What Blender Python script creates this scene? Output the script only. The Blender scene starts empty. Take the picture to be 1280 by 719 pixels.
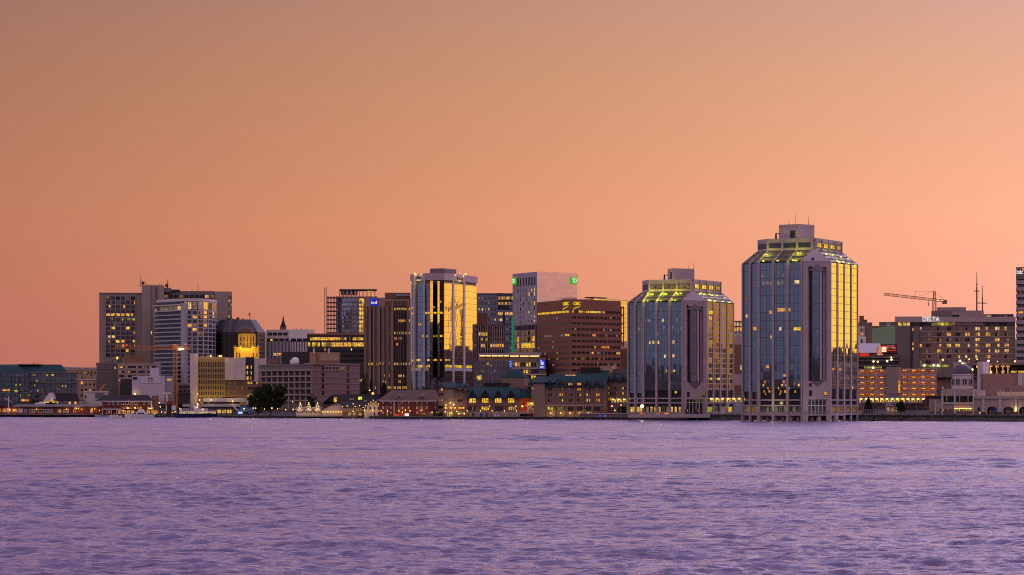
import bpy, math, random
import numpy as np
from mathutils import Vector
random.seed(11)
S = bpy.context.scene
COL = S.collection
R = math.radians

# ---------------------------------------------------------------- camera
F, CX, HY, CH = 3500.0, 640.0, 505.0, 7.0          # focal length in 1280-wide pixels, optical axis, horizon row, eye height
cam = bpy.data.cameras.new('camera')
cam.sensor_width = 36.0
cam.lens = F / 1280 * 36
cam.shift_y = (HY - 359.5) / 1280
cam.clip_start, cam.clip_end = 1.0, 30000.0
camo = bpy.data.objects.new('camera', cam)
camo.location = (0, 0, CH)
camo.rotation_euler = (R(90), 0, 0)
COL.objects.link(camo)
S.camera = camo

# ---------------------------------------------------------------- dusk sky
W = bpy.data.worlds.new('World')
S.world = W
W.use_nodes = True
nt = W.node_tree
nt.nodes.clear()
GLOW = R(50)                                         # where the sun went down: 50 degrees right of the view


class NT:
    """Tiny helper for node trees."""
    def __init__(s, t): s.t = t
    def n(s, typ, **kw):
        nd = s.t.nodes.new(typ)
        for k, v in kw.items(): setattr(nd, k, v)
        return nd
    def l(s, a, b): s.t.links.new(a, b)
    def put(s, sock, v):
        if isinstance(v, bpy.types.NodeSocket): s.l(v, sock)
        else: sock.default_value = v
    def m(s, op, a, b=0.0, c=0.0, clamp=False):
        nd = s.n('ShaderNodeMath', operation=op, use_clamp=clamp)
        for i, v in enumerate((a, b, c)):
            s.put(nd.inputs[i], v)
        return nd.outputs[0]
    def vm(s, op, a, b=(0, 0, 0)):
        nd = s.n('ShaderNodeVectorMath', operation=op)
        s.put(nd.inputs[0], a); s.put(nd.inputs[1], b)
        return nd.outputs['Value'] if op in ('DOT_PRODUCT', 'LENGTH') else nd.outputs['Vector']
    def mix(s, f, a, b):
        nd = s.n('ShaderNodeMix', data_type='RGBA')
        s.put(nd.inputs[0], f); s.put(nd.inputs[6], a); s.put(nd.inputs[7], b)
        return nd.outputs[2]
    def ramp(s, f, stops, interp='LINEAR'):
        nd = s.n('ShaderNodeValToRGB')
        cr = nd.color_ramp
        cr.interpolation = interp
        while len(cr.elements) < len(stops): cr.elements.new(0.5)
        for e, (p, c) in zip(cr.elements, stops):
            e.position = p; e.color = (*c, 1)
        s.put(nd.inputs[0], f)
        return nd.outputs[0]
    def rng(s, v, a, b, c, d, typ='LINEAR'):
        nd = s.n('ShaderNodeMapRange', interpolation_type=typ)
        s.put(nd.inputs[0], v)
        for i, x in enumerate((a, b, c, d)): nd.inputs[i + 1].default_value = x
        return nd.outputs[0]
    def noise(s, vec, scale, detail=2.0, rough=.5):
        nd = s.n('ShaderNodeTexNoise')
        s.put(nd.inputs['Vector'], vec)
        nd.inputs['Scale'].default_value = scale
        nd.inputs['Detail'].default_value = detail
        nd.inputs['Roughness'].default_value = rough
        return nd.outputs[0]


k = NT(nt)
tc = k.n('ShaderNodeTexCoord')
sep = k.n('ShaderNodeSeparateXYZ')
k.l(tc.outputs['Generated'], sep.inputs[0])
dx, dy, dz = sep.outputs
hl = k.m('SQRT', k.m('ADD', k.m('MULTIPLY', dx, dx), k.m('ADD', k.m('MULTIPLY', dy, dy), 1e-5)))
az = k.m('DIVIDE', k.m('ADD', k.m('MULTIPLY', dx, math.sin(GLOW)), k.m('MULTIPLY', dy, math.cos(GLOW))), hl)
el = k.m('DIVIDE', dz, k.m('ADD', hl, 1e-4))
elc = k.m('MULTIPLY', k.m('MAXIMUM', dz, 0.0), 1.0)
front = k.ramp(elc, [(0, (.70, .255, .188)), (.03, (.725, .27, .178)), (.065, (.725, .29, .165)), (.115, (.575, .264, .15)), (.145, (.485, .238, .170)),
                     (.18, (.72, .41, .40)), (.24, (1.32, .82, .94)), (.36, (1.24, .81, 1.10)), (.6, (.80, .62, 1.06)), (1, (.44, .40, .74))])
back = k.ramp(elc, [(0, (.15, .16, .26)), (.05, (.19, .20, .33)), (.12, (.34, .26, .38)), (.24, (1.0, .66, .60)),
                    (.4, (.92, .61, .62)), (.65, (.64, .46, .62)), (1, (.40, .32, .60))])
g = k.m('SUBTRACT', az, .643)
fade = k.rng(dz, .15, .8, 1.0, .25)                  # the side-to-side change dies out overhead
cmb = k.n('ShaderNodeCombineXYZ')
for i, e in enumerate((2.45, 3.1, 3.4)):
    ex = k.m('MULTIPLY', g, e)
    if i == 2: ex = k.m('ADD', ex, k.m('MULTIPLY', k.m('MINIMUM', k.m('MULTIPLY', g, g), .03), 6.0))
    k.l(k.m('POWER', math.e, k.m('MULTIPLY', ex, fade)), cmb.inputs[i])
front = k.vm('MULTIPLY', front, cmb.outputs[0])
# the yellow core of the afterglow, low over the place where the sun set
core = k.m('MULTIPLY', k.rng(az, .80, .96, 0, 1, 'SMOOTHSTEP'), k.rng(dz, .03, .24, 1, 0, 'SMOOTHSTEP'))
wfront = k.rng(az, -.25, .45, 0, 1, 'SMOOTHSTEP')
sky = k.mix(wfront, back, front)
sky = k.mix(core, sky, (2.7, 1.36, .07, 1))
nish = k.n('ShaderNodeTexSky', sky_type='NISHITA')
nish.sun_disc = False
nish.sun_elevation = R(-1.0)
nish.sun_rotation = GLOW
nbg = k.n('ShaderNodeBackground'); k.l(nish.outputs[0], nbg.inputs[0]); nbg.inputs[1].default_value = 0.05
bg = k.n('ShaderNodeBackground'); k.l(sky, bg.inputs[0]); bg.inputs[1].default_value = 1.0
add = k.n('ShaderNodeAddShader'); k.l(nbg.outputs[0], add.inputs[0]); k.l(bg.outputs[0], add.inputs[1])
out = k.n('ShaderNodeOutputWorld'); k.l(add.outputs[0], out.inputs[0])

sun = bpy.data.lights.new('afterglow', 'SUN')        # the last soft light from the place where the sun set
sun.energy = 0.12
sun.angle = R(40)
sun.color = (1.0, .55, .28)
suno = bpy.data.objects.new('afterglow', sun)
sd = Vector((math.sin(GLOW), math.cos(GLOW), math.tan(R(4))))
suno.rotation_euler = sd.to_track_quat('Z', 'Y').to_euler()
suno.location = (300, 600, 300)
COL.objects.link(suno)

S.view_settings.view_transform = 'Standard'
S.view_settings.look = 'None'
S.view_settings.exposure = 0.0
S.view_settings.gamma = 1.0
S.view_settings.use_curve_mapping = False
S.cycles.use_denoising = False
S.cycles.filter_width = 1.05
S.cycles.max_bounces = 5
S.cycles.diffuse_bounces = 2
S.cycles.glossy_bounces = 3
S.cycles.sample_clamp_indirect = 2.0
S.cycles.caustics_reflective = False
S.cycles.caustics_refractive = False


# ---------------------------------------------------------------- places on the ground and heights, read off the photograph
def PX(x, Y): return (x - CX) * Y / F
def PZ(y, Y): return CH + (HY - y) * Y / F
def P(x, Y): return (PX(x, Y), Y)


SH = [(-700, 1560), (0, 1508), (125, 1502), (135, 1464), (200, 1454), (240, 1424), (320, 1362), (372, 1341), (420, 1338), (456, 1334), (480, 1290), (552, 1256), (660, 1240), (785, 1205), (915, 1160),
      (1040, 1128), (1160, 1113), (1280, 1095), (2000, 1010)]
def shoreY(px):
    return float(np.interp(px, [a for a, _ in SH], [b for _, b in SH]))
def ground(X, Y):
    px = CX + X * F / Y
    d = Y - shoreY(px)
    return float(np.interp(d, [0, 40, 250, 500, 900, 2000, 6000], [quay(px), quay(px) + .2, 11, 26, 40, 44, 46]))
def quay(px): return float(np.interp(px, [770, 900], [1.25, 2.5]))


# ---------------------------------------------------------------- materials
MATS = {}
def newmat(name):
    m = bpy.data.materials.new(name)
    m.use_nodes = True
    m.node_tree.nodes.clear()
    q = NT(m.node_tree)
    o = q.n('ShaderNodeOutputMaterial')
    b = q.n('ShaderNodeBsdfPrincipled')
    q.l(b.outputs[0], o.inputs[0])
    m.cycles.emission_sampling = 'NONE'
    MATS[name] = m
    return m, q, b, o


def wall(name, c, rough=.85, var=.16, scale=.12, metal=0.0, streak=True, grid=None, spec=.3):
    """A weathered opaque surface: blotches, rain streaks, optional panel joints (w, h in metres)."""
    m, q, b, o = newmat(name)
    geo = q.n('ShaderNodeNewGeometry')
    pos = geo.outputs['Position']
    n1 = q.noise(pos, scale, 4, .6)
    n2 = q.noise(q.vm('MULTIPLY', pos, (1.1, 1.1, .06)), .9, 3, .6)
    f = q.m('ADD', q.m('MULTIPLY', q.m('SUBTRACT', n1, .5), var * 2.6), q.m('MULTIPLY', q.m('SUBTRACT', n2, .5), var * (1.5 if streak else .4)))
    f = q.m('ADD', f, 1.0)
    col = q.vm('MULTIPLY', (*c,), f)
    if grid:
        uv = q.n('ShaderNodeUVMap')
        sp = q.n('ShaderNodeSeparateXYZ'); q.l(uv.outputs[0], sp.inputs[0])
        jw, jh, t, dark = grid
        a = q.m('LESS_THAN', q.m('FRACT', q.m('DIVIDE', sp.outputs[0], jw)), t / jw)
        c2 = q.m('LESS_THAN', q.m('FRACT', q.m('DIVIDE', sp.outputs[1], jh)), t / jh)
        j = q.m('MAXIMUM', a, c2)
        cell = q.n('ShaderNodeCombineXYZ')
        q.l(q.m('FLOOR', q.m('DIVIDE', sp.outputs[0], jw)), cell.inputs[0]); q.l(q.m('FLOOR', q.m('DIVIDE', sp.outputs[1], jh)), cell.inputs[1])
        wn = q.n('ShaderNodeTexWhiteNoise'); q.l(cell.outputs[0], wn.inputs[0])
        col = q.vm('MULTIPLY', col, q.m('ADD', q.m('MULTIPLY', wn.outputs[0], .14), .93))
        col = q.mix(j, col, (c[0] * dark, c[1] * dark, c[2] * dark, 1))
    q.l(col, b.inputs['Base Color'])
    b.inputs['Roughness'].default_value = rough
    b.inputs['Metallic'].default_value = metal
    b.inputs['Specular IOR Level'].default_value = spec
    return m


def curtain(name, tint, pw=1.5, fh=3.4, jit=.012, rough=.03, mull=(.05, .05, .055), t=.16, dim=.18, body=(.012, .016, .024), refl=.8, spandrel=0.0, spc=(.1, .1, .12)):
    """Mirror glass curtain wall: panes tilted a hair each, thin mullions, some panes with blinds; optional opaque spandrel."""
    m, q, b, o = newmat(name)
    uv = q.n('ShaderNodeUVMap')
    sp = q.n('ShaderNodeSeparateXYZ'); q.l(uv.outputs[0], sp.inputs[0])
    ux, vy = q.m('DIVIDE', sp.outputs[0], pw), q.m('DIVIDE', sp.outputs[1], fh)
    cell = q.n('ShaderNodeCombineXYZ'); q.l(q.m('FLOOR', ux), cell.inputs[0]); q.l(q.m('FLOOR', vy), cell.inputs[1])
    wn = q.n('ShaderNodeTexWhiteNoise'); q.l(cell.outputs[0], wn.inputs[0])
    geo = q.n('ShaderNodeNewGeometry')
    wob = q.n('ShaderNodeTexNoise'); q.l(geo.outputs['Position'], wob.inputs['Vector']); wob.inputs['Scale'].default_value = .8
    dn = q.vm('ADD', q.vm('MULTIPLY', q.vm('SUBTRACT', wn.outputs['Color'], (.5, .5, .5)), (jit, jit, jit)),
              q.vm('MULTIPLY', q.vm('SUBTRACT', wob.outputs['Color'], (.5, .5, .5)), (jit * .8, jit * .8, jit * .8)))
    nor = q.vm('NORMALIZE', q.vm('ADD', geo.outputs['Normal'], dn))
    mask = q.m('MAXIMUM', q.m('LESS_THAN', q.m('FRACT', ux), t / pw), q.m('LESS_THAN', q.m('FRACT', vy), t / fh))
    wv = wn.outputs[0]
    k1 = q.m('ADD', 1 - dim * .5, q.m('MULTIPLY', wv, dim))
    b.inputs['Metallic'].default_value = 1.0
    q.l(q.vm('MULTIPLY', (*tint,), k1), b.inputs['Base Color'])
    b.inputs['Roughness'].default_value = rough
    q.l(nor, b.inputs['Normal'])
    d = q.n('ShaderNodeBsdfPrincipled'); d.inputs['Base Color'].default_value = (*body, 1); d.inputs['Roughness'].default_value = .5
    mx = q.n('ShaderNodeMixShader'); mx.inputs[0].default_value = refl
    q.l(d.outputs[0], mx.inputs[1]); q.l(b.outputs[0], mx.inputs[2])
    fr = q.n('ShaderNodeBsdfPrincipled'); fr.inputs['Base Color'].default_value = (*mull, 1); fr.inputs['Roughness'].default_value = .5
    m2 = q.n('ShaderNodeMixShader'); q.l(mask, m2.inputs[0]); q.l(mx.outputs[0], m2.inputs[1]); q.l(fr.outputs[0], m2.inputs[2])
    last = m2
    if spandrel:
        s2 = q.n('ShaderNodeBsdfPrincipled'); s2.inputs['Base Color'].default_value = (*spc, 1); s2.inputs['Roughness'].default_value = .6
        m3 = q.n('ShaderNodeMixShader'); q.l(q.m('LESS_THAN', q.m('FRACT', vy), spandrel), m3.inputs[0])
        q.l(m2.outputs[0], m3.inputs[1]); q.l(s2.outputs[0], m3.inputs[2]); last = m3
    q.l(last.outputs[0], o.inputs[0])
    return m


def glow(name, c, s, vary=True, scale=.8):
    """A lit window or lamp: rooms differ, so the light is uneven from place to place."""
    m, q, b, o = newmat(name)
    e = q.n('ShaderNodeEmission')
    e.inputs[0].default_value = (*c, 1)
    if vary:
        geo = q.n('ShaderNodeNewGeometry')
        n1 = q.rng(q.noise(geo.outputs['Position'], scale, 3, .7), .36, .66, .2, 1.5)
        q.l(q.m('MULTIPLY', n1, s), e.inputs[1])
    else:
        e.inputs[1].default_value = s
    if vary:
        gl = q.n('ShaderNodeBsdfGlossy'); gl.inputs[0].default_value = (.08, .08, .09, 1); gl.inputs[1].default_value = .08
        ad = q.n('ShaderNodeAddShader'); q.l(e.outputs[0], ad.inputs[0]); q.l(gl.outputs[0], ad.inputs[1])
        q.l(ad.outputs[0], o.inputs[0])
    else:
        q.l(e.outputs[0], o.inputs[0])
    return m


def gloss(name, c, rough=.2, spec=.6, metal=0.0):
    m, q, b, o = newmat(name)
    geo = q.n('ShaderNodeNewGeometry')
    f = q.rng(q.noise(geo.outputs['Position'], .6, 2), .3, .7, .75, 1.25)
    q.l(q.vm('MULTIPLY', (*c,), f), b.inputs['Base Color'])
    b.inputs['Roughness'].default_value = rough
    b.inputs['Specular IOR Level'].default_value = spec
    b.inputs['Metallic'].default_value = metal
    return m


def leafmat(name, c1, c2):
    m, q, b, o = newmat(name)
    geo = q.n('ShaderNodeNewGeometry')
    n = q.noise(geo.outputs['Position'], .5, 3)
    f = q.m('ADD', q.m('MULTIPLY', geo.outputs['Random Per Island'], .5), q.m('MULTIPLY', n, .5))
    q.l(q.ramp(f, [(.25, c1), (.75, c2)]), b.inputs['Base Color'])
    b.inputs['Roughness'].default_value = .75
    b.inputs['Specular IOR Level'].default_value = .15
    return m


# ---------------------------------------------------------------- mesh builder
def flat(p0, p1):
    """A front given at one distance is turned square to the line of sight, as the buildings of the photograph stand."""
    if abs(p0[1] - p1[1]) > 1e-6: return p0, p1
    Y = p0[1]; d = (p0[0] + p1[0]) / 2 / Y * (p1[0] - p0[0]) / 2
    q, r = (Y + d) / Y, (Y - d) / Y
    return (p0[0] * q, p0[1] * q), (p1[0] * r, p1[1] * r)


class Fc:
    """A facade plane: from p0 to p1 (left to right seen from outside)."""
    def __init__(s, p0, p1, Yr=None):
        Yr = Yr or min(p0[1], p1[1])
        p0, p1 = flat(p0, p1)
        s.p0, s.p1 = p0, p1
        dx, dy = p1[0] - p0[0], p1[1] - p0[1]
        s.L = math.hypot(dx, dy)
        s.u = (dx / s.L, dy / s.L)
        s.n = (s.u[1], -s.u[0])
        s.ang = math.atan2(s.u[1], s.u[0])
        s.Yr = Yr
    def pt(s, a, d=0.0, z=0.0):
        return (s.p0[0] + s.u[0] * a + s.n[0] * d, s.p0[1] + s.u[1] * a + s.n[1] * d, z)
    def a(s, px):
        kk = (px - CX) / F
        return (kk * s.p0[1] - s.p0[0]) / (s.u[0] - kk * s.u[1])
    def z(s, y): return PZ(y, s.Yr)


class MB:
    def __init__(s): s.v, s.f, s.mi = [], [], []
    def face(s, pts, m=0):
        i = len(s.v)
        s.v += [tuple(p) for p in pts]
        s.f.append(tuple(range(i, i + len(pts)))); s.mi.append(m)
        return s
    def hexa(s, b4, t4, m=0, top=None):
        """b4, t4: four bottom / top points, counter-clockwise seen from above."""
        i = len(s.v)
        s.v += [tuple(p) for p in b4] + [tuple(p) for p in t4]
        for q in ((0, 1, 5, 4), (1, 2, 6, 5), (2, 3, 7, 6), (3, 0, 4, 7)):
            s.f.append(tuple(i + j for j in q)); s.mi.append(m)
        s.f.append((i + 4, i + 5, i + 6, i + 7)); s.mi.append(m if top is None else top)
        s.f.append((i + 3, i + 2, i + 1, i)); s.mi.append(m)
        return s
    def box(s, x0, x1, y0, y1, z0, z1, m=0, top=None):
        b = [(x0, y0), (x1, y0), (x1, y1), (x0, y1)]
        return s.hexa([(*p, z0) for p in b], [(*p, z1) for p in b], m, top)
    def fbox(s, fc, a0, a1, z0, z1, d0, d1, m=0, top=None):
        b = [fc.pt(a0, d1), fc.pt(a1, d1), fc.pt(a1, d0), fc.pt(a0, d0)]
        return s.hexa([(p[0], p[1], z0) for p in b], [(p[0], p[1], z1) for p in b], m, top)
    def prism(s, pts, z0, z1, m=0, top=None, cap=True, pts1=None):
        """Walls round a plan polygon (counter-clockwise from above); pts1 lets the top differ."""
        n = len(pts); i = len(s.v); p1 = pts1 or pts
        s.v += [(p[0], p[1], z0) for p in pts] + [(p[0], p[1], z1) for p in p1]
        for j in range(n):
            q = (j + 1) % n
            s.f.append((i + j, i + q, i + n + q, i + n + j)); s.mi.append(m)
        if cap:
            s.f.append(tuple(i + n + j for j in range(n))); s.mi.append(m if top is None else top)
            s.f.append(tuple(i + n - 1 - j for j in range(n))); s.mi.append(m)
        return s
    def tube(s, p, q, r0, r1=None, n=6, m=0):
        r1 = r0 if r1 is None else r1
        p, q = Vector(p), Vector(q)
        d = (q - p).normalized()
        e = d.cross(Vector((0, 0, 1)))
        if e.length < 1e-3: e = Vector((1, 0, 0))
        e.normalize(); g2 = d.cross(e)
        i = len(s.v)
        for c, r in ((p, r0), (q, r1)):
            for j in range(n):
                t = 2 * math.pi * (j + .5) / n
                s.v.append(tuple(c + (e * math.cos(t) + g2 * math.sin(t)) * r))
        for j in range(n):
            w = (j + 1) % n
            s.f.append((i + j, i + n + j, i + n + w, i + w)); s.mi.append(m)
        s.f.append(tuple(i + j for j in range(n))); s.mi.append(m)
        s.f.append(tuple(i + 2 * n - 1 - j for j in range(n))); s.mi.append(m)
        return s
    def lathe(s, cx, cy, prof, n=20, m=0):
        i = len(s.v); kx = len(prof)
        for (r, z) in prof:
            for j in range(n):
                t = 2 * math.pi * j / n
                s.v.append((cx + r * math.cos(t), cy + r * math.sin(t), z))
        for a in range(kx - 1):
            for j in range(n):
                w = (j + 1) % n
                s.f.append((i + a * n + j, i + a * n + w, i + (a + 1) * n + w, i + (a + 1) * n + j)); s.mi.append(m)
        s.f.append(tuple(i + (kx - 1) * n + j for j in range(n))); s.mi.append(m)
        s.f.append(tuple(i + n - 1 - j for j in range(n))); s.mi.append(m)
        return s
    def gable(s, fc, a0, a1, z0, z1, d0, d1, over=0.0, t=.3, m=0):
        """Pitched roof whose gable end faces out of the facade: apex over the middle."""
        am = (a0 + a1) / 2
        for (s0, s1) in ((a0 - over, am), (am, a1 + over)):
            zl, zr = (z0, z1) if s0 < am - 1e-6 else (z1, z0)
            b = [fc.pt(s0, d1), fc.pt(s1, d1), fc.pt(s1, d0), fc.pt(s0, d0)]
            zz = [zl, zr, zr, zl]
            s.hexa([(p[0], p[1], z - t) for p, z in zip(b, zz)], [(p[0], p[1], z) for p, z in zip(b, zz)], m)
        return s
    def tri(s, fc, a0, a1, z0, z1, d0, d1, m=0):
        """Solid gable wall."""
        am = (a0 + a1) / 2
        f3 = [fc.pt(a0, d1, z0), fc.pt(a1, d1, z0), fc.pt(am, d1, z1)]
        b3 = [fc.pt(a0, d0, z0), fc.pt(a1, d0, z0), fc.pt(am, d0, z1)]
        s.face(f3, m).face(b3[::-1], m)
        for j in range(3):
            q = (j + 1) % 3
            s.face([f3[j], b3[j], b3[q], f3[q]], m)
        return s
    def hip(s, x0, x1, y0, y1, z0, z1, inx, iny, m=0, ang=None):
        b = [(x0, y0), (x1, y0), (x1, y1), (x0, y1)]
        t = [(x0 + inx, y0 + iny), (x1 - inx, y0 + iny), (x1 - inx, y1 - iny), (x0 + inx, y1 - iny)]
        return s.hexa([(*p, z0) for p in b], [(*p, z1) for p in t], m)
    def slope(s, fc, a0, a1, z0, z1, dlo, dhi, t=.4, m=0):
        """A roof plane rising backwards from the eave (at dlo, z0) to the ridge (at dhi, z1)."""
        b = [fc.pt(a0, dlo, z0), fc.pt(a1, dlo, z0), fc.pt(a1, dhi, z1), fc.pt(a0, dhi, z1)]
        return s.hexa([(p[0], p[1], p[2] - t) for p in b], b, m)
    def mesh(s, name, mats, org=(0, 0, 0), smooth=False):
        me = bpy.data.meshes.new(name)
        me.from_pydata([(v[0] - org[0], v[1] - org[1], v[2] - org[2]) for v in s.v], [], s.f)
        for m in (mats if isinstance(mats, (list, tuple)) else [mats]): me.materials.append(m)
        me.polygons.foreach_set('material_index', s.mi)
        if smooth: me.polygons.foreach_set('use_smooth', [True] * len(s.f))
        uvl = me.uv_layers.new(name='UVMap')
        uvs = np.zeros(len(me.loops) * 2, dtype=np.float32)
        for p in me.polygons:
            n = p.normal
            h = math.hypot(n.x, n.y)
            tx, ty = (-n.y / h, n.x / h) if h > .05 else (1.0, 0.0)
            for li in p.loop_indices:
                v = s.v[me.loops[li].vertex_index]
                uvs[2 * li] = v[0] * tx + v[1] * ty
                uvs[2 * li + 1] = v[2] if h > .05 else v[1]
        uvl.data.foreach_set('uv', uvs)
        return me
    def build(s, name, mats, parent=None, org=None, smooth=False, label=None):
        if parent is not None:
            w = parent['_w']
            o = bpy.data.objects.new(name, s.mesh(name, mats, w, smooth))
            o.parent = parent
            o['_w'] = list(w)
        else:
            org = org or (0, 0, 0)
            o = bpy.data.objects.new(name, s.mesh(name, mats, org, smooth))
            o.location = org
            o['_w'] = list(org)
        COL.objects.link(o)
        if label: o['label'] = label
        return o


def tag(o, label=None, cat=None, group=None, kind=None):
    if label: o['label'] = label
    if cat: o['category'] = cat
    if group: o['group'] = group
    if kind: o['kind'] = kind
    return o


def thing(name, label, cat, loc, group=None):
    o = bpy.data.objects.new(name, None)
    o.empty_display_size = 2
    o.location = loc
    o['_w'] = list(loc)
    COL.objects.link(o)
    return tag(o, label, cat, group)


WINMESH = {}
def winmesh(w, h, mat, frame, name):
    key = (round(w, 2), round(h, 2), mat.name, frame.name if frame else '')
    if key not in WINMESH:
        mb = MB()
        fr = min(.18, w * .12) if frame else 0
        if frame:
            for (x0, x1, z0, z1) in ((-w / 2, -w / 2 + fr, 0, h), (w / 2 - fr, w / 2, 0, h), (-w / 2 + fr, w / 2 - fr, 0, fr), (-w / 2 + fr, w / 2 - fr, h - fr, h)):
                mb.box(x0, x1, -.1, .05, z0, z1, 1)
            if w > 1.7: mb.box(-fr / 2, fr / 2, -.09, .05, fr, h - fr, 1)
        mb.box(-w / 2 + fr, w / 2 - fr, -.05, .05, fr, h - fr, 0)
        WINMESH[key] = mb.mesh(name, [mat, frame] if frame else [mat])
    return WINMESH[key]


class Bld:
    """A thing with parts; collects its windows so that at most 100 become parts and the rest one mass."""
    def __init__(s, name, label, cat, loc, group=None):
        s.root = thing(name, label, cat, loc, group)
        s.w = {}; s.sub = {}
    def part(s, mb, name, mats, label=None, smooth=False):
        return mb.build(name, mats, s.root, smooth=smooth, label=label)
    def win(s, fc, a0, a1, z0, z1, mat, d=.06, frame=None, name='window'):
        s.w.setdefault(name, []).append((fc, a0, a1, z0, z1, mat, d, frame))
    def grid(s, fc, As, Zs, mat, lit=None, d=.06, frame=None, name='window'):
        for j, (z0, z1) in enumerate(Zs):
            for i, (a0, a1) in enumerate(As):
                mm = (lit(i, j) if lit else None) or mat
                s.win(fc, a0, a1, z0, z1, mm, d, frame, name)
    def done(s):
        w = s.root['_w']
        for name, L in s.w.items():
            L = sorted(L, key=lambda t: -(t[2] - t[1]) * (t[4] - t[3]))
            for (fc, a0, a1, z0, z1, mat, d, frame) in L[:98]:
                o = bpy.data.objects.new(name, winmesh(a1 - a0, z1 - z0, mat, frame, name))
                p = fc.pt((a0 + a1) / 2, d, z0)
                o.location = (p[0] - w[0], p[1] - w[1], p[2] - w[2])
                o.rotation_euler = (0, 0, fc.ang)
                o.parent = s.sub.get(name, s.root)
                COL.objects.link(o)
            rest = L[98:]
            if rest:
                mats, mb = [], MB()
                for (fc, a0, a1, z0, z1, mat, d, frame) in rest:
                    if mat not in mats: mats.append(mat)
                    mb.fbox(fc, a0, a1, z0, z1, d - .05, d + .05, mats.index(mat))
                tag(mb.build(name, mats, s.sub.get(name, s.root)), kind='stuff')
        return s.root


def text(parent, body, fc, px, y0, y1, px1, mat, name='lettering', d=.3, depth=.25, yr=None):
    """Raised letters on a facade between columns px..px1 and rows y0 (top)..y1 (bottom) of the photograph."""
    cu = bpy.data.curves.new(name, 'FONT')
    cu.body = body
    cu.align_x = 'CENTER'
    cu.extrude = depth / 2
    cu.offset = .012
    tmp = bpy.data.objects.new(name, cu)
    COL.objects.link(tmp)
    dg = bpy.context.evaluated_depsgraph_get()
    me = bpy.data.meshes.new_from_object(tmp.evaluated_get(dg))
    bpy.data.objects.remove(tmp)
    xs = [v.co.x for v in me.vertices]; ys = [v.co.y for v in me.vertices]
    a0, a1 = fc.a(px), fc.a(px1)
    z1, z0 = fc.z(y0), fc.z(y1)
    sx, sy = (a1 - a0) / (max(xs) - min(xs)), (z1 - z0) / (max(ys) - min(ys))
    ox, oy = (max(xs) + min(xs)) / 2, min(ys)
    for v in me.vertices: v.co = ((v.co.x - ox) * sx, (v.co.y - oy) * sy, v.co.z)
    me.materials.clear(); me.materials.append(mat)
    o = bpy.data.objects.new(name, me)
    w = parent['_w']
    p = fc.pt((a0 + a1) / 2, d, z0)
    o.location = (p[0] - w[0], p[1] - w[1], p[2] - w[2])
    o.rotation_euler = (R(90), 0, fc.ang)
    o.parent = parent
    COL.objects.link(o)
    return o


def lamp_light(parent, loc, power, color, size=.4, name='lamp_light', spot=None):
    L = bpy.data.lights.new(name, 'POINT')
    L.energy = power; L.color = color; L.shadow_soft_size = size
    o = bpy.data.objects.new(name, L)
    w = parent['_w'] if parent is not None else (0, 0, 0)
    o.location = (loc[0] - w[0], loc[1] - w[1], loc[2] - w[2])
    if parent is not None: o.parent = parent
    COL.objects.link(o)
    return o


def spans(a0, a1, n, gap):
    """n equal openings between a0 and a1 with piers of width gap between them."""
    w = (a1 - a0 - gap * (n - 1)) / n
    return [(a0 + i * (w + gap), a0 + i * (w + gap) + w) for i in range(n)]


def chance(p, mats, seed):
    rr = random.Random(seed)
    tab = {}
    def f(i, j):
        if (i, j) not in tab: tab[(i, j)] = rr.choice(mats) if rr.random() < p else None
        return tab[(i, j)]
    return f

# ---------------------------------------------------------------- the materials of this place
M_conc = wall('concrete_warm_grey', (.30, .24, .23))
M_concd = wall('concrete_dark', (.17, .14, .145))
M_concp = wall('concrete_pink', (.40, .31, .32), var=.08)
M_concw = wall('concrete_pale', (.52, .46, .45), var=.08)
M_white = wall('white_paint', (.70, .68, .68), var=.07)
M_lilac = wall('pale_metal_cladding', (.48, .45, .52), rough=.6, var=.05, grid=(6.0, 50, .12, .8))
M_beige = wall('beige_stucco', (.42, .30, .22))
M_brown = wall('brown_precast', (.20, .115, .085), var=.1)
M_rust = wall('red_brown_brick', (.23, .105, .07), var=.12, grid=(1.2, .6, .06, .8))
M_redw = wall('dark_red_boards', (.12, .035, .036), var=.15, grid=(50, .5, .08, .7))
M_redb = wall('red_boards', (.17, .05, .038), var=.15, grid=(50, .5, .08, .7))
M_pinkb = wall('pink_brown_brick', (.33, .20, .18), var=.1, grid=(1.5, .75, .06, .85))
M_hotelb = wall('hotel_brick', (.215, .145, .125), var=.12, grid=(1.2, .6, .06, .8))
M_teal = wall('teal_copper_roof', (.024, .056, .060), rough=.8, var=.2, spec=.08)
M_tealg = wall('teal_frame', (.055, .075, .08), rough=.5)
M_slate = wall('slate_roof', (.034, .031, .036), rough=.85, var=.2, spec=.1)
M_broof = wall('brown_shingle_roof', (.12, .075, .062), var=.2)
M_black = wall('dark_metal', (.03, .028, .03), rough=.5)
M_steel = wall('galvanised_steel', (.35, .34, .36), rough=.5, metal=.3)
M_ribs = wall('brown_ribbed_precast', (.32, .225, .18), var=.1)
M_purple = wall('lilac_metal_panels', (.30, .27, .36), rough=.5, var=.06, grid=(1.8, 3.4, .1, .8))
M_panelr = wall('pale_metal_panels', (.78, .70, .66), rough=.22, var=.04, grid=(2.4, 2.4, .12, .78), spec=.8, metal=.75)
M_bluep = wall('slate_blue_panels', (.17, .19, .27), rough=.5, var=.08, grid=(2.5, 3.2, .1, .75))
M_orange = wall('orange_crane_paint', (.55, .19, .04), rough=.5)
M_buff = wall('buff_sandstone', (.44, .31, .10), var=.12)
M_crown = wall('dark_crown_cladding', (.10, .09, .085), var=.1)
M_stone = wall('lit_limestone', (.62, .52, .36), var=.1)
M_asph = wall('street_ground', (.06, .055, .055), var=.25)
M_quay = wall('quay_timber_and_stone', (.035, .03, .03), var=.4, scale=.4)
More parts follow.
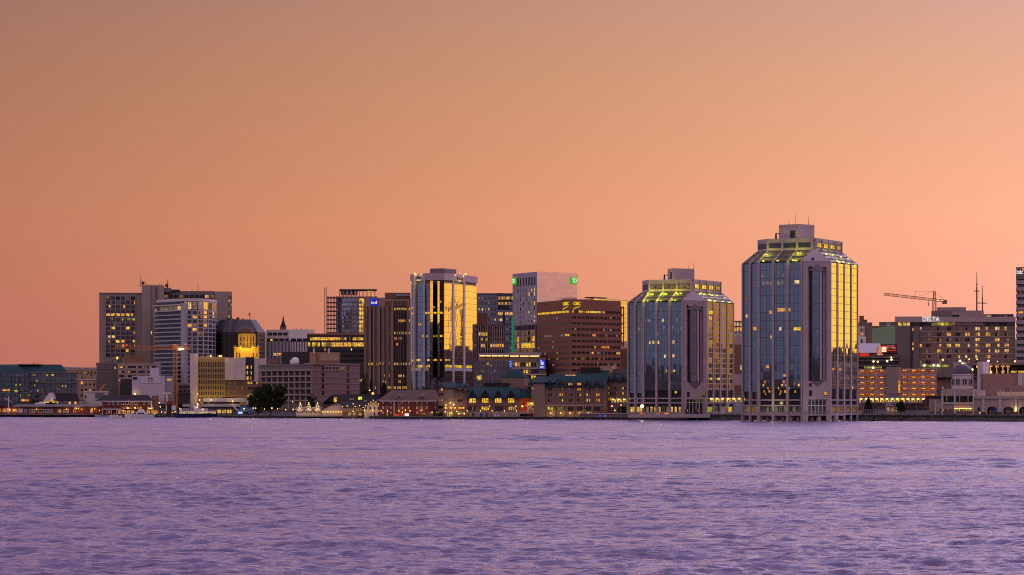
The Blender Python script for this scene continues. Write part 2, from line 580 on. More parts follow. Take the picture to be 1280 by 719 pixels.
M_deck = wall('deck_timber', (.22, .17, .16), var=.2)
M_grass = wall('hill_grass', (.052, .105, .014), var=.35, scale=.03)
M_bark = wall('bark', (.05, .038, .03), var=.3, scale=2)
M_farhill = wall('wooded_hill', (.035, .04, .04), var=.4, scale=.02)
M_orange2 = wall('faded_crane_paint', (.42, .2, .09), rough=.5)
M_steelb = wall('brown_crane_steel', (.30, .16, .09), rough=.5)
M_gdark = gloss('dark_window_glass', (.016, .015, .019), .16, .35)
M_gblue = gloss('blue_window_glass', (.028, .034, .05), .1, .7)
M_gmid = gloss('grey_window_glass', (.055, .048, .055), .3, .4)
M_gpale = gloss('window_with_blinds', (.15, .14, .155), .4, .4)
M_frame = wall('white_window_frame', (.62, .58, .58), var=.03)
M_framed = wall('dark_window_frame', (.06, .055, .06), var=.03)
M_leaf = leafmat('leaves', (.012, .022, .010), (.045, .060, .022))
M_fir = leafmat('needles', (.010, .018, .011), (.028, .042, .020))
L_warm = glow('light_warm', (1, .45, .07), .85)
L_yel = glow('light_yellow', (1, .57, .05), .85)
L_pale = glow('light_pale', (1, .66, .26), .75)
L_amb = glow('light_amber', (1, .31, .03), .85)
L_green = glow('light_greenish', (.62, .56, .05), .65)
L_dim = glow('light_dim', (.75, .42, .11), .24)
L_dimp = glow('light_dim_pale', (.62, .52, .45), .24)
L_bulb = glow('lamp_globe', (1, .50, .12), 3.2, vary=False)
L_bulbw = glow('lamp_globe_white', (1, .78, .42), 6, vary=False)
L_bulbo = glow('lamp_globe_orange', (1, .27, .04), 4, vary=False)
L_bulbr = glow('lamp_red', (1, .05, .03), 4, vary=False)
L_white = glow('sign_white', (1, .97, .92), .85, vary=False)
L_red = glow('sign_red', (1, .045, .012), 1.3, vary=False)
L_blue = glow('sign_blue', (.012, .05, .85), .6, vary=False)
L_blues = glow('sign_blue_soft', (.06, .10, .85), .6, vary=False)
L_gsign = glow('sign_green', (.10, .85, .03), .55, vary=False)
L_gstrip = glow('strip_green', (.01, .42, .16), .55, vary=False)
L_gold = glow('sign_gold', (1, .66, .02), .75, vary=False)
L_orsign = glow('sign_orange', (1, .16, .01), 1.1, vary=False)
L_strip = glow('strip_warm_white', (1, .66, .28), 1.5, vary=False)
WARM = [L_warm, L_yel, L_amb, L_pale]
YEL = [L_yel, L_warm, L_green]

# ---------------------------------------------------------------- water
def make_water():
    rows = [20.0]
    while rows[-1] < 400: rows.append(rows[-1] + (.6 if rows[-1] < 85 else .11 if rows[-1] < 180 else .11 + (rows[-1] - 180) * .0016))
    while rows[-1] < 1500: rows.append(rows[-1] + .46 + (rows[-1] - 400) * .0022)
    while rows[-1] < 9000: rows.append(rows[-1] * 1.05)
    rows = np.array(rows)
    a = np.radians(np.concatenate([np.linspace(-50, -13, 40)[:-1], np.linspace(-13, 13, 560), np.linspace(13, 50, 40)[1:]]))
    ta = np.tan(a)
    Y = np.repeat(rows[:, None], len(a), 1)
    X = Y * ta[None, :]
    dY = np.gradient(rows)
    Z = np.zeros_like(Y)
    rr = np.random.RandomState(5)
    # slow patches of rougher and calmer water
    gust = np.zeros_like(Y)
    for i in range(7):
        kx, ky = rr.normal(0, .02), rr.normal(0, .035)
        gust += np.sin(X * kx + Y * ky + rr.uniform(0, 6.28))
    gust = 1 + .17 * gust
    for i in range(104):
        lam = .34 * (16.0 / .34) ** (i / 103)
        th = rr.normal(0, .40) + .15
        kk = 2 * math.pi / lam
        slope = .041 * (1.5 if lam < 1.5 else .7 if lam < 3 else .42)
        amp = slope / kk
        cx = np.maximum(dY * abs(math.cos(th)), .02)
        w = np.clip((lam / cx - 2.5) / 2.5, 0, 1) * np.clip((lam / (rows * .00115 * max(abs(math.sin(th)), .05)) - 2.5) / 2.5, 0, 1)
        ph = kk * (X * math.sin(th) + Y * math.cos(th)) + rr.uniform(0, 6.28)
        sn = np.sin(ph)
        Z += (w[:, None] * amp * gust) * (sn - .18 * np.cos(2 * ph))
    nr, nc = Y.shape
    co = np.stack([X, Y, Z], -1).reshape(-1, 3).astype(np.float32)
    idx = np.arange(nr * nc).reshape(nr, nc)
    q = np.stack([idx[:-1, :-1], idx[:-1, 1:], idx[1:, 1:], idx[1:, :-1]], -1).reshape(-1, 4).astype(np.int32)
    me = bpy.data.meshes.new('water')
    me.vertices.add(len(co)); me.vertices.foreach_set('co', co.ravel())
    me.loops.add(q.size); me.loops.foreach_set('vertex_index', q.ravel())
    me.polygons.add(len(q))
    me.polygons.foreach_set('loop_start', np.arange(0, q.size, 4, dtype=np.int32))
    me.polygons.foreach_set('loop_total', np.full(len(q), 4, dtype=np.int32))
    me.polygons.foreach_set('use_smooth', np.ones(len(q), dtype=bool))
    me.update()
    m, n, b, o = newmat('harbour_water')
    geo = n.n('ShaderNodeNewGeometry')
    pos = geo.outputs['Position']
    sp = n.n('ShaderNodeSeparateXYZ'); n.l(pos, sp.inputs[0])
    # ripples too small for the mesh, gusts and long low swell too far off for it
    n1 = n.noise(n.vm('MULTIPLY', pos, (.45, 1.0, 1)), 2.2, 8, .68)
    n2 = n.noise(n.vm('MULTIPLY', pos, (.28, 1.0, 1)), .014, 10, .60)
    bm = n.n('ShaderNodeBump'); bm.inputs['Distance'].default_value = .22; bm.inputs['Strength'].default_value = 1
    n.l(n1, bm.inputs['Height'])
    bm2 = n.n('ShaderNodeBump'); bm2.inputs['Distance'].default_value = 14.0; bm2.inputs['Strength'].default_value = 1
    n.l(n2, bm2.inputs['Height']); n.l(bm.outputs[0], bm2.inputs['Normal'])
    n.l(bm2.outputs[0], b.inputs['Normal'])
    b.inputs['Base Color'].default_value = (.125, .098, .225, 1)
    b.inputs['IOR'].default_value = 1.52
    gs = n.noise(n.vm('MULTIPLY', pos, (.22, 1.0, 1)), .022, 5, .65)
    rf = n.m('ADD', n.rng(sp.outputs[1], 100, 600, .12, .28), n.m('MULTIPLY', n.m('SUBTRACT', gs, .5), n.rng(sp.outputs[1], 150, 600, .15, .55)), clamp=True)
    n.l(rf, b.inputs['Roughness'])
    me.materials.append(m)
    ob = bpy.data.objects.new('water', me)
    COL.objects.link(ob)
    ob['kind'] = 'structure'


make_water()

# ---------------------------------------------------------------- land
def make_ground():
    mb = MB()
    pxs = list(range(-900, 2300, 20))
    ds = [0, 0.0, 14, 40, 120, 250, 380, 500, 900, 2000, 6000]
    grid = []
    for px in pxs:
        Y0 = shoreY(px); row = []
        kk = (px - CX) / F
        for i, d in enumerate(ds):
            Y = Y0 + d
            X = kk * Y0 * (1 + (0 if d < 1000 else (d - 900) / 3000))
            z = -3.0 if i == 0 else float(np.interp(d, [0, 40, 250, 500, 900, 2000, 6000], [quay(px), quay(px) + .2, 11, 26, 40, 44, 46]))
            if i > 4: z += 1.5 * math.sin(px * .021 + d * .01) * (0 if px < -200 and d < 300 else 1)
            row.append((X, Y, z))
        grid.append(row)
    for i in range(len(pxs) - 1):
        for j in range(len(ds) - 1):
            mb.face([grid[i][j], grid[i + 1][j], grid[i + 1][j + 1], grid[i][j + 1]], 1 if j == 0 else 0)
    o = mb.build('ground', [M_asph, M_quay])
    o['kind'] = 'structure'


make_ground()


def ridge(name, pts, mat, h0, hv, seed, deep=250, nz=True):
    """A long wooded hill with an uneven skyline."""
    rr = random.Random(seed)
    mb = MB(); prev = None; N = 260
    for i in range(N + 1):
        t = i / N * (len(pts) - 1); j = min(int(t), len(pts) - 2); f = t - j
        x = pts[j][0] * (1 - f) + pts[j + 1][0] * f; y = pts[j][1] * (1 - f) + pts[j + 1][1] * f
        nx, ny = -(pts[j + 1][1] - pts[j][1]), pts[j + 1][0] - pts[j][0]
        L = math.hypot(nx, ny); nx /= L; ny /= L
        h = h0 + hv * (math.sin(i * .13) + .6 * math.sin(i * .37 + 1)) + rr.uniform(-.14, .22) * h0
        cur = [(x, y, -1), (x + nx * deep * .15, y + ny * deep * .15, h * .55), (x + nx * deep * .5, y + ny * deep * .5, h), (x + nx * deep, y + ny * deep, h * .8), (x + nx * deep * 1.02, y + ny * deep * 1.02, -1)]
        if prev:
            for a in range(4): mb.face([prev[a], cur[a], cur[a + 1], prev[a + 1]])
        prev = cur
    o = mb.build(name, [mat]); o['kind'] = 'structure'
    return o


# the opposite shore behind the viewer, which the mirror glass shows
ridge('hills', [(1500, -500), (600, -620), (-700, -560), (-1600, 100), (-1900, 900)], M_farhill, 44, 6, 3)
# made-up wooded rise outside the view, darkens the low part of the mirror glass
ridge('hill', [(800, 1900), (500, 1500), (292, 1250)], M_farhill, 37, 3, 8)
# grassy fort hill behind the hotel at the right
mbh = MB()
prev = None
for i in range(41):
    px = 1030 + i * 6
    Y = 1900
    zt = PZ(float(np.interp(px, [1030, 1070, 1095, 1120, 1180, 1270], [425, 414, 410, 406.5, 409, 424])), Y)
    xs = PX(px, Y)
    cur = [(xs, Y - 200, 30), (xs, Y - 150, 30 + (zt - 30) * .45), (xs, Y - 120, 30 + (zt - 30) * .47), (xs, Y, zt), (xs * 1.02, Y + 120, zt), (xs * 1.02, Y + 200, 20)]
    if prev:
        for a in range(5): mbh.face([prev[a], cur[a], cur[a + 1], prev[a + 1]])
    prev = cur
tag(mbh.build('hill', [M_grass]), kind='structure')


# ---------------------------------------------------------------- plants
def tree(px, Y, ytop, wpx, label, kind='leafy', ybase=None, group=None, cat='tree', seed=0, n=1500):
    rr = np.random.RandomState(seed + int(px))
    X = PX(px, Y); zb = ground(X, Y) - .2; zt = PZ(ytop, Y)
    H = zt - zb; w = wpx * Y / F / 2
    root = thing('evergreen_tree' if kind == 'fir' else 'leafy_tree', label, cat, (X, Y, zb), group)
    tr = MB()
    r0 = max(.18, H * .022)
    tr.tube((X, Y, zb), (X + .1, Y, zb + H * .55), r0, r0 * .5, 7)
    for i in range(5):
        t = rr.uniform(0, 6.28); zz = zb + H * rr.uniform(.25, .5)
        tr.tube((X, Y, zz), (X + w * .55 * math.cos(t), Y + w * .55 * math.sin(t), zz + H * .22), r0 * .45, r0 * .15, 5)
    tr.build('trunk', [M_bark], root)
    P0 = []
    if kind == 'fir':
        tt = rr.uniform(0, 1, n) ** .8
        lay = np.floor(tt * 14) / 14 + rr.uniform(0, .05, n)
        rad = w * (1 - lay) ** .85 * np.sqrt(rr.uniform(.15, 1, n)) * (1 + .25 * np.sin(lay * 40))
        ph = rr.uniform(0, 6.28, n)
        P0 = np.stack([X + rad * np.cos(ph), Y + rad * np.sin(ph), zb + H * (.1 + .9 * lay)], -1)
    else:
        nc = 46
        cc = []
        while len(cc) < nc:
            p = rr.uniform(-1, 1, 3)
            if .2 < np.linalg.norm(p) < 1: cc.append(p)
        cc = np.array(cc); cr = rr.uniform(.12, .30, nc)
        pick = rr.randint(0, nc, n)
        off = rr.normal(0, 1, (n, 3)); off /= np.linalg.norm(off, axis=1)[:, None]
        q = cc[pick] * .90 + off * (cr[pick] * rr.uniform(.4, 1, n) ** .5)[:, None]
        P0 = np.stack([X + q[:, 0] * w, Y + q[:, 1] * w, zb + H * (.57 + q[:, 2] * .43)], -1)
    s = max(.24, w * .075)
    d1 = rr.normal(0, 1, (n, 3)); d1 /= np.linalg.norm(d1, axis=1)[:, None]
    d2 = np.cross(d1, rr.normal(0, 1, (n, 3))); d2 /= np.linalg.norm(d2, axis=1)[:, None]
    sz = s * rr.uniform(.6, 1.4, n)[:, None]
    V = np.stack([P0 - d1 * sz - d2 * sz * .7, P0 + d1 * sz - d2 * sz * .5, P0 + d1 * sz * .8 + d2 * sz * .8, P0 - d1 * sz * .7 + d2 * sz * .6], 1).reshape(-1, 3)
    mb = MB(); mb.v = [tuple(v) for v in V]; mb.f = [(4 * i, 4 * i + 1, 4 * i + 2, 4 * i + 3) for i in range(n)]; mb.mi = [0] * n
    mb.build('crown', [M_fir if kind == 'fir' else M_leaf], root)
    return root

# ================================================================ the two octagonal glass towers on the water
G_blue = curtain('tower_glass', (.40, .42, .46), pw=1.45, fh=3.3, jit=.006)
G_bronze = curtain('tower_glass_blinds_dulled', (.065, .045, .036), pw=3.6, fh=2.2, jit=.05, rough=.12, refl=.85, mull=(.36, .27, .23), t=.45)  # blinds as pale lines; dark tint holds the sunset reflection down
G_gold = curtain('tower_glass_sunset_tint', (.44, .46, .42), pw=1.6, fh=2.9, jit=.012, mull=(.20, .14, .10), t=.2)  # same glass as G_blue, tinted warmer to strengthen the mirrored sunset
G_dk = curtain('dark_recess_glass', (.24, .25, .31), pw=1.2, fh=3.3, jit=.012, refl=.7, body=(.04, .042, .055))
M_tower = wall('tower_precast', (.36, .295, .305), rough=.75, var=.06, grid=(50, 3.3, .06, .86))


L_gdim0 = glow('dim_greenish_room', (.32, .36, .08), .3)
def octagon_tower(label, pts, top, ys, bays, slot, right_glass, mech, base, lamps, lit_rows, group):
    """pts: five plan points A..E of the waterfront side, with columns of the photo and distances."""
    A, Bq, C, D, E = [P(*q) for q in pts]
    A2, B2, C2, D2, E2 = [P(*q) for q in top]
    Yr = pts[2][1]
    Z = lambda y: PZ(y, Yr)
    zf, zs, zt, zp, zg, zbase = Z(ys['foot']), Z(ys['slope']), Z(ys['block']), Z(ys['parapet']), Z(ys['glass_bottom']), base
    cx = (A[0] + E[0]) / 2; cy = Yr + 30
    b = Bld('glass_tower', label, 'office tower', (C[0], C[1] + 12, zbase), group)
    backA = (A[0] + 9, A[1] + 22); backE = (E[0] - 9, E[1] + 16)
    body = [A, Bq, C, D, E, backE, backA]
    inn = []
    gx, gy = sum(p[0] for p in body) / 7, sum(p[1] for p in body) / 7
    for p in body:
        v = Vector((gx - p[0], gy - p[1])); L = v.length
        inn.append((p[0] + v.x / L * .9, p[1] + v.y / L * .9))
    core = MB().prism(inn, zg, zs - .3, 0)
    b.part(core, 'core_wall', [M_tower])
    # sloped crown and top block
    back2 = [(E2[0] - 5, E2[1] + 12), (A2[0] + 5, A2[1] + 14)]
    blk = [A2, B2, C2, D2, E2] + back2
    cr = MB()
    n = len(body)
    bodyin = [(p[0] + (gx - p[0]) * .012, p[1] + (gy - p[1]) * .012) for p in body]
    for j in (0, 1, 3):                                        # glazed slopes in three steps, the corner slope is solid
        p, q, p2, q2 = bodyin[j], bodyin[(j + 1) % n], blk[j], blk[(j + 1) % n]
        for s_ in range(3):
            f0, f1 = s_ / 3, (s_ + 1) / 3
            lo = lambda f, u, w: (u[0] + (w[0] - u[0]) * f, u[1] + (w[1] - u[1]) * f)
            za, zb = zs + (zt - zs) * f0, zs + (zt - zs) * f1
            zm = za + (zb - za) * .42
            a1, a2 = lo(f0, p, p2), lo(f0, q, q2)
            c1, c2 = lo(f1, p, p2), lo(f1, q, q2)
            m1, m2 = lo(f0 + .03, p, p2), lo(f0 + .03, q, q2)
            cr.face([(*a1, za), (*a2, za), (*m2, zm), (*m1, zm)], 0)      # upright strip
            cr.face([(*m1, zm), (*m2, zm), (*c2, zb), (*c1, zb)], 1)
    for j in (2, 4, 5, 6):
        p, q, p2, q2 = bodyin[j], bodyin[(j + 1) % n], blk[j], blk[(j + 1) % n]
        cr.face([(*p, zs - .2), (*q, zs - .2), (*q2, zt), (*p2, zt)], 1)
    crown = b.part(cr, 'sloped_crown', [M_gmid, M_crown])
    tb = MB().prism(blk, zt - .2, zp)
    tb.prism([(p[0] + (p[0] - gx) * .006, p[1] - .15) for p in blk], zp - .8, zp + .3)
    b.sub['top_window'] = b.part(tb, 'top_block', [M_tower])
    fcs = [Fc(A, Bq, Yr), Fc(Bq, C, Yr), Fc(C, D, Yr), Fc(D, E, Yr)]
    tfc = [Fc(A2, B2, Yr), Fc(B2, C2, Yr), Fc(C2, D2, Yr), Fc(D2, E2, Yr)]
    h = zp - zt
    for fi, nn in ((0, 1), (1, 3), (3, 4)):
        t = tfc[fi]
        for i, (a0, a1) in enumerate(spans(.5, t.L - .5, nn, .9)):
            litw = fi == 3 and i < bays['lit_top']
            if fi == 3: a0, a1 = a0 + (a1 - a0) * .05, a0 + (a1 - a0) * .8
            b.win(t, a0, a1, zt + h * .22, zt + h * .66, L_yel if litw else (L_dim if (fi == 1 and bays['dim_top']) else M_gblue), .1, M_framed, 'top_window')
            pm = MB().fbox(t, a1 + .1, a1 + .8, zt - .1, zp + .1, -.2, .45)
            b.part(pm, 'top_pier', [M_tower])
    # facade bays: glass between full-height piers that run up the slope
    for fi, nb in ((0, 2), (1, 3), (3, 4)):
        fc, t = fcs[fi], tfc[fi]
        gl = [G_blue, G_blue, None, right_glass][fi]
        pw = [1.0, .95, 0, 1.35][fi] if fi < 3 else bays['rpier']
        sp = spans(pw * .7, fc.L - pw * .6, nb, pw)
        tsp = spans(.4, t.L - .4, nb, .6)
        zg_ = zg if fi != 0 else zg - 1.0
        for i, (a0, a1) in enumerate(sp):
            g = MB().fbox(fc, a0 - .02, a1 + .02, zg_, zs - .4, -.45, -.08)
            pr = b.part(g, 'glass_bay', [gl])
        edges = [(0, sp[0][0])] + [(sp[i][1], sp[i + 1][0]) for i in range(nb - 1)] + [(sp[-1][1], fc.L)]
        tedges = [(0, tsp[0][0])] + [(tsp[i][1], tsp[i + 1][0]) for i in range(nb - 1)] + [(tsp[-1][1], t.L)]
        for (a0, a1), (t0, t1) in zip(edges, tedges):
            po = .12 if fi == 3 else .4
            pm = MB().fbox(fc, a0, a1, zf, zs, -.5, po)
            q0, q1, q2, q3 = fc.pt(a0, po, zs), fc.pt(a1, po, zs), fc.pt(a1, -.5, zs), fc.pt(a0, -.5, zs)
            r0, r1, r2, r3 = t.pt(t0, .5, zt), t.pt(t1, .5, zt), t.pt(t1, -.4, zt), t.pt(t0, -.4, zt)
            pm.hexa([q0, q1, q2, q3], [r0, r1, r2, r3])
            b.part(pm, 'pier', [M_tower])
        # lit rooms
        for (y, cols, mm) in lit_rows.get(fi, []):
            for (x0, x1) in cols:
                z0 = Z(y + .9); sh = .35 if y > 455 else .1
                b.win(fc, fc.a(x0 + sh), fc.a(x1 - sh), z0, z0 + (.95 if y > 455 else 1.3), mm, -.04, None, 'lit_window')
        # storeys under the glass: floor bands and lobby glazing
        for i, (a0, a1) in enumerate(sp):
            lb = MB().fbox(fc, a0, a1, zbase + 1.0, zg_ - .1, -.9, -.6)
            b.part(lb, 'lobby_glass', [M_gdark])
            for yy in bays['bands']:
                b.part(MB().fbox(fc, a0 + .01, a1 - .01, Z(yy) - .3, Z(yy) + .25, -.55, .1), 'floor_band', [M_tower])
    # solid corner with a deep glazed slot
    fc = fcs[2]
    s0, s1 = fc.a(slot['x0']), fc.a(slot['x1'])
    ya, yb, yc, yd = slot['ys']                                   # apex, top, bottom, lower apex
    cm = MB()
    cm.fbox(fc, 0, s0, zf, zs + .2, -.5, .3); cm.fbox(fc, s1, fc.L, zf, zs + .2, -.5, .3)
    cm.fbox(fc, s0 + .01, s1 - .01, Z(ya) - 1.2, zs + .2, -.5, .28)
    cm.fbox(fc, s0 + .01, s1 - .01, Z(slot['wall_bottom']), Z(yc), -.5, .28)
    q = [fc.pt(0, .3, zs), fc.pt(fc.L, .3, zs), fc.pt(fc.L, -.5, zs), fc.pt(0, -.5, zs)]
    t = tfc[2]
    cm.hexa(q, [t.pt(0, .4, zt), t.pt(t.L, .4, zt), t.pt(t.L, -.4, zt), t.pt(0, -.4, zt)])
    b.part(cm, 'corner_wall', [M_tower])
    sm = (s0 + s1) / 2 - .4
    rec = MB().fbox(fc, s0, s1, Z(yc), Z(yb), -2.4, -2.0)
    tri = [fc.pt(s0 + .1, -1.9), fc.pt(sm - 1.6, .5), fc.pt(sm + 1.6, .5), fc.pt(s1 - .1, -1.9)]
    rec.prism([(p[0], p[1]) for p in tri], Z(yc) + .1, Z(yb) - .1)
    pr = b.part(rec, 'slot_glass', [G_dk])
    b.part(MB().fbox(fc, sm - 1.6, sm + 1.4, Z(yc) + .2, Z(yb) - .2, .45, .62), 'slot_bay', [G_blue])
    b.part(MB().fbox(fc, sm + 1.4, sm + 1.9, Z(yc) + .2, Z(yb) - .2, .4, .75), 'slot_mullion', [M_concw])
    for (zz, za) in ((Z(yb), Z(ya)), (Z(yc), Z(yd))):
        ap = MB()
        pts4 = [fc.pt(s0, .2, zz), fc.pt(sm + .4, .9, zz), fc.pt(s1, .2, zz)]
        api = fc.pt(sm + .4, .32, za)
        for i in range(2): ap.face([pts4[i], pts4[i + 1], api] if za > zz else [pts4[i + 1], pts4[i], api])
        ap.face([pts4[0], pts4[1], pts4[2], fc.pt(sm + .4, -1, zz)])
        b.part(ap, 'slot_cap', [M_concd])
    b.part(MB().fbox(fc, s0 - 1, s1 + 1, zbase + .3, Z(slot['wall_bottom']) - .1, -.9, -.6), 'corner_lobby_glass', [G_dk])
    for i in range(6): b.part(MB().fbox(fc, s0 + (s1 - s0) * i / 5 - .12, s0 + (s1 - s0) * i / 5 + .12, zbase + .3, Z(slot['wall_bottom']), -.6, -.35), 'lobby_mullion', [M_concw])
    for yy in bays['bands'][:2]: b.part(MB().fbox(fc, s0 - .5, s1 + .5, Z(yy) - .15, Z(yy) + .15, -.6, -.3), 'lobby_transom', [M_concw])
    for fi, nb in ((0, 2), (1, 9), (3, 4)):                         # lit rooms at quay level
        g = fcs[fi]
        for i, (a0, a1) in enumerate(spans(1.2, g.L - 1.2, nb, .7)):
            mm = bays['lobby'][(i * 3 + fi * 2) % len(bays['lobby'])]
            b.win(g, a0, a1, zbase + 1.1, zbase + 3.4, mm, -.5, M_steel, 'lobby_window')
    for (x0, x1, y0, y1, mm) in slot['windows']:
        b.win(fc, fc.a(x0), fc.a(x1), Z(y1), Z(y0), mm, .36, M_framed)
    # roof plant
    mm_ = MB()
    m0, m1, m2 = P(mech[0], Yr + 14), P(mech[1], Yr + 9), P(mech[2], Yr + 15)
    mm_.prism([m0, m1, m2, (m2[0] - 1, m2[1] + 12), (m0[0] + 1, m0[1] + 12)], zp - .3, PZ(mech[3], Yr + 10))
    plant = b.part(mm_, 'roof_plant_room', [M_tower])
    f2 = Fc(m0, m1, Yr); zz = PZ(mech[3], Yr + 10)
    MB().fbox(f2, f2.L * .55, f2.L * .8, zp + .5, zp + 3.4, -.1, .12).build('louvre', [M_black], plant)
    for px, hh in mech[4]:
        x, y = P(px, Yr + 17); MB().tube((x, y, zz - .5), (x, y, zz + hh), .12, .06, 5).build('aerial', [M_black], plant)
    an = MB()
    x, y = P(mech[0] - 4, Yr + 14)
    an.tube((x, y, zp), (x, y, zp + 2.6), .5, .3, 6); an.tube((x, y, zp + 2.4), (x + 3, y, zp + 2.2), .18, .18, 5); an.tube((x + 3, y, zp), (x + 3, y, zp + 2.3), .18, .18, 5)
    b.part(an, 'window_cleaning_davit', [M_black])
    # flood lamps on the crown terraces
    for (px, y, pw) in lamps:
        fi = 1 if px < pts[2][0] else 3
        fcx = Fc(body[fi], body[fi + 1], Yr)
        f = (Z(y) - zs) / (zt - zs)
        f = min(max(f, 0), 1)
        g0 = Fc((body[fi][0] + (blk[fi][0] - body[fi][0]) * f, body[fi][1] + (blk[fi][1] - body[fi][1]) * f), (body[fi + 1][0] + (blk[fi + 1][0] - body[fi + 1][0]) * f, body[fi + 1][1] + (blk[fi + 1][1] - body[fi + 1][1]) * f), Yr)
        a = g0.a(px)
        c = g0.pt(a, .7, Z(y))
        lm = MB().box(c[0] - .4, c[0] + .4, c[1] - .2, c[1] + .2, c[2] - .2, c[2] + .2)
        lm.build('crown_lamp', [L_flood], crown)
        if pw: lamp_light(b.root, (c[0], c[1] - 1.1, c[2] + .7), pw * 1.9, (.78, .82, .02), .5)
    return b, fcs, Z


L_flood = glow('crown_flood_lamp', (.90, .80, .06), 2.0, vary=False)
rd = random.Random(2)
rowsII = {1: [(354, [(953, 957), (957.5, 961), (962, 966), (971, 975), (976, 979)], L_dimp), (353.5, [(993, 999)], L_pale),
              (388, [(971.5, 988)], L_warm), (391, [(961.5, 967.5)], L_amb), (412, [(992, 1002)], L_yel), (412, [(974, 977)], L_pale), (422.5, [(963, 965)], L_pale),
              (345, [(952, 954)], L_dimp), (344, [(978, 980)], L_dimp), (459, [(957.5, 961)], L_warm), (466, [(982, 986)], L_dim), (470, [(979, 985)], L_warm),
              (478, [(955, 957), (965, 967), (978, 981)], L_amb), (482, [(953, 956), (976, 979), (981, 983), (997, 1000)], L_warm), (486, [(959, 961), (965, 968), (972, 974), (985, 987)], L_amb),
              (490, [(954, 956), (960.5, 963), (975, 977), (980, 984), (993, 995)], L_warm), (480, [(991, 994)], L_dim), (493, [(956, 958), (966, 968), (973.5, 976)], L_amb)],
          0: [(411, [(941.5, 943.5), (944, 947)], L_warm), (371, [(932, 933.5)], L_dim), (394.5, [(932, 934)], L_pale), (432, [(942, 944)], L_dimp)],
          3: [(462, [(1040, 1043), (1049, 1052)], L_amb), (485, [(1064, 1067)], L_pale), (474, [(1059, 1062)], L_dim)]}
tw2, f2, Z2 = octagon_tower('taller octagonal glass tower standing on piles over the water', [(928, 1113), (948, 1101), (1003, 1092), (1038, 1095), (1072.5, 1121)],
    [(947, 1114), (960, 1106), (1015, 1099), (1020, 1099.5), (1053, 1126)],
    dict(foot=528.3, slope=326.5, block=311, parapet=297, glass_bottom=486), dict(lit_top=3, dim_top=False, rpier=1.35, bands=[500, 507, 517.5], lobby=[L_dim, L_green, M_gmid, L_dim, M_gmid, L_gdim0]),
    dict(x0=1010, x1=1033, ys=(330, 338.5, 476, 483.5), wall_bottom=499, windows=[(1011, 1014, 333, 336, M_gdark), (1014, 1017, 322, 325, M_gdark), (1011, 1014, 479, 483, M_gdark), (1011, 1014.5, 488, 495, M_gdark), (1029.5, 1035.5, 489, 494.5, L_warm)]),
    G_gold, (974, 999, 1018, 280.3, [(986, 2.0), (994, 4.5), (1010.5, 3.2)]), PZ(519, 1092),
    [(955, 325, 0), (973, 325, 0), (992, 325, 220), (959, 316.5, 320), (998, 315.5, 320), (1031, 316, 0), (1039, 316, 120), (1049, 317.5, 0), (1058, 318.5, 0), (1044, 324, 0), (1052, 325, 120), (1059, 326.5, 0), (1067, 328, 0)],
    rowsII, 'twin octagonal towers')
rowsI = {1: [(388, [(825, 827), (840, 842)], L_dim), (392, [(825, 826.5)], L_dimp), (401, [(798, 799.5), (802, 808), (809, 814)], L_dimp), (401, [(827, 830)], L_pale), (401, [(845, 847)], L_dim),
             (410.5, [(829, 831), (840, 842), (850, 853)], L_dimp), (419, [(821, 823)], L_dimp), (428.5, [(811, 813), (815, 818), (822, 824), (840, 843)], L_pale), (446, [(830, 832.5), (840.5, 843)], L_pale),
             (464, [(832, 834), (841, 844), (852, 854)], L_warm), (491, [(843, 846)], L_yel)],
         0: [(401, [(798, 799.5)], L_dim), (411, [(798, 800)], L_dimp), (467, [(799, 802)], L_dimp)],
         3: [(428, [(886, 892)], L_dim), (452, [(896, 901)], L_dim), (391, [(886, 891), (886, 889)], L_yel), (398, [(886.5, 890)], L_warm), (404, [(900, 903)], L_dim), (474, [(887, 891), (896, 901)], L_yel)]}
tw1, f1, Z1 = octagon_tower('shorter octagonal glass tower behind the low concrete dock', [(785, 1206), (804, 1195), (854, 1185), (883, 1188), (917.5, 1213)],
    [(803, 1207), (812, 1199), (864, 1192), (867, 1192.5), (902, 1218)],
    dict(foot=518.5, slope=376, block=363, parapet=349, glass_bottom=488), dict(lit_top=3, dim_top=True, rpier=1.2, bands=[498, 503.5, 516], lobby=[L_yel, L_green, L_dim, L_yel, M_gmid]),
    dict(x0=858, x1=879, ys=(379.5, 387, 478, 487), wall_bottom=499, windows=[(857.8, 860, 381, 383.5, M_gdark), (858.5, 861.5, 490, 496, M_gdark), (877, 881.5, 490, 496, L_dim)]),
    G_bronze, (834.5, 841, 868, 335.5, [(866.5, 3.2), (861, 1.5)]), PZ(518.5, 1185),
    [(811, 366, 260), (816.5, 366.5, 0), (828, 366, 260), (833.5, 366.5, 0), (845.5, 365.5, 260), (852, 366, 0), (806, 374.5, 160), (823, 374.5, 160), (841, 374.5, 160), (874, 365.5, 0), (878.5, 366.5, 90), (885, 366, 0), (888, 367.5, 0), (894.5, 367, 90), (904, 369, 0),
     (884, 374.5, 0), (901.5, 375, 0), (910, 375.5, 0), (892, 375, 90)],
    rowsI, 'twin octagonal towers')
# gold room lights seen behind the blinds, top right face of the shorter tower
tw1.done()
